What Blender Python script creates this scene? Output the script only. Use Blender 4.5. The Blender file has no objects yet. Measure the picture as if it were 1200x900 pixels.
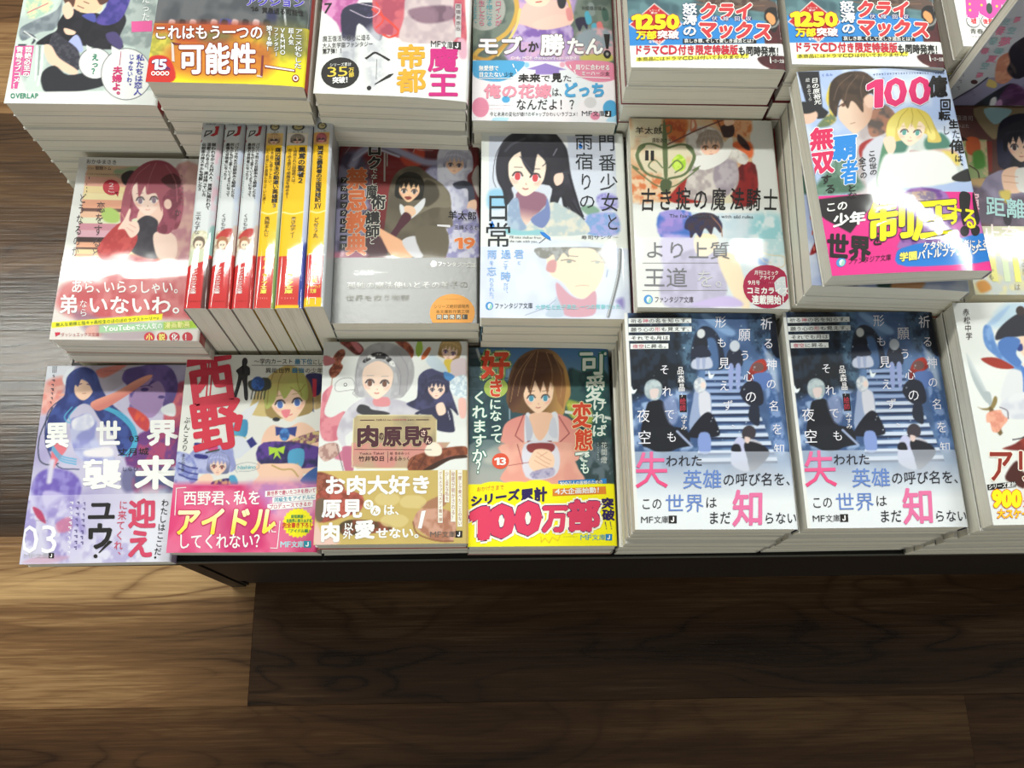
import bpy, math, random
import numpy as np
from mathutils import Matrix, Vector

# ------------------------------------------------------------------ camera, world, lights, exposure
C = bpy.context.scene.collection
sc = bpy.context.scene
sc.view_settings.view_transform = 'Standard'
sc.view_settings.look = 'None'
sc.view_settings.gamma = 1.0
sc.view_settings.use_curve_mapping = False
sc.view_settings.exposure = 0.0

cam = bpy.data.cameras.new('camera')
cam.sensor_width = 36.0
cam.lens = 1095.3 / 1200 * 36.0
cam.clip_start = 0.02
cam_ob = bpy.data.objects.new('camera', cam)
C.objects.link(cam_ob)
cam_ob.matrix_world = Matrix(((0.999444, 0.005336, -0.032911, 0.0),
                              (-0.015381, 0.949586, -0.313129, 0.0),
                              (0.029581, 0.313461, 0.94914, 1.1),
                              (0, 0, 0, 1)))
sc.camera = cam_ob

w = bpy.data.worlds.new('shop_ambient')
sc.world = w
w.use_nodes = True
w.node_tree.nodes['Background'].inputs[0].default_value = (0.94, 1.0, 0.95, 1)
w.node_tree.nodes['Background'].inputs[1].default_value = 0.26

CEIL = 2.75
def tube_or_fill(x0, x1, y, power, wid=0.12):
    L = bpy.data.lights.new('tube_and_fill_light', 'AREA')
    L.shape = 'RECTANGLE'
    L.size = x1 - x0
    L.size_y = wid
    L.energy = power
    L.color = (0.97, 1.0, 0.93)
    o = bpy.data.objects.new('tube_and_fill_light', L)
    C.objects.link(o)
    o.location = ((x0 + x1) / 2, y, CEIL - 0.06)
    return o
tube_or_fill(-2.45, -0.95, 1.36, 34, .06)
tube_or_fill(-0.72, -0.12, 1.33, 26, .09)
tube_or_fill(-1.2, 3.4, 3.1, 125, .15)  # unseen extra row, added to light the covers evenly without glare
tube_or_fill(0.41, 0.50, 1.385, 2.0, .07)
tube_or_fill(0.84, 0.92, 1.375, 3, .06)
tube_or_fill(1.20, 2.30, 1.375, 40, .06)
far = tube_or_fill(-2.3, 0.3, -4.0, 38, .6)          # unseen fill light added behind the camera to brighten the page fronts
far.location.z = 1.7
far.rotation_euler = (math.radians(74), 0, 0)

# ------------------------------------------------------------------ helpers
def srgb(c):
    if isinstance(c, str):
        c = c.lstrip('#')
        if len(c) == 3: c = ''.join(q * 2 for q in c)
        return np.array([int(c[i:i + 2], 16) / 255 for i in (0, 2, 4)])
    return np.array(c, float)

def lin(c):
    c = srgb(c)
    return tuple(np.where(c <= .04045, c / 12.92, ((c + .055) / 1.055) ** 2.4)) + (1.0,)

def mat(name, base=(0.8, 0.8, 0.8, 1), rough=0.5, spec=0.5, coat=0, coat_rough=0.05, attr=False, metal=0):
    m = bpy.data.materials.new(name)
    m.use_nodes = True
    nt = m.node_tree
    b = nt.nodes['Principled BSDF']
    b.inputs['Base Color'].default_value = base
    b.inputs['Roughness'].default_value = rough
    b.inputs['Specular IOR Level'].default_value = spec
    b.inputs['Metallic'].default_value = metal
    b.inputs['Coat Weight'].default_value = coat
    b.inputs['Coat Roughness'].default_value = coat_rough
    if attr:
        a = nt.nodes.new('ShaderNodeAttribute')
        a.attribute_name = 'print'
        nt.links.new(a.outputs['Color'], b.inputs['Base Color'])
    return m

def bump(m, scale, strength, dist, detail=2):
    nt = m.node_tree
    tc = nt.nodes.new('ShaderNodeTexCoord')
    n = nt.nodes.new('ShaderNodeTexNoise'); n.inputs['Scale'].default_value = scale; n.inputs['Detail'].default_value = detail
    bp = nt.nodes.new('ShaderNodeBump'); bp.inputs['Strength'].default_value = strength; bp.inputs['Distance'].default_value = dist
    nt.links.new(tc.outputs['Object'], n.inputs['Vector'])
    nt.links.new(n.outputs['Fac'], bp.inputs['Height'])
    b = nt.nodes['Principled BSDF']
    nt.links.new(bp.outputs['Normal'], b.inputs['Normal'])
    nt.links.new(bp.outputs['Normal'], b.inputs['Coat Normal'])

M_PRINT = mat('laminated_print', rough=.5, spec=.2, coat=.5, coat_rough=.04, attr=True)
bump(M_PRINT, 20, .3, .001)
M_BAND = mat('band_print', rough=.5, spec=.2, coat=.4, coat_rough=.06, attr=True)
bump(M_BAND, 24, .3, .001)
M_FOIL = mat('silver_black_band_print', rough=.38, spec=1.0, coat=1.0, coat_rough=.34, attr=True)
bump(M_FOIL, 300, .25, .0004, 5)
M_LETTER = mat('lettering_ink', rough=.5, spec=.2, coat=.45, coat_rough=.05, attr=True)

def page_material():
    m = mat('paper_leaf_edges', rough=.85, spec=.15)
    nt = m.node_tree
    b = nt.nodes['Principled BSDF']
    tc = nt.nodes.new('ShaderNodeTexCoord')
    mp = nt.nodes.new('ShaderNodeMapping')
    mp.inputs['Scale'].default_value = (14, 14, 2600)
    n = nt.nodes.new('ShaderNodeTexNoise'); n.inputs['Scale'].default_value = 1.0; n.inputs['Detail'].default_value = 2
    mp2 = nt.nodes.new('ShaderNodeMapping')
    mp2.inputs['Scale'].default_value = (9, 9, 500)
    n2 = nt.nodes.new('ShaderNodeTexNoise'); n2.inputs['Scale'].default_value = 1.0; n2.inputs['Detail'].default_value = 2
    ad = nt.nodes.new('ShaderNodeMath'); ad.operation = 'ADD'
    oi = nt.nodes.new('ShaderNodeObjectInfo')
    ad2 = nt.nodes.new('ShaderNodeMath'); ad2.operation = 'MULTIPLY_ADD'; ad2.inputs[1].default_value = .5
    r = nt.nodes.new('ShaderNodeValToRGB')
    r.color_ramp.elements[0].position = .75; r.color_ramp.elements[0].color = lin('#c2bba8')
    r.color_ramp.elements[1].position = 1.75 / 2 + .25; r.color_ramp.elements[1].color = lin('#e8e3d3')
    nt.links.new(tc.outputs['Object'], mp.inputs['Vector']); nt.links.new(mp.outputs[0], n.inputs['Vector'])
    nt.links.new(tc.outputs['Object'], mp2.inputs['Vector']); nt.links.new(mp2.outputs[0], n2.inputs['Vector'])
    nt.links.new(n.outputs['Fac'], ad.inputs[0]); nt.links.new(n2.outputs['Fac'], ad.inputs[1])
    nt.links.new(oi.outputs['Random'], ad2.inputs[0]); nt.links.new(ad.outputs[0], ad2.inputs[2])
    ad2.inputs[1].default_value = .12
    nt.links.new(ad2.outputs[0], r.inputs[0])
    nt.links.new(r.outputs[0], b.inputs['Base Color'])
    bp = nt.nodes.new('ShaderNodeBump'); bp.inputs['Strength'].default_value = .5; bp.inputs['Distance'].default_value = .0003
    nt.links.new(n.outputs['Fac'], bp.inputs['Height']); nt.links.new(bp.outputs[0], b.inputs['Normal'])
    return m
M_PAGE = page_material()

def tag(o, label=None, cat=None, group=None, kind=None):
    if label: o['label'] = label
    if cat: o['category'] = cat
    if group: o['group'] = group
    if kind: o['kind'] = kind
    return o

def link(name, me, parent=None, material=None):
    if material: me.materials.append(material)
    o = bpy.data.objects.new(name, me)
    C.objects.link(o)
    if parent: o.parent = parent
    return o

def empty(name, loc, rz=0):
    o = bpy.data.objects.new(name, None)
    C.objects.link(o)
    o.empty_display_size = .02
    o.location = loc
    o.rotation_euler = (0, 0, rz)
    return o

def mesh(name, V, F, cols=None, smooth=False):
    me = bpy.data.meshes.new(name)
    V = np.asarray(V, np.float32)
    if isinstance(F, np.ndarray):                       # all quads
        n = len(F)
        me.vertices.add(len(V)); me.vertices.foreach_set('co', V.ravel())
        me.loops.add(n * 4); me.loops.foreach_set('vertex_index', F.astype(np.int32).ravel())
        me.polygons.add(n)
        me.polygons.foreach_set('loop_start', np.arange(0, n * 4, 4, dtype=np.int32))
        me.update(calc_edges=True)
    else:
        me.from_pydata(V.tolist(), [], F)
    if cols is not None:
        a = me.color_attributes.new('print', 'BYTE_COLOR', 'POINT')
        cc = np.ones((len(V), 4), np.float32); cc[:, :3] = cols
        a.data.foreach_set('color_srgb', cc.ravel())
    if smooth:
        me.polygons.foreach_set('use_smooth', [True] * len(me.polygons))
    return me

def box(x0, x1, y0, y1, z0, z1):
    V = [(x, y, z) for z in (z0, z1) for y in (y0, y1) for x in (x0, x1)]
    F = [(0, 2, 3, 1), (4, 5, 7, 6), (0, 1, 5, 4), (2, 6, 7, 3), (0, 4, 6, 2), (1, 3, 7, 5)]
    return V, F

def homography(src, dst):
    A = []
    for (x, y), (u, v) in zip(src, dst):
        A.append([x, y, 1, 0, 0, 0, -u * x, -u * y, -u]); A.append([0, 0, 0, x, y, 1, -v * x, -v * y, -v])
    return np.linalg.svd(np.array(A, float))[2][-1].reshape(3, 3)

def vnoise(x, y, seed):
    r = np.random.RandomState(seed).rand(64, 64)
    xi = np.floor(x).astype(int); yi = np.floor(y).astype(int)
    fx = x - xi; fy = y - yi
    fx = fx * fx * (3 - 2 * fx); fy = fy * fy * (3 - 2 * fy)
    a = r[yi % 64, xi % 64]; b = r[yi % 64, (xi + 1) % 64]; c = r[(yi + 1) % 64, xi % 64]; d = r[(yi + 1) % 64, (xi + 1) % 64]
    return (a * (1 - fx) + b * fx) * (1 - fy) + (c * (1 - fx) + d * fx) * fy

# ------------------------------------------------------------------ glyphs
GL = {}
def glyph(ch):
    k = ch
    if k in GL: return GL[k]
    if ch == '1':                                   # a figure one with its flag, and a J standing on the line
        V = np.array([(.25, 0), (.37, 0), (.37, .68), (.25, .68), (.10, .58), (.10, .47), (.25, .56)]); F = [(0, 1, 2, 3), (3, 4, 5, 6)]
    elif ch == 'J':
        V = np.array([(.30, .17), (.42, .17), (.42, .68), (.30, .68), (.35, .01), (.27, .10), (.14, -.01), (.15, .10), (.02, .18), (.12, .21)])
        F = [(0, 1, 2, 3), (0, 5, 4, 1), (5, 7, 6, 4), (7, 9, 8, 6)]
    else:
        cu = bpy.data.curves.new('glyph', 'FONT'); cu.body = ch; cu.resolution_u = 2
        o = bpy.data.objects.new('glyph', cu); C.objects.link(o)
        dg = bpy.context.evaluated_depsgraph_get()
        me = bpy.data.meshes.new_from_object(o.evaluated_get(dg))
        V = np.array([v.co[:2] for v in me.vertices]) if len(me.vertices) else np.zeros((0, 2))
        F = [tuple(p.vertices) for p in me.polygons]
        bpy.data.objects.remove(o); bpy.data.curves.remove(cu); bpy.data.meshes.remove(me)
        key = {}; idx = []; W = []                  # weld doubled points, make every face run counter-clockwise
        for v in V:
            q = (round(v[0], 5), round(v[1], 5))
            if q not in key: key[q] = len(W); W.append(v)
            idx.append(key[q])
        V = np.array(W) if W else V
        G = []
        for f in F:
            f = [idx[i] for i in f]; f = [x for i, x in enumerate(f) if x != f[i - 1]]
            if len(set(f)) < 3: continue
            ar = sum(V[f[i - 1]][0] * V[f[i]][1] - V[f[i]][0] * V[f[i - 1]][1] for i in range(len(f)))
            if abs(ar) < 1e-9: continue
            G.append(tuple(f if ar > 0 else f[::-1]))
        F = G
    bb = (V[:, 0].min(), V[:, 1].min(), V[:, 0].max(), V[:, 1].max()) if len(V) else (0, 0, 0, 0)
    GL[k] = (V, F, bb)
    return GL[k]

# ------------------------------------------------------------------ printed sheets: flat art sampled on a fine grid, letters cut as flat shapes
class Art:
    def __init__(s, quad, W=105.5, H=149.0, bg='#d9dbdb', top=None, step=.6):
        s.W, s.H = W, H
        s.q = homography(quad, [(0, 0), (W, 0), (W, H), (0, H)])
        s.S(0, 0, 1)
        nu = int(round(W / step))
        s.us = np.linspace(0, W, nu + 1)
        if top:                                     # rows above this stay coarse: they lie outside the picture
            vt = s.P([(0, top)])[0]
            c = np.linalg.inv(s.q)
            vt = max(0, min(H, vt[1] - 4))
            s.vs = np.unique(np.concatenate([np.linspace(0, vt, max(2, int(vt / 3))), np.linspace(vt, H, int((H - vt) / step) + 1)]))
        else:
            s.vs = np.linspace(0, H, int(round(H / step)) + 1)
        s.U, s.V = np.meshgrid(s.us, s.vs)
        s.step = step
        s.img = np.zeros(s.U.shape + (3,)) + srgb(bg)
        s.let = []          # lettering pieces
        s.seed = 1
        s.bandv = None
        s.zl = 0
    def S(s, ox, oy, k):
        s.ox, s.oy, s.k = ox, oy, k
    def P(s, pts):
        p = np.array(pts, float)
        x = s.ox + p[:, 0] / s.k; y = s.oy + p[:, 1] / s.k
        h = np.stack([x, y, np.ones(len(x))]) .T @ s.q.T
        return h[:, :2] / h[:, 2:]
    def _mix(s, sl, a, col, col2=None, ns=6, grad=None, pal=None):
        c = srgb(col)
        U, V = s.U[sl], s.V[sl]
        if grad is not None:                        # (colour2, point1, point2) in sketch coordinates
            c2, p1, p2 = grad
            A, B = s.P([p1, p2]); d = B - A
            t = np.clip(((U - A[0]) * d[0] + (V - A[1]) * d[1]) / (d @ d), 0, 1)[..., None]
            c = c * (1 - t) + srgb(c2) * t
        if col2 is not None:
            s.seed += 1
            n = vnoise(U / ns, V / ns, s.seed) * .65 + vnoise(U / ns * 2.7, V / ns * 2.1, s.seed + 50) * .35
            t = np.clip((n - .5) * 4 + .5, 0, 1)[..., None]
            c = c * (1 - t) + srgb(col2) * t
        s.img[sl] = s.img[sl] * (1 - a[..., None]) + c * a[..., None]
    def _sl(s, p, m):
        u0, v0 = p.min(0) - m; u1, v1 = p.max(0) + m
        i0, i1 = np.searchsorted(s.us, [u0, u1]); j0, j1 = np.searchsorted(s.vs, [v0, v1])
        return (slice(max(0, j0 - 1), j1 + 1), slice(max(0, i0 - 1), i1 + 1))
    @staticmethod
    def spline(p, closed=True, n=5):
        p = np.asarray(p, float)
        if len(p) < 3: return p
        if closed: q = np.vstack([p[-1], p, p[0], p[1]])
        else: q = np.vstack([2 * p[0] - p[1], p, 2 * p[-1] - p[-2]])
        out = []
        for i in range(1, len(q) - 2):
            a, b, c, d = q[i - 1], q[i], q[i + 1], q[i + 2]
            for t in np.arange(n) / n:
                out.append(.5 * (2 * b + (c - a) * t + (2 * a - 5 * b + 4 * c - d) * t * t + (3 * b - a - 3 * c + d) * t ** 3))
        if not closed: out.append(p[-1])
        return np.array(out)
    def _dist(s, sl, p, closed):
        U, V = s.U[sl], s.V[sl]
        D = np.full(U.shape, 1e9); ins = np.zeros(U.shape, bool)
        n = len(p)
        for i in range(n if closed else n - 1):
            a = p[i]; b = p[(i + 1) % n]
            d = b - a; L = d @ d + 1e-9
            t = np.clip(((U - a[0]) * d[0] + (V - a[1]) * d[1]) / L, 0, 1)
            D = np.minimum(D, (U - a[0] - t * d[0]) ** 2 + (V - a[1] - t * d[1]) ** 2)
            if closed and abs(d[1]) > 1e-9:
                c = ((a[1] > V) != (b[1] > V)) & (U < d[0] * (V - a[1]) / d[1] + a[0])
                ins ^= c
        return np.sqrt(D), ins
    def poly(s, pts, col, sm=1, soft=.7, al=1., **k):
        p = s.P(pts)
        if sm: p = s.spline(p, True, 4)
        sl = s._sl(p, soft + .5)
        if s.U[sl].size == 0: return
        D, ins = s._dist(sl, p, True)
        a = np.clip(np.where(ins, D, -D) / soft + .5, 0, 1) * al
        s._mix(sl, a, col, **k)
    def line(s, pts, wd, col, sm=1, soft=.6, al=1., **k):
        p = s.P(pts)
        if sm and len(p) > 2: p = s.spline(p, False, 4)
        r = wd / s.k * .6 / 2          # sketch pixels to millimetres (about 0.6 mm a pixel)
        sl = s._sl(p, r + soft)
        if s.U[sl].size == 0: return
        D, _ = s._dist(sl, p, False)
        s._mix(sl, np.clip((r - D) / soft + .5, 0, 1) * al, col, **k)
    def ell(s, cx, cy, rx, ry, col, rot=0, **k):
        t = np.linspace(0, 2 * math.pi, 17)[:-1]
        c, q = math.cos(rot), math.sin(rot)
        x, y = rx * np.cos(t), ry * np.sin(t)
        s.poly(np.stack([cx + x * c - y * q, cy + x * q + y * c], 1), col, sm=0 if max(rx, ry) / s.k < 3 else 1, **k)
    def rect(s, x0, y0, x1, y1, col, **k):
        s.poly([(x0, y0), (x1, y0), (x1, y1), (x0, y1)], col, sm=0, **k)
    def full(s, col, **k):
        s._mix((slice(None), slice(None)), np.ones(s.U.shape), col, **k)
    def below(s, v, col, al=1., soft=.5, **k):      # everything below v millimetres
        s._mix((slice(None), slice(None)), np.clip((s.V - v) / soft + .5, 0, 1) * al, col, **k)
    def band(s, y, x=None):
        p = s.P([(x if x is not None else 0, y)]) if x is not None else None
        s.bandv = float(p[0][1])
        return s.bandv
    # small rows of marks standing for print too small to read
    def scrib(s, x0, y0, x1, y1, n, col, mode='v', fill=.6, sh=(0, 0)):
        rnd = random.Random(int(x0 * 7 + y0))
        for i in range(n):
            a = (i + .2) / n; b = (i + .2 + fill) / n
            if mode == 'v':
                X0 = x0 + (x1 - x0) * a; X1 = x0 + (x1 - x0) * b; y = y0
                while y < y1:
                    h = (X1 - X0) * rnd.uniform(.6, 1.0)
                    f = (y - y0) / (y1 - y0)
                    p, q = rnd.uniform(0, .35), rnd.uniform(.65, 1)
                    xa, xb = X0 + (X1 - X0) * p + sh[0] * f, X0 + (X1 - X0) * q + sh[0] * f
                    s.quadl([(xa, y), (xb, y), (xb, y + h * .3), (xa, y + h * .3)], col)
                    s.quadl([(xb - (xb - xa) * .5, y + h * .45), (xb, y + h * .45), (xb, y + h * .8), (xb - (xb - xa) * .5, y + h * .8)], col)
                    y += (X1 - X0) * 1.35
            else:
                Y0 = y0 + (y1 - y0) * a; Y1 = y0 + (y1 - y0) * b; x = x0; h = Y1 - Y0
                while x < x1:
                    f = (x - x0) / (x1 - x0); ww = h * rnd.uniform(.6, .95)
                    p = rnd.uniform(.2, .6)
                    s.quadl([(x, Y0 + h * p * .5 + sh[1] * f), (x + ww, Y0 + h * p * .5 + sh[1] * f), (x + ww, Y0 + h * p + sh[1] * f), (x, Y0 + h * p + sh[1] * f)], col)
                    s.quadl([(x + ww * .3, Y0 + h * .7 + sh[1] * f), (x + ww * .8, Y0 + h * .7 + sh[1] * f), (x + ww * .8, Y1 + sh[1] * f), (x + ww * .3, Y1 + sh[1] * f)], col)
                    x += h * 1.3
    def quadl(s, pts, col, lvl=0):
        s.let.append((s.P(pts), [(0, 1, 2, 3)], srgb(col)[None].repeat(4, 0), lvl))
    def shape(s, pts, col, lvl=0, sm=0):            # crisp flat shape among the lettering
        p = s.P(pts)
        if sm: p = s.spline(p, True, 5)
        n = len(p)
        c = p.mean(0)
        s.let.append((np.vstack([p, c]), [(i, (i + 1) % n, n) for i in range(n)], srgb(col)[None].repeat(n + 1, 0), lvl))
    def disc(s, cx, cy, rx, ry, col, lvl=0):
        t = np.linspace(0, 2 * math.pi, 25)[:-1]
        s.shape(np.stack([cx + rx * np.cos(t), cy + ry * np.sin(t)], 1), col, lvl)
    def T(s, text, bx, col, m='h', b=0.0, o=(), sh=(0, 0), sk=0., g2=None, lvl=2, pad=.04):
        """letters of text spread over box bx; m h/v; b boldness; o outlines [(offset, colour)]; sh shift of far end; sk slant"""
        x0, y0, x1, y1 = bx
        ws = []
        for ch in text:
            asc = ord(ch) < 0x250
            if ch == ' ': ws.append(.45 if m == 'h' else .5)
            elif asc and m == 'h':
                bb = glyph(ch)[2]; ws.append(max(.18, (bb[2] - bb[0])) / .68 + .14)
            elif ch in '、。' and m == 'h': ws.append(.6)
            elif ch in 'っゃょッャョァェ': ws.append(.9)
            else: ws.append(1.0)
        tot = sum(ws); acc = 0
        for ch, wt in zip(text, ws):
            f0, f1 = acc / tot, (acc + wt) / tot; acc += wt
            if ch == ' ': continue
            asc = ord(ch) < 0x250
            fm = (f0 + f1) / 2
            if m == 'h':
                cx0, cx1 = x0 + (x1 - x0) * f0, x0 + (x1 - x0) * f1
                cy0, cy1 = y0 + sh[1] * fm, y1 + sh[1] * fm
            else:
                cy0, cy1 = y0 + (y1 - y0) * f0, y0 + (y1 - y0) * f1
                cx0, cx1 = x0 + sh[0] * fm, x1 + sh[0] * fm
            cw, chh = cx1 - cx0, cy1 - cy0
            layers = [(b + of, oc, lvl - 1 - i * .5) for i, (of, oc) in enumerate(o)] + [(b, col, lvl)]
            b0 = glyph(ch)[2]
            for off, cc, lv in layers:
                V, F, bb = glyph(ch)
                if not len(V): continue
                if asc:
                    if m == 'h':
                        wd = b0[2] - b0[0]
                        gw = min(.84 * cw, wd / .70 * chh * 1.7) / cw
                        X = .46 - gw / 2 + (V[:, 0] - b0[0]) / max(1e-6, wd) * gw
                    else: X = .5 + (V[:, 0] - (b0[0] + b0[2]) / 2) / .9
                    Y = 1 - (.1 + V[:, 1] / .70 * .82)
                elif m == 'v' and ch in 'ー～〜…（）「」―─':
                    X = V[:, 1] + .12; X = 1 - X if ch not in 'ー' else X
                    Y = V[:, 0]
                    if ch in '「」（）': X = 1 - (V[:, 1] + .12); Y = V[:, 0]
                else:
                    X = V[:, 0]; Y = 1 - (V[:, 1] + .12)
                    if ch in '、。' and m == 'h': X = X / .6
                    if ch in '、。' and m == 'v': X = X + .55; Y = Y - .5
                px = cx0 + X * cw - sk * (Y - .5) * chh; py = cy0 + Y * chh
                if m == 'h': py = py + sh[1] * (X - .5) * (f1 - f0)
                sz = min(abs(cw) if not asc else abs(chh), abs(chh))
                r = off * sz * .78; rmm = r / s.k * .6
                # a bolder letter is the same flat letter printed a few times, nudged around a small circle
                if rmm < .04: ring = [(0, 0)]
                elif rmm < .16: ring = [(r * .75, r * .75), (-r * .75, r * .75), (r * .75, -r * .75), (-r * .75, -r * .75)]
                else:
                    ring = [(r * math.cos(i * math.pi / 4), r * math.sin(i * math.pi / 4)) for i in range(8)]
                    if off > .055: ring += [(r * .5, 0), (-r * .5, 0), (0, r * .5), (0, -r * .5)]
                    if off > .1: ring += [(r * .6, r * .6), (-r * .6, r * .6), (r * .6, -r * .6), (-r * .6, -r * .6), (0, 0)]
                if isinstance(g2, str) and off == b:
                    t = np.clip(Y, 0, 1)[:, None]
                    cl = srgb(cc) * (1 - t) + srgb(g2) * t
                else: cl = srgb(cc)[None].repeat(len(px), 0)
                for i, (dx, dy) in enumerate(ring):
                    s.let.append((s.P(np.stack([px + dx, py + dy], 1)), F, cl, lv + i * .05))
    def mf(s, x0, y0, x1, y1, col='#333333', bc='#222222', jc='#ffffff', sh=0, o=()):
        h = y1 - y0; xb = x1 - h * 1.05
        s.T('MF文庫', (x0, y0, xb, y1), col, sh=(0, sh * .8), o=o)
        s.quadl([(xb, y0 + sh), (x1, y0 + sh), (x1, y1 + sh), (xb, y1 + sh)], bc, 1)
        s.T('J', (xb + h * .25, y0 + sh + h * .1, x1 - h * .3, y1 + sh - h * .1), jc, b=.03, lvl=3)
    def ft(s, x, y, r, x1, h, col='#333333', sh=0):
        s.disc(x, y, r, r, '#4d8fd0', 0); s.disc(x + r * .15, y + r * .1, r * .6, r * .75, '#9fd0c0', 1)
        s.T('f', (x - r * .4, y - r * .6, x + r * .4, y + r * .6), '#ffffff', b=.05, lvl=2)
        s.T('ファンタジア文庫', (x + r * 1.3, y - h / 2, x1, y + h / 2), col, sh=(0, sh))
    # a plain generic illustrated head: hair mass, face, fringe, small eyes and mouth
    def head(s, cx, cy, r, hair, skin='#efcdb6', eye='#55505a', dark=None, rot=0., bangs=1, back=1, turn=0., hl=None, mouth='#b5605a', lash='#3a2e34'):
        dark = dark or [c * .7 for c in srgb(hair)]
        c, q = math.cos(rot), math.sin(rot)
        def L(pts): return [(cx + r * (x * c - y * q), cy + r * (x * q + y * c)) for x, y in pts]
        if back: s.poly(L([(-1.0, .1), (-.92, -.6), (-.45, -1.08), (.1, -1.18), (.62, -1.0), (.98, -.5), (1.02, .2), (.8, .75), (-.8, .75)]), dark)
        s.poly(L([(-.7, -.5), (-.74, .1), (-.6, .48), (-.25, .86), (0 + turn * .2, .98), (.25, .86), (.6, .48), (.74, .1), (.7, -.5), (0, -.9)]), skin)
        s.poly(L([(-.62, .3), (-.35, .3), (-.35, .5), (-.55, .5)]), '#e8a08e', al=.45, soft=2)
        s.poly(L([(.62, .3), (.35, .3), (.35, .5), (.55, .5)]), '#e8a08e', al=.45, soft=2)
        t = turn * .25
        for sx in (-1, 1):
            ex = sx * .36 + t
            s.poly(L([(ex - .17, .16), (ex, .02), (ex + .17, .16), (ex + .12, .34), (ex, .4), (ex - .12, .34)]), '#f4eeee', soft=.5)
            s.poly(L([(ex - .11, .14), (ex, .05), (ex + .11, .14), (ex + .1, .32), (ex, .38), (ex - .1, .32)]), eye, soft=.5)
            s.line(L([(ex - .2, .2), (ex - .1, .06), (ex + .1, .05), (ex + .2, .18)]), r * .07, lash)
            s.line(L([(ex - .16, -.14), (ex + .16, -.16)]), r * .035, dark, al=.7)
        s.line(L([(t + .0, .48), (t + .03, .52)]), r * .04, '#b98a78')
        s.line(L([(t - .1, .68), (t, .71), (t + .1, .68)]), r * .05, mouth)
        if bangs:
            s.poly(L([(-.98, .35), (-1.0, -.3), (-.7, -.9), (0, -1.18), (.65, -1.0), (.98, -.4), (1.0, .3), (.84, .45), (.72, .0), (.6, -.32), (.45, -.02), (.28, -.4), (.12, .02), (-.08, -.42), (-.26, .04), (-.42, -.35), (-.58, .08), (-.68, -.1), (-.84, .5)]), hair, sm=0, grad=(dark, L([(0, -.3)])[0], L([(0, .4)])[0]) if bangs == 1 else None)
            hl = hl or [min(1, x * 1.25 + .06) for x in srgb(hair)]
            s.line(L([(-.75, -.52), (-.3, -.66), (.2, -.68), (.7, -.5)]), r * .1, hl, al=.55, soft=1.2)
            for k in (-.6, -.3, .05, .38, .66):
                s.line(L([(k * .5, -1.0), (k * .9, -.6), (k * 1.15, -.2)]), r * .03, dark, al=.6)

# ------------------------------------------------------------------ books
def profile(W, t, r_right=3.0, dip=0.0, dipw=20.0, r_left=0.0, sag=0.0):
    r_right = min(r_right, 2.2)
    def z(u):
        u = np.asarray(u, float)
        zz = np.full(u.shape, t, float)
        x = np.clip((u - (W - r_right)) / r_right, 0, 1); zz -= r_right * .75 * (1 - np.sqrt(np.clip(1 - x * x, 0, 1))) if r_right else 0
        if r_left:
            x = np.clip((r_left - u) / r_left, 0, 1); zz -= r_left * .75 * (1 - np.sqrt(np.clip(1 - x * x, 0, 1)))
        if dip:
            x = np.clip((u - (W - dipw)) / dipw, 0, 1); zz -= dip * x * x
        if sag:
            zz += sag * np.sin(np.pi * np.clip(u / W, 0, 1))
        return zz
    return z

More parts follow.
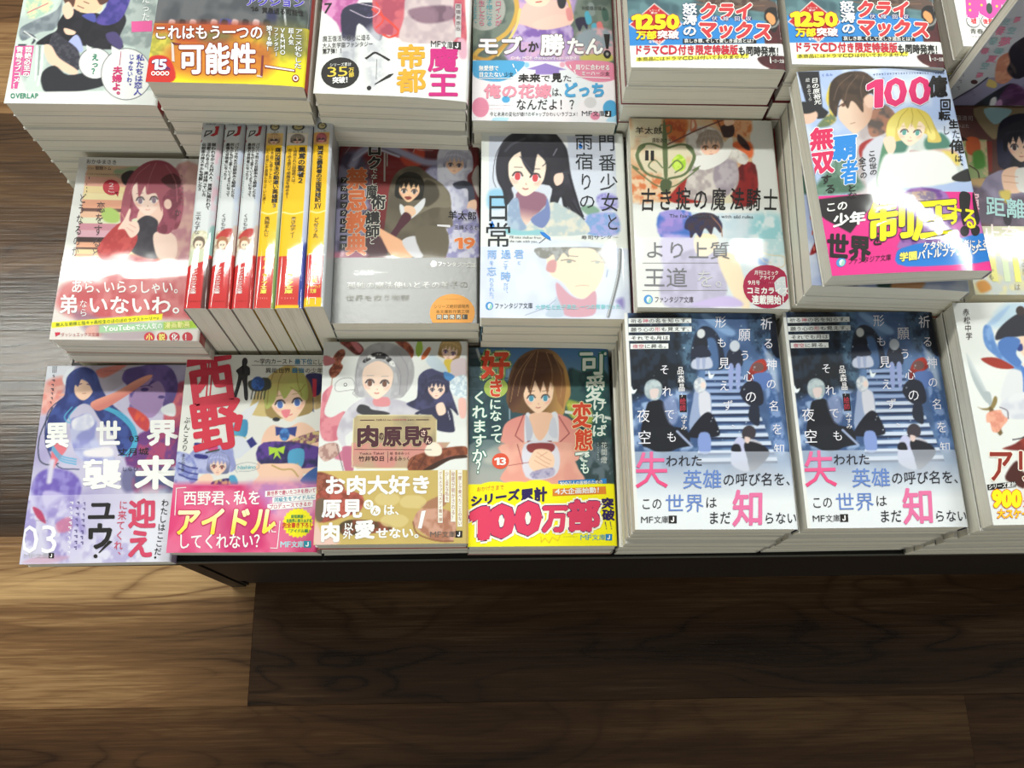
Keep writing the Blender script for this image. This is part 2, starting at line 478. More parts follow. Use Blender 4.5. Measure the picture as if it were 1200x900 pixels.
def cover_mesh(W, H, t, z, art, wrap='right', edge='#e4e2dc', spine='#d9d8d4', v1=None, v0=0.0, dz=0.0, grow=0.0, back=True, name='cover'):
    """one sheet: printed face on a grid, its cut edges, the spine and the back; millimetres in, metres out"""
    if art is not None:
        us, vs = art.us, art.vs
        if v1 is not None:
            vs = np.concatenate([vs[vs < v1], [v1 + 2.0, H]]); img_rows = np.searchsorted(art.vs, vs).clip(0, len(art.vs) - 1)
        elif v0 > 0:
            vs = np.concatenate([[v0], vs[vs > v0 + .1]]); img_rows = np.searchsorted(art.vs, vs + .01).clip(0, len(art.vs) - 1)
        else: img_rows = np.arange(len(vs))
        cols = art.img[img_rows].reshape(-1, 3).clip(0, 1)
    else:
        us = np.array([0, W * .5, W - 6, W - 3, W - 1.5, W - .5, W]); vs = np.array([v0, H])
        cols = np.tile(srgb(spine), (len(us) * len(vs), 1))
    nu, nv = len(us), len(vs)
    U, V = np.meshgrid(us, vs)
    Z = z(U) + dz
    P = np.stack([U - W / 2, H / 2 - V, Z], -1).reshape(-1, 3)
    idx = np.arange(nu * nv).reshape(nv, nu)
    F = np.stack([idx[1:, :-1], idx[1:, 1:], idx[:-1, 1:], idx[:-1, :-1]], -1).reshape(-1, 4)
    Vs, Fs, Cs, n = [P], [F], [cols], len(P)
    def strip(a, b, col):
        nonlocal n
        a = np.asarray(a, float); b = np.asarray(b, float)
        m = len(a)
        Vs.append(np.vstack([a, b])); i = np.arange(m - 1)
        Fs.append(np.stack([n + i, n + i + 1, n + m + i + 1, n + m + i], -1)); n += 2 * m
        Cs.append(np.tile(srgb(col), (2 * m, 1)) if not isinstance(col, np.ndarray) else np.vstack([col, col]))
    th = .45
    up = us[::4] if nu > 40 else us
    if up[-1] != us[-1]: up = np.append(up, us[-1])
    for v, y in ((H, -H / 2), (v0, H / 2 - v0)):
        a = np.stack([up - W / 2, np.full(len(up), y), z(up) + dz], 1); b = a.copy(); b[:, 2] -= th
        strip(a, b, edge)
    y0, y1 = -H / 2, H / 2 - v0
    ylist = np.array([y1, y0])
    zl, zr = float(z(0)) + dz, float(z(W)) + dz
    def side(x, ztop, zbot, col, bulge):
        prof = [(0, 0), (.35, .25), (.55, .5), (.35, .75), (0, 1)] if bulge else [(0, 0), (0, 1)]
        for (p0, q0), (p1, q1) in zip(prof[:-1], prof[1:]):
            a = np.array([(x + bulge * p0, yy, ztop + (zbot - ztop) * q0) for yy in ylist]); b = np.array([(x + bulge * p1, yy, ztop + (zbot - ztop) * q1) for yy in ylist])
            strip(a, b, col)
    if wrap == 'right':
        side(W / 2, zr, 0, spine, 1.0)
        if back:
            a = np.array([(-W / 2, y, 0.0) for y in ylist]); b = np.array([(W / 2, y, 0.0) for y in ylist]); strip(a, b, edge)
            c = a.copy(); c[:, 2] += th; strip(a, c, edge)
            a = np.array([(-W / 2, y0, 0), (W / 2, y0, 0)]); b = a.copy(); b[:, 2] += th; strip(a, b, edge)
            a = np.array([(-W / 2, y0, th), (W / 2, y0, th)]); b = a.copy(); b[:, 1] += 1.0; strip(a, b, edge)
        a = np.array([(-W / 2, y, zl) for y in ylist]); b = a.copy(); b[:, 2] -= th; strip(a, b, edge)
    else:
        sp = spine if isinstance(spine, (list, tuple)) else (spine, spine)
        side(-W / 2, zl, 0, sp[0], 0); side(W / 2, zr, 0, sp[1], 0)
    me = mesh(name, np.vstack(Vs) * .001, np.vstack(Fs), np.vstack(Cs))
    sm = np.zeros(len(me.polygons), bool); sm[:len(F)] = True
    me.polygons.foreach_set('use_smooth', sm)
    return me

def letter_mesh(art, z, sel, dz, name):
    Vs, Fs, Cs, n = [], [], [], 0
    for pts, F, cl, lv in art.let:
        cv = pts[:, 1].mean()
        if not sel(cv): continue
        u = pts[:, 0].clip(0.4, art.W - 1.3); v = pts[:, 1].clip(.2, art.H - .2)
        zz = z(u) + dz + .19 + .06 * lv
        Vs.append(np.stack([u - art.W / 2, art.H / 2 - v, zz], 1)); Cs.append(cl)
        Fs += [tuple(i + n for i in f) for f in F]; n += len(pts)
    if not n: return None
    return mesh(name, np.vstack(Vs) * .001, Fs, np.vstack(Cs).clip(0, 1))

def pages_mesh(W, H, t, z, wrap='right', lift=.5, name='page_block', lean=0.0):
    """paper block with a profile that follows the cover"""
    if wrap == 'right': us = np.array([.8, 4, W * .3, W * .6, W - 20, W - 12, W - 6, W - 3, W - 1.5, W - .6])
    else: us = np.array([.5, 1.2, 2.2, 3.2, W / 2, W - 3.2, W - 2.2, W - 1.2, W - .5])
    y0, y1 = -H / 2 + .7, H / 2 - .7
    V, F = [], []
    n = len(us)
    for y in (y0, y1):
        for u in us: V.append((u - W / 2, y, lift))
        for u in us: V.append((u - W / 2, y, float(z(u)) - lift))
    for i in range(n - 1):
        F.append((i, i + 1, n + i + 1, n + i)); F.append((2 * n + i + 1, 2 * n + i, 3 * n + i, 3 * n + i + 1))
        F.append((n + i, n + i + 1, 3 * n + i + 1, 3 * n + i)); F.append((i + 1, i, 2 * n + i, 2 * n + i + 1))
    F.append((0, n, 3 * n, 2 * n)); F.append((n - 1, 2 * n + n - 1, 4 * n - 1, 2 * n - 1))
    return mesh(name, np.array(V) * .001, F)

CAT = 'book'
def top_book(art, loc, rz, t, label, zp=None, spine='#d9d8d4', band_mat=None, edge='#e4e2dc', tilt=(0, 0)):
    z = zp or profile(art.W, t)
    root = empty('paperback_book', (loc[0], loc[1], loc[2] - t * .001), math.radians(rz))
    root.rotation_euler = (math.radians(tilt[0]), math.radians(tilt[1]), math.radians(rz))
    tag(root, label, CAT)
    link('page_block', pages_mesh(art.W, art.H, t, z), root, M_PAGE)
    bv = art.bandv
    link('front_cover', cover_mesh(art.W, art.H, t, z, art, v1=bv, spine=spine, edge=edge, name='front_cover'), root, M_PRINT)
    lm = letter_mesh(art, z, (lambda v: v < bv) if bv else (lambda v: True), 0, 'cover_lettering')
    if lm: link('cover_lettering', lm, root, M_LETTER)['kind'] = 'stuff'
    if bv:
        b = link('paper_band', cover_mesh(art.W, art.H, t, z, art, v0=bv, dz=.35, spine=spine, edge=edge, back=False, name='paper_band'), root, band_mat or M_BAND)
        lm = letter_mesh(art, z, lambda v: v >= bv, .35, 'band_lettering')
        if lm: link('band_lettering', lm, b, M_LETTER)['kind'] = 'stuff'
    return root

ORD = ['', 'topmost', 'second', 'third', 'fourth', 'fifth', 'sixth', 'seventh', 'eighth', 'ninth', 'tenth', 'eleventh']
def stack_below(x, y, top, base, n, rz, who, seed, spine='#dad9d4', edge='#dedbd2', jit=1.0, W=105.5, H=149.0, edges=None, first=2):
    """n books under a top book, from height top (m) down to base"""
    if n <= 0: return
    rnd = random.Random(seed)
    t = (top - base) * 1000 / n
    z = profile(W, t, r_right=min(3.0, t * .3), dip=0.5)
    variants = []
    for e in (edges or [edge]):
        variants.append(cover_mesh(W, H, t - .12, z, None, spine=spine, edge=e, name='jacket_cover'))
        variants[-1].materials.append(M_PRINT)
    pg = pages_mesh(W, H, t - .12, z); pg.materials.append(M_PAGE)
    for i in range(n):
        zz = base + (n - 1 - i) * t * .001
        root = empty('paperback_book', (x + rnd.uniform(-jit, jit) * .001, y + rnd.uniform(-jit, jit) * .001, zz), math.radians(rz + rnd.uniform(-.45, .45) * jit))
        k = i + first
        tag(root, '%s book down in the stack under the %s' % (ORD[k], who), CAT, group='books stacked under the ' + who)
        for nm, me in (('page_block', pg), ('jacket_cover', variants[rnd.randrange(len(variants))])):
            o = bpy.data.objects.new(nm, me); C.objects.link(o); o.parent = root
# ------------------------------------------------------------------ printed covers, row nearest the floor
W_ = '#eeeeec'
K_ = '#221f20'

def art_indigo():
    a = Art([(48.3, 420.8), (218.2, 424), (201, 654), (14.7, 656)], bg='#bcb6d0')
    a.S(0, 400, 5.4545)
    a.full('#c2bdd6', col2='#a79ec6', ns=22)
    a.poly([(250, 110), (430, 110), (330, 260), (250, 300)], '#d9dbe4', soft=3)
    a.poly([(240, 230), (380, 190), (350, 330), (230, 420)], '#dd8d84', soft=4, col2='#e6b0a6')
    a.poly([(560, 110), (880, 120), (800, 220), (620, 300)], '#b0a7b6', soft=2)
    a.poly([(590, 150), (730, 120), (800, 120), (640, 200)], '#c9776d', soft=1.5)
    a.poly([(1120, 250), (1190, 270), (1170, 560), (1060, 560), (1040, 420)], '#c2606a', soft=2, col2='#a8486a')
    a.poly([(880, 560), (1150, 520), (1140, 760), (800, 760)], '#a2436c', soft=2, col2='#6a3a7c')
    # man's head behind, violet
    a.poly([(810, 290), (850, 220), (960, 210), (1040, 280), (1030, 380), (960, 460), (870, 430), (815, 370)], '#a083b2', soft=1)
    a.poly([(815, 370), (870, 430), (900, 440), (880, 470), (820, 420)], '#7d68a0', soft=1)
    a.poly([(760, 210), (790, 150), (900, 130), (960, 110), (1080, 150), (1125, 250), (1110, 330), (1070, 400), (1030, 385), (1045, 300), (1000, 230), (930, 260), (960, 210), (880, 230), (850, 280), (820, 330), (800, 260)], '#54427f', soft=.8, col2='#6b5698', ns=8)
    a.ell(910, 280, 26, 12, '#4a3a78'); a.ell(1020, 330, 22, 10, '#4a3a78'); a.line([(880, 262), (930, 255), (960, 268)], 5, '#3d2f66')
    a.poly([(800, 400), (850, 400), (940, 470), (930, 545), (860, 500)], '#d8573c', soft=1, col2='#c13f45')
    a.poly([(1020, 400), (1100, 370), (1110, 450), (1040, 440)], '#dfe3e6', soft=1)
    # long-haired figure
    a.poly([(400, 290), (330, 300), (400, 310)], '#e6a58e')
    a.poly([(365, 200), (400, 140), (450, 120), (420, 170), (390, 240)], '#dfe4ec', soft=.8)
    a.poly([(380, 300), (395, 190), (460, 135), (530, 130), (590, 170), (625, 260), (690, 360), (790, 450), (860, 560), (850, 640), (760, 700), (700, 560), (620, 470), (560, 380), (500, 360), (440, 400), (390, 470), (320, 560), (290, 660), (250, 600), (270, 450), (330, 350)], '#2a3775', soft=.8, col2='#3c4f94', ns=7)
    for o in (0, 22, 44): a.line([(600 + o, 380), (720 + o, 430), (820 + o * .6, 520), (840 + o * .5, 620), (780 + o, 700)], 11, '#49a9cc')
    for o in (0, 30): a.line([(430 + o, 380), (380 + o, 440), (420 + o, 480), (500 + o, 450)], 9, '#57b3d2', al=.8)
    a.line([(400, 300), (290, 380), (255, 470), (260, 620), (340, 760), (480, 780)], 7, '#2b3560')
    a.line([(300, 380), (215, 560), (210, 700), (260, 745), (340, 740)], 8, '#2b3345')
    a.poly([(560, 350), (720, 290), (840, 225), (930, 190), (960, 200), (880, 260), (760, 335), (640, 400), (580, 400)], '#ea9f89', soft=.8, grad=('#d47f74', (700, 290), (720, 340)))
    a.poly([(450, 230), (480, 200), (555, 240), (565, 290), (520, 335), (480, 330), (448, 290)], '#f0c8ae', soft=.6)
    a.poly([(420, 300), (410, 200), (470, 150), (540, 150), (580, 210), (575, 290), (545, 240), (500, 190), (470, 250), (450, 240)], '#2c3a7b', soft=.6)
    
    a.line([(468, 238), (492, 232)], 7, '#5b3b6e'); a.line([(530, 236), (550, 240)], 7, '#5b3b6e'); a.line([(500, 295), (522, 294)], 5, '#b06a5c')
    a.poly([(420, 470), (470, 440), (540, 420), (600, 480), (590, 560), (640, 660), (720, 720), (520, 730), (440, 640)], '#b9bcdc', soft=1, col2='#8d90c8', ns=9)
    a.poly([(430, 470), (480, 440), (550, 430), (580, 490), (520, 530), (440, 520)], '#e2e1ea', soft=1.5, col2='#c9cbe0')
    a.poly([(520, 660), (680, 640), (700, 700), (540, 700)], '#e4dfe4', soft=2)
    a.poly([(300, 640), (360, 600), (400, 640), (340, 720), (290, 800)], '#d9727f', soft=1)
    for o in (0, 16, 32): a.line([(300, 620 + o), (360, 690 + o), (460, 715 + o)], 8, '#4fa6cf')
    a.S(0, 520, 5.4545)
    a.poly([(180, 180), (260, 120), (400, 130), (490, 200), (490, 290), (440, 350), (300, 430), (180, 400), (150, 300)], '#6e5bb0', soft=2, col2='#8f83c8', ns=6)
    a.poly([(250, 260), (380, 290), (360, 380), (290, 410), (240, 340)], '#b8addb', soft=2)
    a.line([(300, 70), (280, 200)], 34, '#cfcadd', soft=2)
    a.poly([(780, 130), (860, 140), (880, 240), (800, 280), (760, 220)], '#6d6c94', soft=3)
    a.poly([(870, 140), (1100, 130), (1090, 290), (860, 290)], '#8b5077', soft=3, col2='#4c5280')
    # band
    bv = a.band(290, 600)
    a.below(bv, '#d4d1e6', al=.55)
    a.poly([(110, 300), (180, 290), (200, 560), (130, 700), (90, 640)], '#8e82c4', al=.7, soft=4, col2='#d6d3ea', ns=5)
    a.poly([(250, 420), (480, 300), (520, 640), (330, 720)], '#8a7cc0', al=.7, soft=6, col2='#c9c4e2', ns=6)
    a.poly([(170, 370), (230, 400), (260, 480), (200, 440)], '#b0365a', al=.9, soft=1)
    a.poly([(330, 480), (420, 440), (430, 520), (350, 540)], '#c96a86', al=.7, soft=2)
    a.poly([(540, 600), (720, 560), (860, 640), (880, 740), (540, 740)], '#a59ccc', al=.6, soft=6, col2='#dcdaec')
    a.poly([(850, 300), (1110, 300), (1100, 735), (900, 735)], '#dfe0e8', al=.7, soft=6)
    a.poly([(100, 735), (240, 690), (420, 700), (300, 740)], '#c78fa6', al=.5, soft=2)
    a.S(0, 400, 5.4545)
    for i in range(3): a.quadl([(300 + i * 12, 115), (304 + i * 12, 115), (302 + i * 11, 158), (298 + i * 11, 158)], '#444a55')
    a.scrib(292, 172, 318, 360, 1, '#4a4858', sh=(-20, 0), fill=.8)
    a.scrib(610, 112, 835, 126, 1, '#4a4450', 'h'); a.scrib(640, 150, 810, 164, 1, '#4a4450', 'h')
    a.T('異', (250, 470, 415, 640), W_, b=.045); a.T('世', (590, 470, 760, 640), W_, b=.045); a.T('界', (925, 470, 1135, 640), W_, b=.05)
    a.T('襲', (500, 715, 770, 915), W_, b=.04); a.T('来', (850, 700, 1130, 920), W_, b=.05)
    a.T('03', (812, 568, 880, 615), K_); a.T('丈月城', (735, 648, 945, 698), K_, b=.01); a.scrib(770, 704, 915, 716, 1, '#4b3f60', 'h')
    a.T('しらひ', (765, 768, 878, 800), '#3c3550')
    a.scrib(440, 642, 640, 656, 1, '#e9e9f2', 'h')
    a.S(0, 520, 5.4545)
    a.T('ユ', (535, 320, 735, 470), K_, b=.05); a.T('ウ', (530, 470, 725, 655), K_, b=.05)
    a.shape([(690, 590), (712, 598), (625, 672), (618, 668)], K_, 2); a.disc(599, 692, 14, 13, K_, 2)
    a.T('迎え', (820, 320, 1005, 710), '#cc4564', 'v', b=.05, sh=(-25, 0)); a.T('に来てくれ、', (755, 330, 815, 720), '#c8506a', 'v', b=.01, sh=(-45, 0))
    a.T('わたしはここだ', (1035, 325, 1085, 690), K_, 'v', b=.012, sh=(-50, 0)); a.disc(997, 703, 7, 7, K_, 2)
    a.scrib(500, 340, 545, 610, 1, '#5b4f8c', sh=(-20, 0)); a.scrib(455, 335, 500, 650, 1, '#5b4f8c', sh=(-20, 0)); a.scrib(415, 335, 455, 670, 1, '#f0eff6', sh=(-20, 0))
    a.T('03', (85, 465, 350, 690), '#f0eff4', b=.0, lvl=1, sh=(0, 0)); a.scrib(190, 448, 275, 462, 1, '#5a4a80', 'h')
    a.mf(112, 668, 318, 703, '#b9b7c2', K_)
    return a

def art_idol():
    a = Art([(218.7, 416.7), (378.5, 417), (371, 647.5), (193, 647)], bg='#dfdfda')
    a.S(190, 400, 6)
    # background already white; fair-haired idol with generic costume
    hair = '#c7b070'
    a.poly([(960, 300), (1110, 260), (1105, 440), (1020, 460)], '#c0a878', soft=1, col2='#a58d60')
    a.poly([(985, 235), (1110, 240), (1080, 370), (1020, 350)], '#2b2c63', soft=.6)
    a.poly([(1030, 260), (1060, 265), (1060, 385), (1035, 385)], '#c9374f', sm=0, soft=.5)
    a.poly([(980, 380), (1040, 390), (1045, 490), (1005, 460), (970, 490)], '#2a3570', sm=0)
    a.poly([(610, 430), (600, 500), (700, 520), (740, 500), (700, 400), (660, 330)], '#cdb77c', soft=.8)
    a.poly([(700, 640), (760, 580), (860, 600), (960, 560), (1060, 620), (1100, 740), (1085, 905), (690, 905), (680, 740)], '#ecc3aa', soft=.8)
    a.head(865, 395, 165, hair, '#f0cdb4', '#4f6fb0', dark='#9c8450', rot=-.12, bangs=0, mouth='#d8707a')
    a.poly([(700, 420), (690, 300), (760, 220), (860, 170), (960, 210), (1000, 320), (1000, 400), (965, 400), (900, 330), (840, 400), (800, 340), (770, 420), (720, 470)], hair, soft=.6, grad=('#a9b060', (760, 230), (840, 380)))
    for p in ([(760, 230), (730, 330), (720, 440)], [(840, 190), (800, 280), (790, 380)], [(920, 200), (930, 290), (960, 380)], [(980, 300), (940, 350), (880, 320)]): a.line(p, 5, '#8b7440')
    a.poly([(820, 480), (880, 475), (865, 525), (840, 525)], '#e5808c', soft=.5)
    a.ell(785, 540, 26, 14, '#2a2a30')
    a.poly([(590, 280), (725, 255), (740, 330), (620, 345)], '#3c3f3a', soft=.7); a.ell(655, 295, 45, 48, '#3565b4', col2='#2a4a86', ns=3)
    for i in range(5): a.line([(620 + i * 22, 340), (610 + i * 22, 400)], 8, '#2c2c28')
    a.poly([(560, 480), (640, 430), (665, 415), (610, 520), (560, 560), (530, 530)], '#d9dce2', soft=.7)
    a.poly([(500, 560), (585, 545), (575, 660), (480, 650)], '#5aa6c6', soft=.6, grad=('#3f8ab4', (500, 600), (570, 600)))
    a.line([(475, 650), (575, 668)], 9, '#c9b65a')
    a.poly([(475, 670), (570, 670), (560, 790), (480, 805)], '#d5d9e2', soft=.8)
    a.poly([(560, 700), (610, 670), (650, 700), (620, 740), (540, 790)], '#d5d9e2'); a.poly([(580, 690), (620, 660), (655, 710), (610, 740)], '#2d2f78', sm=0)
    a.poly([(780, 590), (850, 600), (930, 590), (920, 660), (850, 630), (785, 655)], '#2f3f86', sm=0, soft=.6); a.ell(845, 645, 35, 45, '#4f86c8', col2='#2f5a9c', ns=3)
    a.poly([(850, 700), (1080, 620), (1095, 690), (870, 740)], '#7c4a66', soft=.7, col2='#c9b27a', ns=2.2)
    a.poly([(700, 700), (1080, 730), (1090, 870), (690, 860)], '#2c2a58', soft=.8, col2='#5a3b90', ns=6)
    a.poly([(880, 760), (980, 750), (970, 870), (880, 860)], '#4f9cc4', soft=.7)
    a.poly([(735, 730), (800, 740), (850, 725), (840, 780), (800, 760), (825, 820), (795, 790), (770, 820), (780, 770), (740, 790)], '#a9cf3c', soft=.5, sm=0)
    a.poly([(700, 850), (940, 860), (940, 905), (700, 905)], '#e9bda2', soft=.7); a.line([(760, 860), (820, 890), (900, 880), (940, 850)], 9, '#b99a5a')
    # violet-haired second figure
    a.poly([(150, 905), (170, 800), (260, 720), (380, 700), (470, 720), (495, 800), (480, 905)], '#8f95c8', soft=.8, col2='#b3b8de', ns=7)
    for i in range(3): a.poly([(225, 700 + i * 40), (310, 710 + i * 40), (300, 735 + i * 40), (225, 725 + i * 40)], '#2e2f7c' if i != 1 else '#b9bbe0', soft=.5)
    a.ell(345, 735, 38, 25, '#c8457c'); a.line([(300, 770), (390, 750)], 12, '#2e3a30')
    a.S(190, 530, 6)
    a.head(385, 75, 78, '#9ba0cf', '#f0cdb8', '#8f4a4a', rot=.1)
    a.poly([(60, 0), (180, 0), (240, 110), (220, 200), (80, 200)], '#b4badd', soft=1, col2='#7d86c4', ns=5)
    for i in range(3): a.line([(110, 60 + i * 40), (180, 90 + i * 40), (240, 100 + i * 40)], 9, '#2e2f7c')
    a.poly([(240, 200), (270, 150), (330, 140), (350, 210)], '#f0cdb8'); a.poly([(350, 190), (470, 170), (500, 215), (350, 225)], '#3b2c6a', soft=.6, col2='#c9b27a', ns=3)
    a.poly([(460, 160), (500, 150), (525, 210), (480, 215)], '#4f9cc4')
    a.poly([(650, 80), (780, 70), (950, 80), (955, 215), (640, 215), (670, 150)], '#efc6ae', soft=.8)
    a.line([(760, 80), (830, 110), (900, 110), (945, 160)], 10, '#b99a5a')
    a.poly([(960, 190), (1080, 90), (1075, 215)], '#3a5c9c', soft=.6)
    # band
    bv = a.band(212, 500)
    a.below(bv, '#cf3f76', soft=6)
    a.below(bv + 2, '#d23a72', col2='#dd6a90', ns=16)
    a.poly([(600, 210), (1070, 210), (1060, 450), (800, 480), (700, 350)], '#dda9c4', al=.8, soft=9, col2='#b990c8')
    a.poly([(380, 330), (480, 420), (640, 430), (700, 640), (420, 700)], '#b52c66', al=.45, soft=8)
    a.poly([(100, 300), (300, 350), (200, 600), (50, 600)], '#e0527e', al=.4, soft=8)
    n = 22; pts = []
    for i in range(n * 2):
        r = 110 if i % 2 else 98; th = math.pi * i / n
        pts.append((950 + r * math.cos(th), 498 + r * 1.0 * math.sin(th)))
    a.poly(pts, '#f4ea1e', sm=0, soft=.4)
    # lettering
    a.S(190, 400, 6)
    R = '#cc3348'
    for dx in (0,):
        a.T('西', (165, 110, 500, 480), R, b=.045, sk=-.13, sh=(0, -60)); a.T('野', (190, 420, 560, 790), R, b=.04, sk=-.13, sh=(0, -60))
    for i, x in enumerate((320, 345)): a.quadl([(x, 98), (x + 10, 98), (x - 40, 700), (x - 50, 700)], R, 1)
    a.T('ぶんころり', (150, 520, 195, 760), K_, 'v', b=.01, sh=(-22, 0)); a.T('またのんき', (130, 775, 158, 905), '#444', 'v', sh=(-6, 0))
    a.T('～学内カースト', (628, 125, 895, 165), K_, b=.01); a.T('最下位', (905, 127, 1030, 167), '#2f7fa8', b=.02); a.T('にして', (1032, 130, 1125, 170), K_, b=.01)
    a.quadl([(610, 170), (1115, 172), (1115, 175), (610, 173)], '#555')
    a.T('異能世界', (705, 188, 880, 225), K_, b=.01); a.T('最強', (885, 188, 975, 225), '#2f7fa8', b=.02); a.T('の少年。', (978, 188, 1125, 226), K_, b=.01)
    S = [(565, 120), (580, 130), (583, 150), (575, 170), (598, 190), (600, 235), (585, 245), (583, 300), (588, 400), (565, 398), (555, 300), (540, 270), (520, 330), (505, 400), (482, 402), (505, 320), (520, 240), (505, 210), (525, 190), (552, 168), (546, 150), (550, 130)]
    a.shape(S, '#26262a', 1, sm=1)
    a.S(190, 530, 6)
    a.T('Nishino', (520, 80, 650, 112), '#6bb6c6', sh=(0, -6)); a.line([(520, 130), (495, 95), (530, 70), (600, 60), (665, 75), (660, 105), (600, 120), (530, 122)], 3, '#8a8f96')
    a.T('西野君、私を', (140, 255, 690, 365), W_, b=.02, sh=(0, 0))
    a.T('アイドル', (80, 370, 800, 585), '#fff6e0', b=.045, g2='#f2d62a', o=((.05, '#c2255c'),), sk=.15, sh=(0, 0)); a.T('に', (735, 490, 805, 570), W_)
    a.T('してくれない？', (100, 560, 730, 680), W_, b=.02)
    for p in ([(92, 238), (160, 232)], [(92, 238), (80, 430)], [(822, 475), (805, 672)], [(805, 672), (755, 670)]):
        (x, y), (x2, y2) = p; a.quadl([(x, y), (x2, y2), (x2 + 5, y2 + 5), (x + 5, y + 5)], W_, 2)
    for (y, tx, x0, x1, c) in ((255, '異世界で磨いたコネを用いて', 728, 1072, '#c2305c'), (300, '同級生をアイドルに', 780, 1070, '#2f8fae'), (350, 'プロデュースできるか', 745, 1045, '#c2305c')):
        a.quadl([(x0 - 12, y + 8), (x1 + 8, y - 20), (x1 + 8, y + 26), (x0 - 12, y + 50)], '#f0eeee', 0)
        a.T(tx, (x0, y + 10, x1, y + 45), c, b=.02, sh=(0, -24))
    for t, y, x0, x1, c, h in (('部室譲渡・', 432, 900, 1010, '#2f8a5a', 26), ('芸能界に殴り込する', 462, 868, 1050, '#2f8a5a', 28), ('完全書き下ろし', 488, 840, 1062, '#cf2a2a', 40), ('「アイドル編」', 535, 870, 1050, '#2f8a5a', 28)):
        a.T(t, (x0, y, x1, y + h), c, b=.03)
    a.mf(828, 622, 1048, 672, '#8fd0e0', '#1f8fa8', o=((.04, '#f4f4f4'),))
    return a

def art_meat():
    a = Art([(377.2, 400.3), (547.5, 401), (546.7, 637.5), (367.5, 638)], bg='#dcdedd')
    a.S(360, 390, 6)
    a.full('#dddfdd')
    def steak(pts, c='#7c3a2c', c2='#a85a40'): a.poly(pts, c, soft=.7, col2=c2, ns=2.5)
    steak([(215, 60), (330, 62), (385, 110), (370, 150), (330, 155), (270, 110)], '#8c3f38', '#5c2a26')
    a.poly([(290, 62), (330, 62), (375, 110), (350, 140)], '#c4737a', soft=.7)
    steak([(610, 60), (690, 65), (740, 120), (735, 175), (700, 185), (670, 120)])
    steak([(200, 130), (240, 115), (255, 150), (225, 210), (240, 240), (205, 300), (160, 320), (140, 270), (170, 220), (165, 180)], '#6a3428', '#9a5a44')
    a.line([(165, 310), (155, 400)], 5, '#9c6a50')
    a.poly([(105, 160), (180, 185), (170, 220), (105, 230)], '#9c5c60')
    a.poly([(770, 65), (800, 70), (805, 130), (775, 175), (755, 130)], '#9fc04a', soft=.5); a.poly([(845, 105), (865, 120), (830, 180), (800, 195), (800, 165)], '#c46a40', soft=.5)
    # silver-haired figure
    a.poly([(330, 260), (360, 160), (440, 85), (560, 70), (680, 120), (740, 220), (740, 340), (690, 430), (620, 470), (350, 455), (325, 360)], '#a2a0a4', soft=.8, col2='#b9b8bc', ns=9)
    a.poly([(90, 480), (105, 420), (165, 370), (150, 440), (110, 560), (160, 600), (260, 560), (230, 740), (110, 760), (75, 640)], '#d98a94', soft=.8, col2='#c76f80')
    a.poly([(200, 700), (260, 560), (370, 470), (470, 460), (600, 470), (740, 520), (760, 600), (300, 700), (270, 810), (230, 790)], '#b7b3bf', soft=.8, col2='#cfccd4', ns=9)
    a.poly([(460, 470), (560, 460), (570, 520), (470, 520)], '#d48a90')
    a.head(485, 330, 145, '#c3c2c6', '#f2d6c4', '#7a5648', dark='#9c9aa0', back=0, bangs=0, rot=.05)
    a.poly([(335, 330), (345, 250), (400, 180), (500, 145), (600, 190), (620, 290), (640, 430), (575, 470), (600, 350), (590, 270), (530, 200), (440, 205), (385, 260), (375, 360), (395, 440), (350, 450)], '#bdbcc0', soft=.8, col2='#a9a8ae')
    a.poly([(380, 200), (440, 150), (520, 140), (590, 190), (610, 240), (580, 235), (530, 190), (440, 190), (400, 215)], '#2e2c30', soft=.5, col2='#e5e5e5', ns=2.6)
    a.poly([(340, 560), (360, 510), (420, 520), (450, 545), (540, 560), (570, 580), (420, 590)], '#3b393f', soft=.6)
    for p in ([(640, 150), (700, 260), (690, 420)], [(600, 200), (650, 300), (640, 440)], [(345, 220), (330, 330), (350, 430)]): a.line(p, 4, '#85838a')
    # dark-haired figure
    a.poly([(770, 400), (780, 310), (850, 260), (940, 270), (990, 330), (1010, 430), (1060, 590), (1000, 540), (960, 600), (800, 560), (690, 510), (760, 470)], '#34344e', soft=.7, col2='#45466a')
    a.head(905, 395, 82, '#3a3b58', '#f2d2c0', '#4a4450', dark='#2a2a40', back=0, rot=.05)
    a.poly([(750, 580), (840, 540), (990, 530), (1030, 660), (1020, 710), (900, 690), (890, 610)], '#33344f', soft=.7); a.poly([(900, 520), (950, 500), (970, 570), (920, 590)], '#f2d2c0')
    a.line([(780, 580), (880, 600)], 4, '#d9d9e4'); a.line([(985, 560), (1000, 620)], 4, '#d9d9e4')
    # fair-haired figure
    a.head(1000, 130, 78, '#b99a68', '#f2d2c0', '#7a5a80', dark='#967848', rot=.25)
    a.poly([(960, 200), (1020, 200), (1010, 280), (970, 280)], '#dcc04a'); a.poly([(830, 200), (880, 160), (960, 230), (980, 290), (880, 260)], '#c3d2dd', soft=.8); a.poly([(1010, 210), (1110, 190), (1110, 330), (1020, 320)], '#d9c7cc', soft=.8)
    a.poly([(960, 280), (1030, 310), (1020, 350), (965, 330)], '#4a86c0'); a.poly([(1010, 340), (1115, 310), (1115, 470), (1010, 430)], '#b9cbd9', soft=.7, col2='#dfe8ee', ns=1.6)
    a.poly([(1060, 480), (1112, 480), (1110, 600), (1070, 600)], '#eab9b0')
    # title plaque
    a.poly([(240, 830), (320, 800), (1000, 820), (960, 905), (240, 905)], '#c67a90', soft=1)
    a.poly([(345, 582), (870, 588), (905, 620), (905, 905), (310, 905), (318, 610)], '#b9a67e', sm=0, soft=.6, col2='#9c8f72', ns=16)
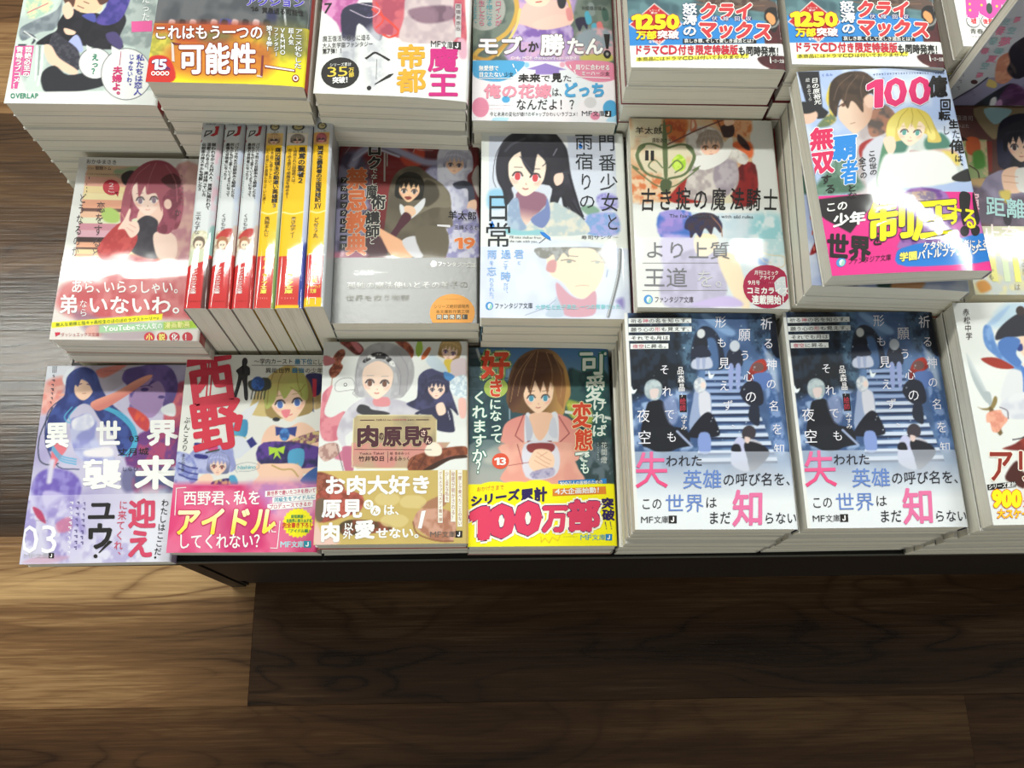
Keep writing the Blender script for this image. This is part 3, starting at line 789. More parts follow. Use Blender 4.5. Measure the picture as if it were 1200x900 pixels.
    a.line([(345, 585), (870, 590)], 6, '#ded5a8'); a.line([(318, 610), (310, 900)], 6, '#ded5a8'); a.line([(904, 625), (902, 820)], 6, '#ded5a8')
    for p in ([(100, 800), (200, 780), (215, 860), (120, 900)],): steak(p, '#a47f78', '#c9a8a0')
    a.S(360, 520, 6)
    a.poly([(65, 40), (190, 0), (215, 60), (120, 130)], '#a47f78', soft=.8, col2='#c9aaa0', ns=2)
    a.poly([(240, 40), (310, 40), (320, 190), (260, 195)], '#b86a86', soft=1); a.line([(200, 10), (260, 240)], 4, '#3b3338')
    a.poly([(305, 0), (1000, 0), (860, 180), (345, 180), (310, 150)], '#b79a80', sm=0, soft=.8, col2='#c98a80', ns=12)
    a.line([(312, 0), (312, 140), (350, 175), (700, 182)], 6, '#ded5a8')
    a.poly([(700, 180), (720, 110), (820, 70), (960, 40), (1110, 30), (1115, 90), (990, 100), (900, 150), (800, 210), (730, 215)], '#6e3b2a', soft=.7, col2='#8f5038', ns=3)
    a.poly([(800, 200), (900, 140), (1000, 100), (1110, 90), (1110, 110), (1000, 125), (880, 190)], '#3f2820', soft=.7)
    for p in ([(740, 110), (860, 170)], [(760, 90), (700, 180)], [(840, 70), (770, 200)]): a.line(p, 4, '#4a2a20')
    a.poly([(820, 60), (850, 10), (900, 0), (940, 40), (930, 90), (850, 95)], '#e5dccb', soft=.7)
    # band
    bv = a.band(197, 560)
    a.below(bv, '#cbb169', col2='#c2a964', ns=30)
    a.poly([(60, 210), (200, 250), (260, 340), (120, 380), (60, 330)], '#7a4030', soft=1, col2='#9c5a48', ns=3)
    a.poly([(60, 360), (200, 330), (380, 370), (370, 480), (230, 530), (90, 560), (50, 480)], '#b85c50', soft=1, col2='#8a4436', ns=4); a.poly([(50, 420), (120, 400), (110, 540), (60, 540)], '#6e5d4c', soft=2)
    a.poly([(230, 570), (330, 540), (560, 570), (570, 620), (300, 650), (230, 630)], '#50412c', soft=1, col2='#8a4a38')
    a.poly([(60, 560), (110, 640), (220, 680), (200, 712), (50, 712)], '#e0bcb0', soft=2)
    a.poly([(740, 560), (800, 470), (980, 480), (1040, 560), (1020, 690), (900, 690), (770, 610)], '#c99a86', soft=1, col2='#a8735c', ns=5)
    a.poly([(790, 450), (900, 390), (980, 370), (960, 450), (850, 470)], '#a5765a', soft=1); a.line([(740, 560), (770, 640), (900, 690), (1020, 695)], 10, '#8a5a40')
    for (x, y, r) in ((560, 400, 90), (740, 420, 95), (610, 550, 100)): a.poly([(x - r, y), (x - r * .6, y - 40), (x, y - 45), (x + r * .6, y - 38), (x + r, y), (x + r * .6, y + 42), (x, y + 45), (x - r * .7, y + 38)], '#d5c184', al=.8, soft=1)
    for x in (912, 960, 1005, 1050):
        pass
    # lettering
    a.S(360, 390, 6)
    D = '#4a2630'
    a.T('肉', (335, 655, 505, 810), D, b=.06, o=((.03, '#d8c79c'),)); a.T('の', (495, 700, 535, 765), D, b=.05); a.T('原見', (525, 660, 800, 810), D, b=.06, o=((.03, '#d8c79c'),))
    a.disc(810, 715, 32, 32, D, 1); a.T('さ', (790, 690, 832, 740), '#e8c9b8', b=.03); a.disc(845, 765, 32, 32, D, 1); a.T('ん', (824, 742, 868, 792), '#e8c9b8', b=.03); a.quadl([(800, 678), (865, 678), (860, 690), (800, 690)], D, 2)
    a.T('NIKU no', (480, 612, 585, 627), D); a.T('HARAMI', (592, 612, 690, 627), '#b0485a'); a.T('san', (700, 612, 748, 627), D)
    a.quadl([(365, 618), (465, 618), (465, 623), (365, 623)], D); a.quadl([(760, 618), (850, 618), (850, 623), (760, 623)], D)
    a.disc(258, 368, 12, 12, '#555058', 1); a.disc(258, 368, 8, 8, '#dddfdd', 2)
    a.line([(345, 460), (310, 430), (320, 405), (200, 415), (185, 370), (220, 330), (290, 320), (320, 350), (325, 400)], 3, '#7a767c')
    a.S(360, 520, 6)
    a.quadl([(325, 44), (870, 50), (870, 53), (325, 47)], D); a.quadl([(560, 60), (563, 60), (563, 140), (560, 140)], D)
    a.T('Yuuko Takei', (360, 64, 535, 84), D); a.T('竹井10日', (355, 92, 540, 130), '#3a1d22', b=.02); a.T('絵 あるみっく', (575, 64, 720, 86), D); a.T('あるみっく', (572, 94, 720, 130), '#3a1d22', b=.01)
    a.T('お肉大好き', (115, 228, 870, 365), W_, b=.05); a.T('原見', (100, 390, 385, 525), W_, b=.05); a.T('は、', (530, 430, 660, 510), W_, b=.04)
    a.disc(428, 432, 34, 34, W_, 0); a.T('さ', (405, 408, 450, 455), '#b59a50', b=.02); a.disc(477, 475, 36, 36, W_, 0); a.T('ん', (452, 450, 500, 500), '#b59a50', b=.02)
    a.T('肉', (90, 555, 235, 690), W_, b=.06); a.T('以', (255, 555, 325, 612), W_, b=.04); a.T('外', (250, 610, 320, 670), W_, b=.04); a.T('愛', (330, 540, 475, 670), W_, b=.06); a.T('せない。', (480, 590, 800, 670), W_, b=.05)
    a.shape([(800, 480), (830, 475), (800, 600), (775, 600)], W_, 1)
    for x, y1, t in ((1052, 590, '一度しか食べたことのない'), (1005, 555, '秘密が明かされる？'), (962, 420, '少し変な私を'), (915, 562, 'グルメラブコメディ第一弾')):
        a.quadl([(x, 197), (x + 34, 197), (x + 32, y1), (x, y1)], '#e9e6dc', 0); a.T(t, (x + 4, 205, x + 30, y1 - 8), '#a5643c', 'v')
    a.mf(858, 618, 1085, 664, '#6a625a', K_)
    return a

def art_pinkblazer():
    a = Art([(548, 405), (712, 409), (724.7, 640.3), (549.2, 640.3)], bg='#3d5566')
    a.S(540, 390, 6)
    a.full('#30505a', col2='#26424e', ns=20)
    a.poly([(100, 95), (1035, 115), (1040, 330), (300, 330)], '#3f6ea4', sm=0, soft=3, grad=('#6f95b4', (600, 100), (600, 330)))
    a.poly([(50, 95), (120, 100), (330, 560), (330, 905), (50, 905)], '#2e4650', sm=0, soft=2, col2='#3c5560', ns=6)
    for y in (130, 215, 300, 390): a.line([(50, y), (330, y + 14)], 5, '#1f343c')
    a.line([(300, 110), (330, 200), (345, 600)], 9, '#93a5b5'); a.line([(110, 105), (135, 180)], 20, '#b9c3cc')
    a.poly([(740, 300), (850, 280), (1045, 320), (1060, 905), (740, 905)], '#24404a', soft=2, col2='#345a5c', ns=8)
    a.poly([(740, 480), (820, 490), (900, 520), (930, 640), (780, 600)], '#9fb04a', soft=2, col2='#c9c95a', ns=3)
    a.line([(740, 560), (1060, 610)], 22, '#dfe5e2'); a.poly([(190, 820), (300, 780), (320, 905), (170, 905)], '#c6c0b4', soft=3)
    # figure
    a.poly([(320, 420), (350, 260), (420, 160), (520, 115), (640, 125), (720, 210), (760, 330), (770, 440), (740, 500), (720, 580), (650, 570), (400, 560), (330, 500)], '#6b4c34', soft=.8, grad=('#c79a5a', (560, 300), (740, 330)))
    a.poly([(300, 905), (290, 720), (330, 620), (480, 570), (680, 570), (800, 640), (830, 760), (815, 905)], '#dd8f86', soft=.8, grad=('#e8a698', (600, 600), (600, 900)))
    a.poly([(455, 580), (490, 570), (550, 700), (620, 580), (680, 570), (690, 760), (650, 905), (480, 905), (450, 740)], '#d9dae2', soft=.7)
    a.poly([(490, 570), (640, 570), (620, 680), (560, 760), (505, 680)], '#e9bda2', soft=.7)
    a.poly([(455, 590), (480, 600), (510, 700), (470, 770)], '#b9bccc', soft=.5); a.poly([(640, 600), (670, 620), (680, 740), (620, 710)], '#c9cbd8', soft=.5)
    a.head(545, 430, 138, '#8a5e42', '#f2ceb2', '#4c93ad', dark='#4a2e22', bangs=0, back=0)
    a.poly([(335, 520), (345, 340), (400, 190), (520, 125), (640, 150), (720, 260), (740, 400), (720, 540), (680, 480), (660, 380), (630, 330), (610, 440), (580, 340), (560, 420), (520, 330), (490, 440), (460, 370), (430, 460), (410, 530), (370, 560)], '#553628', sm=0, soft=.6, grad=('#a8784c', (560, 300), (700, 440)))
    for p in ([(520, 130), (440, 260), (400, 440)], [(540, 130), (520, 260), (490, 400)], [(600, 140), (640, 260), (640, 400)], [(650, 160), (710, 300), (700, 460)], [(500, 140), (390, 300), (350, 480)]): a.line(p, 4, '#c59a6a', al=.8)
    for p in ([(445, 570), (385, 720), (445, 770)], [(445, 770), (370, 820), (430, 905)], [(690, 590), (765, 710), (700, 770)], [(700, 770), (770, 840), (740, 905)]): a.line(p, 6, '#8a3038', sm=0)
    a.poly([(470, 760), (555, 775), (640, 760), (640, 830), (560, 830), (480, 850)], '#8a3a3c', soft=.5, col2='#6b2a30')
    a.poly([(490, 860), (540, 820), (620, 830), (660, 870), (655, 905), (490, 905)], '#f0caae', soft=.5)
    a.poly([(720, 780), (780, 800), (740, 870)], '#c9d070', soft=1)
    a.S(540, 520, 6)
    a.poly([(60, 0), (320, 0), (330, 290), (60, 320)], '#7e9192', soft=1, al=.75, grad=('#c9c3ba', (100, 0), (100, 200)))
    a.poly([(290, 0), (340, 130), (310, 270), (850, 290), (830, 180), (800, 100), (810, 0)], '#e39f90', soft=.8, col2='#e9ad9c', ns=14)
    a.poly([(450, 0), (660, 0), (700, 150), (640, 240), (460, 230)], '#d6d4e0', soft=.8)
    a.poly([(480, 0), (650, 0), (640, 60), (490, 60)], '#8a3a3c', soft=.5)
    a.poly([(495, 90), (530, 40), (620, 45), (660, 100), (650, 170), (580, 200), (520, 195), (480, 140)], '#f0caae', soft=.6)
    for p in ([(540, 60), (600, 100), (640, 120)], [(530, 85), (590, 125), (630, 145)], [(520, 115), (580, 150), (620, 168)], [(610, 60), (560, 90)]): a.line(p, 4, '#c98f74')
    a.poly([(500, 200), (650, 170), (650, 230), (520, 245)], '#b3acc6', soft=1, col2='#8d86ac', ns=3)
    a.line([(340, 150), (480, 130)], 4, '#a0504c'); a.line([(400, 0), (440, 140)], 5, '#8a3038')
    a.poly([(850, 60), (930, 0), (1050, 0), (1060, 300), (900, 300)], '#35484c', soft=2, col2='#60707a', ns=4)
    # band, scalloped at its left end
    bv = a.band(285, 800)
    Y = '#f7ee12'
    a.below(bv, Y)
    for (x, y, rx, ry) in ((110, 300, 45, 20), (240, 290, 110, 32), (390, 285, 110, 26), (540, 280, 100, 30)): a.ell(x, y + 10, rx, ry + 6, Y)
    # lettering
    a.S(540, 390, 6)
    G = (.07, '#1f6f64')
    a.T('好', (140, 115, 345, 320), '#d9482c', b=.045, o=((.05, '#e9ddb0'), (.1, '#7da060'))); a.disc(245, 380, 84, 72, '#a9bf5c', 0); a.T('き', (190, 310, 300, 450), '#d9482c', b=.05, o=((.05, '#f2e8c8'),))
    a.T('になって', (195, 455, 285, 775), '#e6efe8', 'v', b=.03, o=(G,), sh=(15, 0)); a.T('くれますか', (75, 395, 185, 905), '#e6efe8', 'v', b=.03, o=(G,))
    a.T('可', (825, 130, 1025, 310), '#e6efe8', b=.03, o=(G,)); a.T('愛', (870, 300, 1015, 500), '#e6efe8', b=.025, o=(G,)); a.T('ければ', (920, 470, 1025, 740), '#e6efe8', 'v', b=.03, o=(G,))
    a.T('変', (780, 490, 920, 680), '#d9482c', b=.045, o=((.05, '#f0e0b4'),)); a.T('態', (800, 680, 930, 840), '#d9482c', b=.04, o=((.05, '#f0e0b4'),)); a.T('で', (800, 830, 915, 920), '#e6efe8', b=.03, o=(G,))
    a.T('花間', (985, 775, 1030, 870), '#dfe6e2', 'v'); a.scrib(955, 780, 975, 905, 1, '#b9c6c0')
    
    a.S(540, 520, 6)
    a.disc(282, 118, 60, 56, '#d8543a', 0); a.T('13', (240, 90, 325, 150), W_, b=.05, lvl=4)
    a.T('燈', (985, 95, 1030, 145), '#dfe6e2'); a.T('？', (105, 105, 180, 215), '#e6efe8', b=.04, o=(G,)); a.T('も', (840, 130, 910, 220), '#e6efe8', b=.03, o=(G,)); a.T('で', (800, 60, 905, 140), '#e6efe8', b=.03, o=(G,))
    a.T('おかげさまで', (115, 296, 310, 335), '#d2693c', b=.01, sh=(0, -14))
    N = '#2b1c58'
    a.T('シリーズ', (70, 362, 420, 440), N, b=.07, sh=(0, -48)); a.T('累計', (425, 318, 612, 425), N, b=.06, sh=(0, -20))
    a.quadl([(690, 262), (1025, 250), (1025, 288), (690, 300)], '#2a7fc8', 0); a.T('100万人の皆様のための', (700, 268, 1000, 298), W_, b=.02, sh=(0, -10), lvl=3)
    a.quadl([(650, 320), (1020, 306), (1025, 360), (650, 370)], '#e0862c', 0); a.T('4大企画始動！', (665, 318, 1005, 362), W_, b=.04, sh=(0, -10), lvl=3)
    P = '#dc3f62'
    O = ((.035, '#2b1c6a'), (.11, '#fbf6e6'))
    a.T('100', (80, 440, 580, 690), P, b=.11, o=O, sh=(0, -50), lvl=4); a.T('万', (580, 425, 760, 625), P, b=.075, o=O, lvl=4); a.T('部', (755, 400, 985, 620), P, b=.075, o=O, lvl=4)
    a.T('突破', (985, 385, 1075, 545), N, 'v', b=.06, sh=(15, 0)); a.T('！！', (1015, 545, 1085, 615), N, b=.04, sk=-.2)
    a.scrib(725, 650, 825, 662, 1, '#8a8a40', 'h'); a.line([(570, 660), (575, 700), (600, 670), (630, 705), (650, 665), (690, 690), (705, 655)], 4, '#d2a02c', sm=0)
    a.mf(845, 640, 1068, 684, '#4a9cc0', '#1c80c4')
    return a

def art_stairs(q):
    a = Art(q, bg='#46608c')
    a.q = homography([(731.4, 366), (908.8, 368.8), (939, 621), (743.8, 619.2)], [(0, 0), (a.W, 0), (a.W, a.H), (0, a.H)])
    a.S(720, 355, 5.4545)
    a.full('#3d5680', col2='#5a78a4', ns=14)
    a.poly([(100, 80), (400, 70), (480, 200), (520, 420), (480, 600), (300, 700), (110, 640)], '#101620', soft=3, col2='#1c2a3c', ns=5)
    a.poly([(420, 90), (520, 60), (520, 500), (440, 440)], '#587a98', soft=5, al=.8, col2='#2a4058', ns=3)
    a.poly([(850, 80), (1010, 90), (1040, 330), (900, 300)], '#1c2c44', soft=4, col2='#3c5674', ns=3)
    a.poly([(1000, 90), (1030, 90), (1060, 340), (1000, 300)], '#0f1626', soft=1)
    a.poly([(500, 400), (500, 230), (560, 150), (640, 180), (690, 290), (690, 420)], '#1a2438', soft=1)
    a.poly([(560, 400), (570, 260), (610, 220), (650, 260), (660, 420)], '#45628e', soft=1.5)
    a.poly([(580, 70), (760, 180), (720, 210), (560, 100)], '#7a9ac4', soft=2)
    a.poly([(110, 620), (480, 560), (560, 905), (120, 905)], '#38527e', soft=4, col2='#8fa6cc', ns=6)
    # the flight of steps, treads light and risers dark
    for i in range(13):
        y = 430 + i * 37 + i * i * .8
        x0 = 600 - i * 4; x1 = 800 + i * 20
        a.poly([(x0 - 20, y), (x1, y), (x1 + 8, y + 20 + i * .5), (x0 - 24, y + 20 + i * .5)], '#8fa4cc' if i < 5 else '#c4cfe4', sm=0, soft=.6)
        a.poly([(x0 - 20, y + 20 + i * .5), (x1 + 6, y + 20 + i * .5), (x1 + 8, y + 33 + i * .7), (x0 - 24, y + 33 + i * .7)], '#2c3e66' if i % 3 else '#1d2a48', sm=0, soft=.6)
    a.poly([(940, 330), (980, 330), (1100, 905), (1020, 905)], '#3a5a8e', soft=2, col2='#7b95c4', ns=4)
    a.poly([(955, 330), (1010, 340), (1050, 560), (1000, 480)], '#c3cfe2', soft=3, al=.7)
    def fig(cx, cy, h, hair, top, bot, leg='#a9b4d8', skirt=1):
        r = h * .085
        a.poly([(cx - r * 1.5, cy + r * 2), (cx + r * 1.5, cy + r * 2), (cx + r * 1.9, cy + h * .5), (cx - r * 1.9, cy + h * .5)], top, soft=.6)
        if skirt: a.poly([(cx - r * 1.4, cy + h * .42), (cx + r * 1.4, cy + h * .42), (cx + r * 3, cy + h * .68), (cx - r * 3, cy + h * .68)], bot, soft=.6)
        for s_ in (-1, 1): a.poly([(cx + s_ * r * .9 - r * .6, cy + h * .5), (cx + s_ * r * .9 + r * .6, cy + h * .5), (cx + s_ * r * .9 + r * .4, cy + h * .97), (cx + s_ * r * .9 - r * .4, cy + h * .97)], leg if skirt else bot, soft=.6)
        if skirt: a.poly([(cx - r * 1.4, cy + h * .42), (cx + r * 1.4, cy + h * .42), (cx + r * 3, cy + h * .68), (cx - r * 3, cy + h * .68)], bot, soft=.6)
        a.ell(cx, cy + r, r * 1.25, r * 1.4, hair)
    a.poly([(500, 360), (600, 340), (620, 410), (500, 415)], '#b9bfd4', soft=1)
    fig(550, 175, 240, '#c9ccd0', '#181c2a', '#20263a', '#9aa4c4')
    fig(765, 250, 300, '#bfc6d2', '#22283a', '#8f9ccc', skirt=0)
    a.poly([(850, 480), (880, 390), (950, 360), (975, 420), (930, 460), (880, 560)], '#a8352c', soft=.8, col2='#7a2420')
    a.poly([(880, 460), (990, 450), (1000, 520), (920, 560)], '#5470ac', soft=.8); a.poly([(800, 570), (850, 500), (930, 520), (950, 640), (860, 650)], '#1b1f30', soft=.7)
    a.poly([(870, 650), (920, 650), (925, 780), (860, 740)], '#1e2436'); a.ell(915, 410, 36, 30, '#6a4a48')
    # central figure with a pale coat
    a.poly([(480, 800), (500, 620), (520, 550), (600, 560), (620, 640), (600, 780)], '#93a2c4', soft=.8)
    a.poly([(540, 560), (600, 570), (615, 640), (610, 700), (550, 720)], '#cfd0dc', soft=.8)
    a.poly([(470, 830), (560, 710), (620, 700), (675, 820), (640, 850), (520, 855)], '#151826', soft=.7)
    a.poly([(540, 850), (610, 850), (608, 905), (545, 905)], '#7e93cc')
    a.ell(545, 520, 40, 50, '#d4d7dc', col2='#b3b9c6', ns=2); a.ell(565, 520, 16, 20, '#e6cfc8')
    # standing figure at the left in a dark cloak
    a.poly([(180, 905), (200, 660), (240, 615), (310, 620), (350, 740), (430, 850), (490, 905)], '#11141f', soft=.8)
    a.poly([(310, 620), (390, 600), (400, 740), (350, 760)], '#8795bd', soft=2, al=.8)
    a.poly([(190, 560), (200, 500), (250, 478), (298, 510), (300, 570), (270, 610), (215, 600)], '#98a6ae', soft=.8, col2='#b6c2c6', ns=3)
    a.poly([(225, 545), (280, 540), (272, 590), (235, 600)], '#d6c4c2', soft=.7)
    a.ell(860, 830, 45, 42, '#3a3238'); a.poly([(770, 905), (800, 850), (840, 870), (900, 870), (940, 905)], '#b5b3c0')
    rnd = random.Random(4)
    for _ in range(60): a.ell(rnd.uniform(110, 900), rnd.uniform(80, 900), 4, 4, '#d7e2ee', al=rnd.uniform(.3, .9))
    for (x, y) in ((615, 460), (120, 550)): a.poly([(x - 15, y - 30), (x, y - 5), (x + 22, y - 10), (x + 5, y + 18), (x - 15, y + 12)], '#e5edf2', soft=.6)
    a.S(720, 500, 5.4545)
    a.poly([(190, 100), (200, 0), (440, 0), (480, 90), (400, 130), (300, 160)], '#141822', soft=.8); a.line([(400, 20), (490, 110)], 14, '#9aa6c8')
    a.poly([(540, 40), (608, 40), (612, 160), (545, 160)], '#7e93cc', soft=.8)
    a.poly([(750, 240), (760, 120), (790, 60), (830, 90), (850, 200), (860, 290)], '#b9bbdc', soft=1)
    a.poly([(830, 110), (870, 90), (960, 120), (995, 170), (960, 230), (880, 290), (850, 200)], '#1b1c26', soft=.8)
    a.ell(862, 30, 42, 42, '#38323a'); a.poly([(835, 60), (870, 70), (860, 100), (840, 95)], '#d9c0ba')
    a.poly([(750, 150), (760, 110), (800, 110), (810, 160)], '#1b1c26')
    bv = a.band(152, 500)
    a.below(bv, '#cdd3e0', al=.6, soft=1)
    a.below(bv + 20, '#e8ebee', al=.9, soft=26)
    a.poly([(780, 240), (1000, 240), (1000, 330), (800, 300)], '#b4b6c2', al=.4, soft=8)
    # white margins of the sheet
    a._mix((slice(None), slice(None)), np.clip((2.2 - a.U) / .6 + .5, 0, 1), '#e3e3e1')
    # lettering
    a.S(720, 355, 5.4545)
    def strip(y, x1, parts, x0=88):
        a.quadl([(x0, y), (x1, y + 2), (x1, y + 34), (x0, y + 34)], '#dfe2e2', -2)
        n = sum(len(p[0]) for p in parts); k = 0
        for t, c in parts:
            a.T(t, (x0 + 14 + (x1 - x0 - 20) * k / n, y + 4, x0 + 14 + (x1 - x0 - 20) * (k + len(t)) / n, y + 32), c, b=.005); k += len(t)
    strip(94, 487, (('祈る', '#333'), ('神', '#c8506a'), ('の名を知らす、', '#333'))); strip(148, 490, (('願う心の', '#333'), ('形', '#c8506a'), ('も見えす、', '#333')))
    strip(201, 350, (('それでも月は', '#333'),)); strip(253, 342, (('夜空', '#c8506a'), ('に昇る。', '#333')), 100)
    Z = '#e6e4ee'
    for ch, x, y, s_ in (('祈', 925, 95, 80), ('る', 945, 225, 70), ('神', 965, 355, 75), ('の', 965, 480, 70), ('名', 985, 620, 70), ('を', 1005, 765, 75), ('願', 785, 165, 80), ('う', 795, 300, 70), ('心', 820, 430, 70), ('の', 830, 555, 80),
                         ('形', 635, 85, 75), ('も', 650, 220, 65), ('見', 660, 345, 75), ('え', 665, 490, 68), ('ず', 690, 615, 68), ('、', 745, 740, 50), ('そ', 285, 385, 65), ('れ', 300, 520, 70), ('で', 315, 665, 70), ('も', 330, 810, 70), ('夜', 140, 665, 85), ('空', 145, 800, 90)):
        a.T(ch, (x, y, x + s_, y + s_ * 1.05), Z, b=.004)
    a.T('品森晶', (395, 400, 440, 560), '#e9e6ea', 'v', b=.015, sh=(12, 0)); a.quadl([(412, 580), (458, 580), (462, 690), (416, 690)], '#141018', 0); a.T('～', (412, 565, 445, 595), '#e9e6ea', 'v'); a.T('みすみ', (422, 700, 465, 805), '#e9e6ea', 'v', b=.01); a.T('絵師', (415, 600, 455, 685), '#c43a50', 'v', b=.01)
    a.S(720, 500, 5.4545)
    a.T('知', (1020, 105, 1095, 180), Z, b=.0)
    B = '#6482c4'; PK = '#e070a0'; K2 = '#2a2a32'
    a.T('失', (125, 140, 345, 390), PK, b=.012, g2='#e2487c'); a.T('われた', (325, 170, 565, 250), K2, b=.01); a.T('英雄', (435, 265, 690, 395), B, b=.01); a.T('の呼び名を、', (692, 290, 1150, 380), K2, b=.008)
    a.T('この', (165, 440, 305, 525), K2, b=.005); a.T('世界', (320, 420, 575, 545), B, b=.005); a.T('は', (580, 440, 660, 520), K2, b=.005)
    a.T('まだ', (600, 535, 750, 625), K2, b=.01); a.T('知', (755, 395, 965, 645), PK, b=.03); a.T('らない。', (960, 545, 1225, 628), K2, b=.01)
    a.mf(165, 562, 398, 612, '#3a3a3c', K_)
    return a

def art_sword():
    a = Art([(1106.7, 355), (1288, 353), (1349, 612), (1154, 615.7)], bg='#e0e2e0')
    a.S(1040, 350, 7.5)
    a.poly([(840, 230), (880, 120), (980, 40), (1100, 30), (1300, 30), (1300, 200), (900, 260)], '#bcd2e2', soft=4)
    a.poly([(770, 330), (780, 240), (830, 230), (860, 300), (900, 420), (1060, 560), (1200, 640), (1300, 700), (1300, 760), (1120, 690), (900, 520), (800, 430)], '#5c86c4', soft=1, col2='#7ea4d8', ns=6)
    a.poly([(800, 230), (880, 150), (1000, 60), (980, 110), (880, 220)], '#9dbbe0', soft=1.5, al=.8)
    a.poly([(1080, 350), (1200, 300), (1350, 300), (1350, 560), (1200, 560), (1100, 470)], '#f1cfb6', soft=1)
    a.poly([(1060, 420), (1110, 395), (1120, 450), (1080, 460)], '#2f3f80', soft=.8)
    a.poly([(880, 360), (900, 280), (1000, 180), (1120, 120), (1350, 110), (1350, 290), (1100, 330), (960, 350)], '#292934', soft=1)
    a.ell(1100, 105, 40, 42, '#3a2f30')
    a.poly([(900, 400), (960, 340), (1060, 340), (1100, 380), (1060, 480), (1110, 560), (1060, 600), (940, 500)], '#4d76b8', soft=1)
    a.poly([(750, 530), (890, 520), (1040, 600), (980, 620), (860, 600)], '#9c3226', soft=.8)
    a.poly([(930, 905), (980, 660), (1060, 620), (1160, 700), (1180, 905)], '#d9dade', soft=1.5)
    a.poly([(1100, 580), (1200, 700), (1200, 900), (1130, 890), (1120, 700)], '#4b78c0', soft=1)
    a.poly([(1120, 580), (1200, 560), (1300, 640), (1300, 720), (1200, 660)], '#f1cfb6', soft=1)
    a.poly([(622, 475), (700, 600), (810, 830), (830, 905), (790, 905), (700, 760), (650, 620)], '#a9b2b6', soft=.8, grad=('#d5dadc', (650, 620), (700, 600)))
    a.S(1040, 460, 7.5)
    a.poly([(770, 0), (830, 0), (850, 110), (830, 130), (800, 60)], '#a9b2b6', soft=.8)
    a.poly([(720, 125), (760, 140), (830, 125), (865, 40), (890, 40), (890, 90), (850, 150), (770, 155)], '#8a7848', soft=.7)
    a.poly([(820, 150), (860, 150), (930, 330), (940, 355), (900, 365)], '#6e5a38', soft=.8)
    a.poly([(800, 190), (860, 160), (960, 160), (985, 240), (940, 300), (900, 350), (850, 340), (830, 270), (800, 260)], '#e8a890', soft=.8, col2='#d98f7a', ns=3)
    a.poly([(920, 130), (960, 60), (1100, 0), (1350, 0), (1300, 200), (1000, 230)], '#dcdde2', soft=1.2, col2='#c9cbd6', ns=8); a.line([(915, 130), (980, 160), (990, 230)], 7, '#4a3a48')
    a.poly([(950, 500), (1050, 450), (1200, 350), (1350, 330), (1350, 500)], '#8e3328', soft=1, col2='#6b241e')
    a.poly([(960, 740), (1060, 600), (1120, 700), (1200, 680), (1140, 850), (1020, 800)], '#4a211c', soft=1.2)
    a.poly([(1140, 905), (1150, 800), (1300, 700), (1300, 905)], '#f1cfb6', soft=1)
    a.line([(1190, 350), (1110, 400), (1030, 415)], 9, '#26242c'); a.ell(1165, 305, 26, 22, '#26242c'); a.ell(1167, 306, 16, 12, '#dcdde2')
    a.S(1040, 560, 7.5)
    a.band(60, 900)
    a.poly([(1140, 100), (1300, 60), (1300, 420), (1150, 410)], '#efd0bb', soft=3)
    # lettering
    a.S(1040, 350, 7.5)
    a.T('赤松中学', (585, 85, 645, 365), '#3a2c30', 'v', b=.01, sh=(35, 0))
    a.S(1040, 460, 7.5)
    a.T('アリア', (800, 480, 1500, 800), '#8e2c20', b=.035, o=((.05, '#f0e6da'),), lvl=3)
    a.S(1040, 560, 7.5)
    a.quadl([(797, 62), (1050, 32), (1052, 82), (802, 112)], '#1d1a1c', 0); a.T('シリーズ累計', (808, 60, 1050, 108), W_, b=.03, sh=(0, -26), lvl=2)
    a.T('900', (845, 100, 1100, 272), '#f5e614', b=.09, o=((.05, '#e0622c'),), lvl=4); a.T('万部突破', (1108, 195, 1500, 260), '#e87a6a', b=.04, lvl=3)
    a.T('大スケール', (885, 275, 1240, 360), '#f5c81e', b=.05, o=((.06, '#dc4a24'),), lvl=4)
    return a
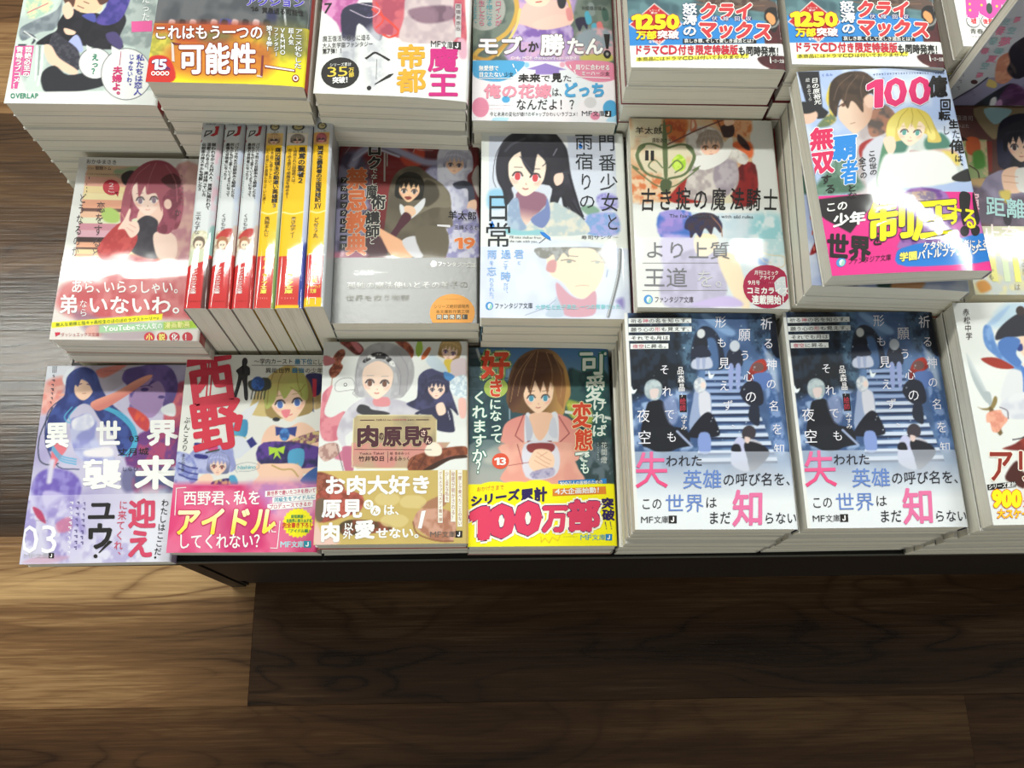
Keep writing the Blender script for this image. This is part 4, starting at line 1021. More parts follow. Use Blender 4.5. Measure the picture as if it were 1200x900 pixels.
# ------------------------------------------------------------------ middle row
def art_redhair():
    a = Art([(98, 184), (272, 181), (242, 399), (61, 396.6)], bg='#dcdbd8')
    a.S(40, 150, 5)
    a.poly([(330, 250), (560, 230), (640, 900), (240, 900)], '#d9a58c', sm=0, soft=1)
    rows = [(215, '#c9a888'), (285, '#dba08e'), (340, '#e6cf9a'), (380, '#e9d9a6'), (420, '#e0a184'), (470, '#6a4a44'), (490, '#e6b89a'), (525, '#dcdcc0'), (560, '#c98a9a'), (600, '#d6a6b4'), (640, '#3f2a2a'), (670, '#e0a484'), (700, '#54392f'), (712, '#e9d0a0'), (740, '#e2a583'), (830, '#dc9c80')]
    for i, (y, c) in enumerate(rows):
        y2 = rows[i + 1][0] if i + 1 < len(rows) else 900
        xl = 335 - (y - 215) * .15
        a.poly([(xl, y), (1000, y), (1000, y2), (xl, y2)], c, sm=0, soft=.6)
    a.poly([(420, 480), (480, 465), (530, 500), (520, 550), (440, 545)], '#a9c46a', soft=1.5)
    a.poly([(500, 240), (640, 215), (700, 230), (640, 280), (540, 290)], '#a99a86', soft=2, col2='#8aa07a', ns=3)
    a.poly([(860, 250), (1060, 250), (1060, 900), (860, 900)], '#cfa49c', soft=2, col2='#b9808a', ns=8)
    a.poly([(545, 270), (600, 240), (650, 260), (600, 330), (555, 320)], '#2a2226', soft=.8)
    # figure with short red hair
    H = '#8f3f50'
    a.poly([(535, 530), (560, 380), (600, 270), (700, 190), (800, 175), (880, 220), (920, 320), (930, 440), (900, 560), (860, 590), (760, 600), (730, 560), (640, 520), (560, 560)], '#843848', soft=1, col2='#a5566a', ns=8)
    a.poly([(680, 440), (780, 430), (800, 520), (760, 580), (640, 540)], '#efc9b8', soft=.8)
    a.poly([(640, 540), (700, 505), (760, 530), (770, 580), (780, 740), (700, 760), (600, 720), (590, 650), (630, 590)], '#3f3a44', soft=.8, col2='#35303a')
    a.poly([(735, 640), (760, 600), (830, 600), (880, 640), (880, 740), (830, 780), (760, 750)], '#f0d2c4', soft=.8)
    a.poly([(400, 690), (520, 560), (600, 560), (640, 650), (560, 760), (460, 780), (410, 760)], '#b23a3c', soft=.8, col2='#c7504e', ns=5)
    a.poly([(560, 740), (700, 760), (860, 790), (880, 900), (300, 900), (440, 800)], '#b8525c', soft=3, col2='#d89aa0', ns=9)
    a.head(700, 390, 118, H, '#f3d6c8', '#8a7684', dark='#6c2c3c', back=0, bangs=0, rot=-.06, mouth='#d9a090')
    a.poly([(560, 560), (545, 440), (590, 300), (680, 200), (790, 176), (890, 230), (915, 330), (860, 350), (800, 400), (790, 480), (770, 400), (750, 370), (700, 380), (690, 330), (650, 400), (640, 300), (610, 350), (600, 430), (590, 500), (610, 560)], H, soft=.8, grad=('#a85a68', (700, 200), (700, 460)))
    a.poly([(800, 400), (860, 340), (920, 360), (900, 470), (850, 600), (780, 610), (760, 580), (800, 500)], '#7a3346', soft=.8, col2='#9c4c60', ns=5)
    a.ell(830, 435, 24, 30, '#f0cbbb'); a.poly([(790, 290), (860, 250), (910, 280), (910, 330), (850, 340)], '#4a2028', soft=1, al=.8)
    for p in ([(720, 200), (640, 270), (590, 380)], [(760, 190), (720, 280), (700, 360)], [(820, 200), (880, 300), (890, 420)]): a.line(p, 5, '#b9707c', al=.8)
    a.poly([(520, 590), (560, 530), (590, 470), (600, 480), (590, 540), (640, 545), (650, 600), (600, 640), (560, 590)], '#f3d3c3', soft=.7)
    for p in ([(590, 560), (630, 580)], [(575, 580), (615, 605)], [(560, 530), (545, 500)]): a.line(p, 4, '#d9a292')
    a.S(40, 260, 5)
    bv = a.band(332, 400)
    a.below(bv, '#dcd4cf')
    a.poly([(170, 400), (260, 330), (400, 300), (700, 320), (1010, 300), (1010, 560), (700, 560), (300, 570), (150, 500)], '#c0565c', soft=5, col2='#cf7a7c', ns=9)
    a.poly([(240, 520), (400, 560), (420, 640), (330, 650)], '#8f7288', soft=4, al=.7); a.poly([(330, 620), (400, 610), (420, 670), (330, 660)], '#d9a79c', soft=2)
    a.poly([(420, 570), (700, 600), (700, 690), (430, 690)], '#98868f', soft=5, al=.7)
    a.poly([(120, 590), (790, 540), (785, 575), (118, 622)], '#f0e428', sm=0, soft=.4)
    a.poly([(405, 608), (1000, 575), (1000, 628), (400, 650)], '#9fcf9c', sm=0, soft=1.5, al=.85)
    a.poly([(795, 590), (1010, 578), (1010, 620), (795, 632)], '#a6c832', sm=0, soft=1, al=.9)
    # lettering
    a.S(40, 150, 5)
    a.T('おかゆまさき', (330, 180, 518, 210), '#3c3636'); a.T('イラスト', (328, 228, 380, 244), '#555'); a.T('御厨トム', (385, 220, 485, 245), '#333', b=.01); a.scrib(322, 262, 540, 276, 1, '#555', 'h')
    a.quadl([(346, 285), (350, 285), (350, 300), (346, 300)], '#555')
    a.disc(482, 345, 52, 46, '#b8303e', 0); a.T('２こ', (455, 315, 510, 378), '#f0d8d8', 'v', b=.01)
    a.shape([(505, 375), (530, 370), (520, 400)], '#b8303e', 0)
    a.T('…どうなるのか？', (300, 320, 345, 820), '#4a3f42', 'v', sh=(-75, 0)); a.T('恋をすると', (395, 430, 450, 770), '#5a484a', 'v', sh=(-45, 0))
    a.T('か', (870, 460, 915, 510), '#5a484a')
    a.scrib(905, 260, 935, 440, 1, '#8a6a6e')
    a.S(40, 260, 5)
    a.T('あら、いらっしゃい。', (235, 340, 905, 420), W_, b=.02); a.T('弟', (165, 425, 280, 540), W_, b=.03); a.T('なら', (285, 455, 335, 555), W_, 'v'); a.T('いないわ。', (335, 430, 925, 540), W_, b=.03, sh=(0, 0))
    a.T('無人な弟嫁と陰キャ高校生のほのぼのラブストーリー♪', (145, 588, 780, 612), '#3f6a3a', sh=(0, -42)); a.T('YouTubeで大人気の', (430, 605, 790, 642), '#f4f6f0', b=.03, sh=(0, -18)); a.T('漫画動画', (800, 585, 960, 625), '#f2f0a0', b=.03, sh=(0, -8))
    for x, t, c in ((707, '小', '#f5ee7a'), (785, '説', '#f5ee7a'), (862, '化', W_), (942, '！', W_)):
        a.disc(x, 672, 33, 29, '#c43c4a', 0); a.T(t, (x - 20, 650, x + 20, 694), c, b=.04, lvl=2)
    a.shape([(140, 643), (172, 643), (170, 655), (155, 660), (145, 668)], '#c8304a', 1); a.T('ダッシュエックス文庫', (175, 643, 405, 668), '#b05a60')
    return a

def art_hood():
    a = Art([(396.7, 163.3), (560.8, 166.7), (560, 380), (389.2, 379.2)], bg='#5a2a2e')
    a.S(380, 150, 6)
    a.full('#7c2226', col2='#581c24', ns=16)
    a.poly([(100, 200), (300, 250), (300, 900), (60, 900)], '#4a4258', soft=6, col2='#8a86a4', ns=9)
    a.poly([(500, 120), (560, 100), (600, 210), (640, 130), (700, 160), (680, 260), (560, 260)], '#b8402a', soft=1.5); a.poly([(400, 140), (480, 110), (540, 200), (460, 180)], '#2c2024', soft=1)
    a.line([(190, 260), (250, 160), (400, 120), (560, 180), (700, 240), (820, 250)], 60, '#9d9bb8', soft=3); a.line([(200, 220), (330, 140), (520, 200)], 18, '#b9b6cc', soft=1)
    a.line([(140, 170), (190, 110), (280, 92)], 5, '#a88c98'); a.line([(620, 170), (660, 90), (650, 150), (760, 160)], 5, '#b9a9b0'); a.line([(940, 110), (1000, 130), (1080, 120)], 4, '#b9a9b0')
    a.poly([(780, 260), (880, 230), (960, 380), (940, 620), (780, 560), (700, 330)], '#7f7da0', soft=2, col2='#a5a4c2', ns=5)
    # pale-haired figure behind
    a.poly([(790, 300), (800, 160), (870, 100), (960, 100), (1030, 180), (1040, 300), (1000, 360), (1040, 560), (1000, 620), (820, 560)], '#b3b2c8', soft=.8, col2='#d2d2e0', ns=6)
    a.head(915, 250, 84, '#b9b8cc', '#e9c0a4', '#5a5060', dark='#8684a0', back=0, rot=.1)
    a.poly([(860, 400), (940, 380), (1010, 420), (1040, 560), (900, 600), (850, 500)], '#c9c9da', soft=1, col2='#a9a9c4'); a.poly([(900, 400), (980, 380), (1040, 420), (1050, 530), (1010, 540), (1000, 440), (930, 440)], '#3f4254', soft=.8)
    a.poly([(1010, 530), (1060, 520), (1060, 590), (1000, 590)], '#e6bea4'); a.poly([(1030, 360), (1085, 270), (1085, 500)], '#b0aaa6', soft=.8)
    a.poly([(790, 440), (860, 600), (1060, 590), (1080, 900), (850, 900), (760, 700)], '#bdbcd2', soft=2, col2='#8280aa', ns=6)
    # hooded figure in front
    a.poly([(440, 540), (460, 400), (520, 300), (640, 270), (740, 340), (850, 430), (885, 540), (860, 900), (400, 900), (420, 720)], '#6a6152', soft=1, col2='#595144', ns=14)
    a.poly([(690, 360), (820, 400), (885, 520), (870, 570), (760, 570), (640, 620), (720, 500)], '#7b7362', soft=.8); a.poly([(700, 380), (780, 400), (800, 500), (700, 560)], '#4a4338', soft=1.5)
    a.poly([(530, 540), (600, 580), (700, 500), (690, 570), (600, 650), (540, 620)], '#d9dade', soft=.7); a.poly([(560, 560), (620, 560), (640, 610), (580, 640)], '#e7bfa0', soft=.6)
    a.poly([(560, 600), (610, 640), (540, 720), (480, 800), (440, 790), (500, 700)], '#4b2230', soft=.7)
    a.head(595, 430, 100, '#28241f', '#eec29c', '#4a3f3a', dark='#191715', rot=.08, mouth='#7a3a34', hl='#4a453c')
    a.poly([(560, 490), (600, 488), (610, 502), (580, 512)], '#8a3a34', soft=.5)
    a.poly([(370, 730), (420, 740), (560, 830), (620, 900), (480, 900), (400, 800)], '#e6a880', soft=.8); a.poly([(540, 810), (620, 770), (690, 800), (700, 900), (600, 900)], '#c9c9ce', soft=.8)
    a.poly([(220, 780), (380, 760), (440, 900), (200, 900)], '#4c3038', soft=2)
    a.S(380, 270, 6)
    a.poly([(70, 160), (250, 150), (300, 190), (70, 200)], '#a86a80', soft=2); a.poly([(380, 0), (440, 20), (600, 120), (620, 195), (480, 195)], '#e9b08a', soft=.8); a.poly([(545, 90), (620, 50), (700, 80), (690, 195), (620, 195)], '#cdccd2', soft=1)
    a.poly([(850, 0), (1080, 0), (1080, 205), (850, 200)], '#8d8ab4', soft=2, col2='#c9c7da', ns=4); a.poly([(640, 0), (850, 0), (850, 195), (700, 195)], '#665d4e', soft=1)
    bv = a.band(202, 500)
    a.below(bv, '#3b3b3b', col2='#343434', ns=30)
    # lettering
    a.S(380, 150, 6)
    G = ((.06, '#c9c6bc'),)
    a.T('ロク', (295, 100, 400, 290), K_, 'v', b=.07, o=G); a.T('でなし', (320, 280, 372, 405), '#d9d6d0', 'v', b=.02, o=((.04, '#3a2a2a'),)); a.T('魔', (290, 400, 370, 505), K_, b=.04, o=G); a.T('術', (325, 470, 430, 580), K_, b=.04, o=G); a.T('講師', (285, 590, 390, 780), K_, 'v', b=.045, o=G); a.T('と', (310, 775, 360, 830), '#d9d6d0', o=((.04, '#3a2a2a'),))
    R = '#cf6a3a'
    a.T('禁忌教典', (150, 275, 300, 905), R, 'v', b=.05, o=((.03, '#d9c0a8'),))
    for i, ch in enumerate('アカシックレコード'):
        y = 345 + i * 59
        a.quadl([(112, y), (160, y), (156, y + 42), (108, y + 42)], '#1d1a1c', 0); a.T(ch, (118, y + 3, 152, y + 39), '#d9d2cc', b=.01, lvl=2)
    a.quadl([(413, 170), (425, 170), (425, 378), (413, 378)], '#b3a8a4', 0); a.quadl([(433, 170), (440, 170), (440, 270), (433, 270)], '#b3a8a4', 0)
    a.T('羊太郎', (865, 590, 1065, 655), K_, b=.02, sh=(0, 12)); a.scrib(890, 660, 1060, 672, 1, '#777', 'h'); a.quadl([(790, 690), (880, 695), (880, 712), (790, 702)], '#d9d6da', 0); a.T('三嶋くろね', (905, 692, 1080, 728), '#333', sh=(0, 8))
    a.T('19', (910, 780, 1060, 870), '#e0783c', b=.05, o=((.05, '#f0dcc8'),))
    a.S(380, 270, 6)
    a.ft(766, 248, 20, 1058, 38, '#f0efec', sh=14)
    P = '#8d8c84'
    a.T('これは──', (205, 285, 450, 325), P); a.T('孤独の魔法使いとその弟子の', (165, 370, 1005, 420), '#a09f98'); a.T('世界を救う物語', (155, 460, 600, 505), '#a09f98')
    a.disc(893, 590, 155, 132, '#e6a050', 0)
    a.scrib(820, 488, 960, 500, 1, '#9c7a3a', 'h'); a.T('シリーズ絶好調発売', (765, 530, 1010, 560), '#7a5c2a'); a.T('本文庫新作第三弾', (780, 567, 1010, 594), '#7a5c2a')
    for i, ch in enumerate('同時発売！'): a.quadl([(785 + i * 44, 600), (822 + i * 44, 600), (822 + i * 44, 634), (785 + i * 44, 634)], '#4a4a44', 1); a.T(ch, (788 + i * 44, 602, 820 + i * 44, 632), '#e9e4d8', b=.03, lvl=3)
    return a

def art_rain():
    a = Art([(560.8, 154.2), (735, 156.7), (738, 374.5), (560.3, 371.7)], bg='#e0e3e0')
    a.S(550, 140, 6)
    a.poly([(120, 120), (1045, 120), (1045, 825), (120, 825)], '#c5cadb', sm=0, soft=.7, grad=('#d3dae4', (500, 120), (500, 825)))
    a.poly([(120, 520), (230, 510), (260, 620), (120, 640)], '#8fc0de', soft=3)
    a.poly([(900, 560), (980, 530), (1045, 560), (1045, 640), (930, 650)], '#8b86c6', soft=2, col2='#b3b2de', ns=3); a.poly([(780, 640), (860, 620), (920, 660), (860, 700)], '#7fa08c', soft=1.5)
    a.poly([(820, 700), (940, 670), (1045, 690), (1045, 825), (830, 825)], '#7fa0d2', soft=2, col2='#a2a6da', ns=3)
    # long black hair
    a.poly([(170, 320), (200, 200), (260, 120), (360, 80), (500, 76), (620, 110), (690, 220), (720, 420), (800, 720), (780, 800), (700, 640), (660, 640), (640, 560), (600, 640), (560, 600), (560, 480), (300, 480), (300, 560), (240, 620), (220, 520), (180, 440)], '#2b2a33', soft=.8, col2='#383742', ns=12)
    a.line([(230, 150), (170, 260), (150, 420), (170, 490)], 4, '#2b2a33')
    for p in ([(690, 640), (740, 730), (775, 820)], [(720, 600), (770, 680), (805, 720)], [(655, 560), (700, 700), (740, 800)], [(700, 400), (760, 600), (800, 700)]): a.line(p, 11, '#23222a')
    a.poly([(590, 440), (600, 390), (640, 375), (662, 410), (650, 460), (610, 480)], '#efcdbe', soft=.7)
    a.poly([(330, 520), (520, 540), (530, 640), (450, 690), (380, 760), (330, 640)], '#8f6478', soft=1, grad=('#e9c9b8', (400, 640), (380, 740)))
    a.poly([(560, 600), (680, 640), (800, 720), (815, 825), (360, 825), (420, 740)], '#d9d5c8', soft=1, col2='#b5c3c6', ns=5)
    a.poly([(270, 600), (330, 570), (350, 700), (390, 780), (300, 800), (250, 740)], '#8fa3c0', soft=1, col2='#a9bcd0'); a.poly([(420, 720), (520, 640), (540, 570), (560, 640), (555, 720), (500, 780)], '#7483b4', soft=.8)
    a.poly([(250, 780), (370, 800), (500, 790), (490, 825), (260, 825)], '#8fc3cc', soft=1)
    a.head(395, 380, 178, '#2c2b34', '#f1dccb', '#c9474e', dark='#1e1d25', back=0, bangs=0, rot=.09, mouth='#a05048')
    a.poly([(175, 330), (210, 210), (300, 110), (420, 80), (560, 90), (650, 160), (680, 300), (660, 380), (600, 400), (560, 480), (575, 380), (560, 300), (510, 220), (470, 260), (440, 400), (400, 370), (360, 300), (345, 220), (300, 260), (250, 340), (240, 440), (290, 560), (230, 500), (190, 420)], '#2e2d37', soft=.8)
    a.line([(240, 230), (290, 180), (380, 140)], 12, '#5a5a68', al=.8, soft=2); a.line([(420, 110), (470, 90), (540, 130)], 40, '#6f7a80', al=.5, soft=5); a.line([(590, 260), (615, 215)], 10, '#8a8894', al=.8)
    a.line([(345, 270), (385, 320), (450, 400)], 7, '#4a4956'); a.line([(520, 240), (535, 310), (510, 340)], 6, '#2e2d37')
    a.poly([(610, 95), (650, 85), (690, 130), (695, 210), (650, 150)], '#dfe0e4', soft=.8)
    a.S(550, 270, 6)
    bv = a.band(136, 600)
    a.below(bv, '#d3d8ea', al=1)
    a.poly([(100, 140), (1050, 140), (1050, 600), (100, 600)], '#cfd6ea', soft=3, col2='#dbe2ee', ns=20)
    # second, pale portrait on the band
    a.poly([(530, 220), (560, 160), (900, 150), (940, 220), (935, 320), (880, 430), (800, 492), (720, 470), (640, 380), (560, 330)], '#f0dcc6', soft=.8)
    a.poly([(600, 380), (700, 470), (790, 495), (870, 440), (880, 520), (850, 605), (660, 605), (610, 500)], '#cf9fae', soft=1); a.poly([(600, 480), (650, 605), (520, 605), (580, 520)], '#b9c6d8', soft=1); a.line([(380, 600), (520, 550), (590, 500)], 4, '#8d98ac')
    a.poly([(530, 300), (545, 240), (600, 230), (590, 310)], '#cf9a9c', soft=1)
    a.poly([(470, 200), (480, 140), (920, 138), (960, 200), (950, 260), (900, 190), (850, 150), (700, 150), (690, 210), (650, 180), (600, 240), (580, 190), (530, 220)], '#8b8a86', soft=.8, col2='#a9aaac', ns=4)
    a.line([(635, 232), (690, 226), (735, 238)], 6, '#6b6a6c'); a.line([(850, 240), (890, 236), (930, 246)], 5, '#9a9c9e'); a.ell(692, 240, 18, 10, '#9aa29c'); a.ell(892, 246, 16, 9, '#b3bab6'); a.line([(690, 200), (755, 205)], 5, '#7a7a7c'); a.line([(735, 406), (790, 402), (830, 406)], 4, '#d2a294')
    a.line([(1060, 160), (1040, 340), (960, 612)], 22, '#6d7074', soft=.8); a.line([(1055, 160), (1035, 340), (955, 612)], 7, '#d2d5da'); a.line([(965, 300), (955, 345)], 6, '#8d9cc0'); a.poly([(1020, 510), (1070, 490), (1070, 560)], '#8f86c0', soft=3)
    # lettering
    a.S(550, 140, 6)
    D = '#2b2e33'
    a.T('門', (915, 105, 1050, 235), D); a.T('番', (915, 250, 1050, 380), D); a.T('少', (920, 390, 1060, 520), D); a.T('女', (925, 530, 1060, 670), D); a.T('と', (955, 675, 1060, 805), D)
    a.T('雨', (745, 100, 885, 225), D); a.T('宿', (745, 240, 885, 370), D); a.T('り', (770, 385, 880, 520), D); a.T('の', (765, 535, 895, 650), D)
    a.T('日', (90, 530, 285, 740), D, b=-.0)
    a.T('常', (85, 735, 290, 925), D)
    for x, y, r, c in ((789, 200, 14, '#2f7ad0'), (145, 765, 17, '#2f7ad0')): a.disc(x, y, r, r, c, 2); a.shape([(x - r * .9, y - r * .4), (x, y - r * 2.3), (x + r * .9, y - r * .4)], c, 2)
    a.shape([(485, 805), (520, 812), (560, 845), (565, 868), (530, 850), (500, 830)], '#2f7fd2', 2); a.quadl([(528, 845), (532, 848), (482, 888), (478, 885)], '#5a5a66', 1)
    a.S(550, 270, 6)
    a.T("I'll take shelter from", (270, 52, 498, 72), '#5a5a64', sh=(0, 6)); a.T('the rain with you.', (270, 80, 470, 100), '#5a5a64', sh=(0, 4)); a.T('寿司サンダー', (780, 52, 1050, 82), '#4a4a50')
    L = '#8cb4e8'
    a.T('君', (300, 148, 372, 215), L, b=.015); a.T('と', (320, 225, 352, 255), L); a.T('過', (208, 150, 280, 215), L, b=.02); a.T('ごす', (222, 225, 262, 290), L, 'v'); a.T('時', (205, 300, 278, 368), L, b=.02); a.T('だけ、', (225, 375, 262, 460), L, 'v')
    a.T('雨', (110, 150, 180, 215), L, b=.015); a.T('を', (125, 225, 160, 258), L); a.T('忘', (108, 265, 178, 332), L, b=.01); a.T('れられた。', (125, 340, 162, 500), L, 'v')
    a.ft(128, 532, 27, 432, 42, '#4a4e58'); a.T('大学生と女子高生。一つの青春だった', (450, 525, 1050, 560), '#8fd0d6', b=.02)
    return a

def art_knight():
    a = Art([(733.8, 140.2), (905, 139.3), (922.6, 362), (744.8, 361)], bg='#d8d9d6')
    a.S(720, 120, 5.4545)
    a.poly([(75, 110), (850, 85), (890, 650), (100, 655)], '#d8cdb0', sm=0, soft=.7, col2='#d09a70', ns=14)
    a.poly([(300, 100), (420, 90), (460, 150), (420, 260), (330, 240)], '#c9703a', soft=3, col2='#b0502c', ns=4); a.poly([(620, 85), (850, 85), (860, 200), (760, 220), (640, 140)], '#cf7c48', soft=2, col2='#e0a880', ns=4)
    a.poly([(740, 260), (860, 250), (870, 350), (760, 340)], '#d9683a', soft=2); a.poly([(95, 500), (260, 480), (330, 620), (100, 655)], '#d2784a', soft=3, col2='#e2c2a0', ns=4)
    a.poly([(330, 640), (480, 460), (520, 520), (560, 640)], '#9c2620', soft=1); a.poly([(780, 420), (890, 400), (890, 645), (740, 645)], '#8a2222', soft=1, col2='#641a1c')
    a.poly([(430, 600), (480, 420), (560, 380), (720, 380), (780, 440), (760, 560), (620, 650), (520, 640)], '#cfc6c0', soft=1, col2='#a89c9c', ns=6)
    a.poly([(640, 380), (760, 370), (770, 500), (700, 600), (620, 520)], '#9a8e98', soft=1.5, col2='#b5aab2')
    a.poly([(440, 230), (470, 170), (560, 150), (660, 180), (690, 250), (740, 280), (840, 340), (820, 400), (700, 360), (560, 360), (470, 330)], '#ddd8d2', soft=1, col2='#bdb3ae', ns=5)
    a.head(598, 275, 88, '#9a8a80', '#ecc0a6', '#a06a40', dark='#c9c2bc', back=0, rot=-.1, hl='#b9aaa0')
    a.poly([(470, 180), (478, 85), (495, 90), (515, 150), (500, 190)], '#c87a5c', soft=.8); a.poly([(480, 170), (485, 110), (500, 150)], '#e6c9b4')
    a.poly([(480, 400), (500, 350), (640, 330), (700, 250), (740, 220), (740, 300), (690, 380), (560, 440)], '#e4e2de', soft=.8)
    a.poly([(670, 150), (750, 140), (750, 210), (690, 220)], '#3a2226', soft=.7); a.poly([(690, 90), (740, 85), (755, 130), (700, 145)], '#ecc6ae', soft=.6); a.poly([(780, 200), (830, 240), (860, 300), (830, 300), (780, 250)], '#3a2226', soft=1)
    a.line([(300, 290), (500, 185), (700, 100)], 10, '#6b3c34', sm=0); a.line([(640, 85), (690, 220)], 8, '#4a2a24', sm=0)
    # olive sword-and-scrolls emblem
    G = '#5f6d48'
    a.poly([(360, 370), (400, 340), (440, 380), (430, 440), (380, 450), (350, 410)], '#a3cf34', soft=1, col2='#c8e25a', ns=2)
    a.poly([(298, 110), (305, 110), (322, 250), (325, 470), (312, 520), (300, 470), (290, 250)], G, soft=.5)
    for s_ in (-1, 1):
        cx = 312
        a.line([(cx + s_ * 15, 300), (cx + s_ * 100, 275), (cx + s_ * 170, 300), (cx + s_ * 175, 390), (cx + s_ * 120, 470), (cx + s_ * 20, 500)], 16, G)
        a.line([(cx + s_ * 140, 290), (cx + s_ * 184, 350), (cx + s_ * 150, 440)], 22, G)
        a.line([(cx + s_ * 20, 430), (cx + s_ * 70, 380), (cx + s_ * 110, 420), (cx + s_ * 60, 460)], 9, G)
        a.line([(cx + s_ * 210, 430), (cx + s_ * 150, 480), (cx + s_ * 70, 540), (cx + s_ * 10, 560)], 9, G)
        a.poly([(cx + s_ * 225, 410), (cx + s_ * 190, 445), (cx + s_ * 170, 440)], G, soft=.5)
        a.line([(cx - 5, 160), (cx + s_ * 30, 150), (cx + s_ * 35, 190), (cx + s_ * 8, 210)], 8, G)
    a.poly([(280, 520), (312, 500), (350, 520), (340, 570), (312, 600), (280, 570)], '#4e5a3c', soft=.7)
    # blue lower picture
    a.S(720, 240, 5.4545)
    a.poly([(275, 60), (860, 60), (1060, 90), (1100, 420), (1060, 660), (305, 655)], '#cfd6dc', sm=0, soft=1, col2='#b9cbd6', ns=12)
    a.poly([(275, 65), (470, 60), (470, 220), (280, 220)], '#3f66b4', soft=1.5, col2='#8f86c8', ns=6); a.poly([(280, 120), (400, 100), (420, 170), (300, 190)], '#9a7fc4', soft=3, al=.7)
    a.poly([(860, 90), (1060, 80), (1080, 380), (880, 340)], '#8fc0c8', soft=8, col2='#cdd9dc', ns=6)
    a.poly([(290, 220), (500, 230), (460, 400), (300, 420)], '#b6a9dc', soft=3, al=.8)
    a.poly([(300, 420), (480, 300), (640, 330), (700, 460), (640, 655), (305, 655)], '#8b83ac', soft=2, col2='#a49cc6', ns=9)
    a.poly([(640, 350), (740, 330), (800, 460), (840, 655), (780, 655), (700, 520)], '#f0cf9c', soft=1.5); a.poly([(500, 210), (620, 200), (640, 280), (560, 350), (500, 320)], '#f0d8b8', soft=1)
    a.poly([(430, 160), (450, 100), (530, 62), (620, 70), (670, 130), (660, 190), (620, 150), (600, 200), (560, 160), (530, 220), (500, 190), (470, 230), (460, 180)], '#26284e', soft=.8, col2='#3a2c38', ns=4); a.line([(600, 80), (660, 150), (670, 210)], 7, '#9a6a50')
    a.poly([(900, 350), (960, 360), (950, 400), (900, 390)], '#2f64b4', soft=2); a.line([(880, 290), (960, 330), (1060, 340), (1060, 400), (1000, 410)], 6, '#c9a86a'); a.line([(860, 270), (930, 370), (980, 380)], 5, '#b9a070')
    a.poly([(470, 650), (700, 590), (790, 655)], '#a98fd8', soft=2)
    bv = a.band(222, 300)
    a.below(bv, '#e2e2e2', al=.42)
    # lettering
    a.S(720, 120, 5.4545)
    a.T('羊太郎', (115, 165, 290, 215), '#33302c', b=.01); a.scrib(115, 225, 190, 235, 1, '#777', 'h'); a.scrib(120, 258, 180, 266, 1, '#777', 'h'); a.T('遠坂あさぎ', (222, 235, 350, 270), '#3c3a34')
    a.T('II', (175, 315, 245, 390), K_, b=.03)
    for ch, x, y in (('古', 150, 560), ('き', 262, 558), ('掟', 375, 550), ('の', 485, 552), ('魔', 600, 550), ('法', 720, 548), ('騎', 825, 548), ('士', 935, 550)): a.T(ch, (x, y, x + 98, y + 155), K_, b=.018, sk=.05)
    a.S(720, 240, 5.4545)
    a.T('The fairy knight lives with old rules', (335, 72, 870, 96), '#3f4654')
    a.T('より上質な', (175, 245, 860, 360), '#77777c'); a.T('王道', (170, 410, 450, 540), '#77777c'); a.T('を。', (500, 420, 690, 540), '#c3c3c6')
    for y, x1 in ((385, 640), (556, 700)): a.quadl([(165, y), (x1, y - 6), (x1, y - 3), (165, y + 3)], '#9a9a9a')
    a.ft(202, 612, 28, 485, 42, '#5a5256')
    R = '#a52348'
    a.disc(952, 527, 155, 137, R, 0)
    a.T('月刊コミック', (870, 425, 1025, 455), W_, b=.02, lvl=2); a.T('アライブ', (900, 457, 1000, 485), W_, b=.03); a.T('9月号', (828, 488, 905, 518), W_, b=.02); a.scrib(905, 494, 1010, 510, 1, '#e0a8b8', 'h'); a.T('にて', (1012, 487, 1068, 518), W_, b=.02); a.T('コミカライズ', (818, 530, 1088, 575), W_, b=.05); a.T('連載開始！', (850, 580, 1085, 640), W_, b=.045)
    return a

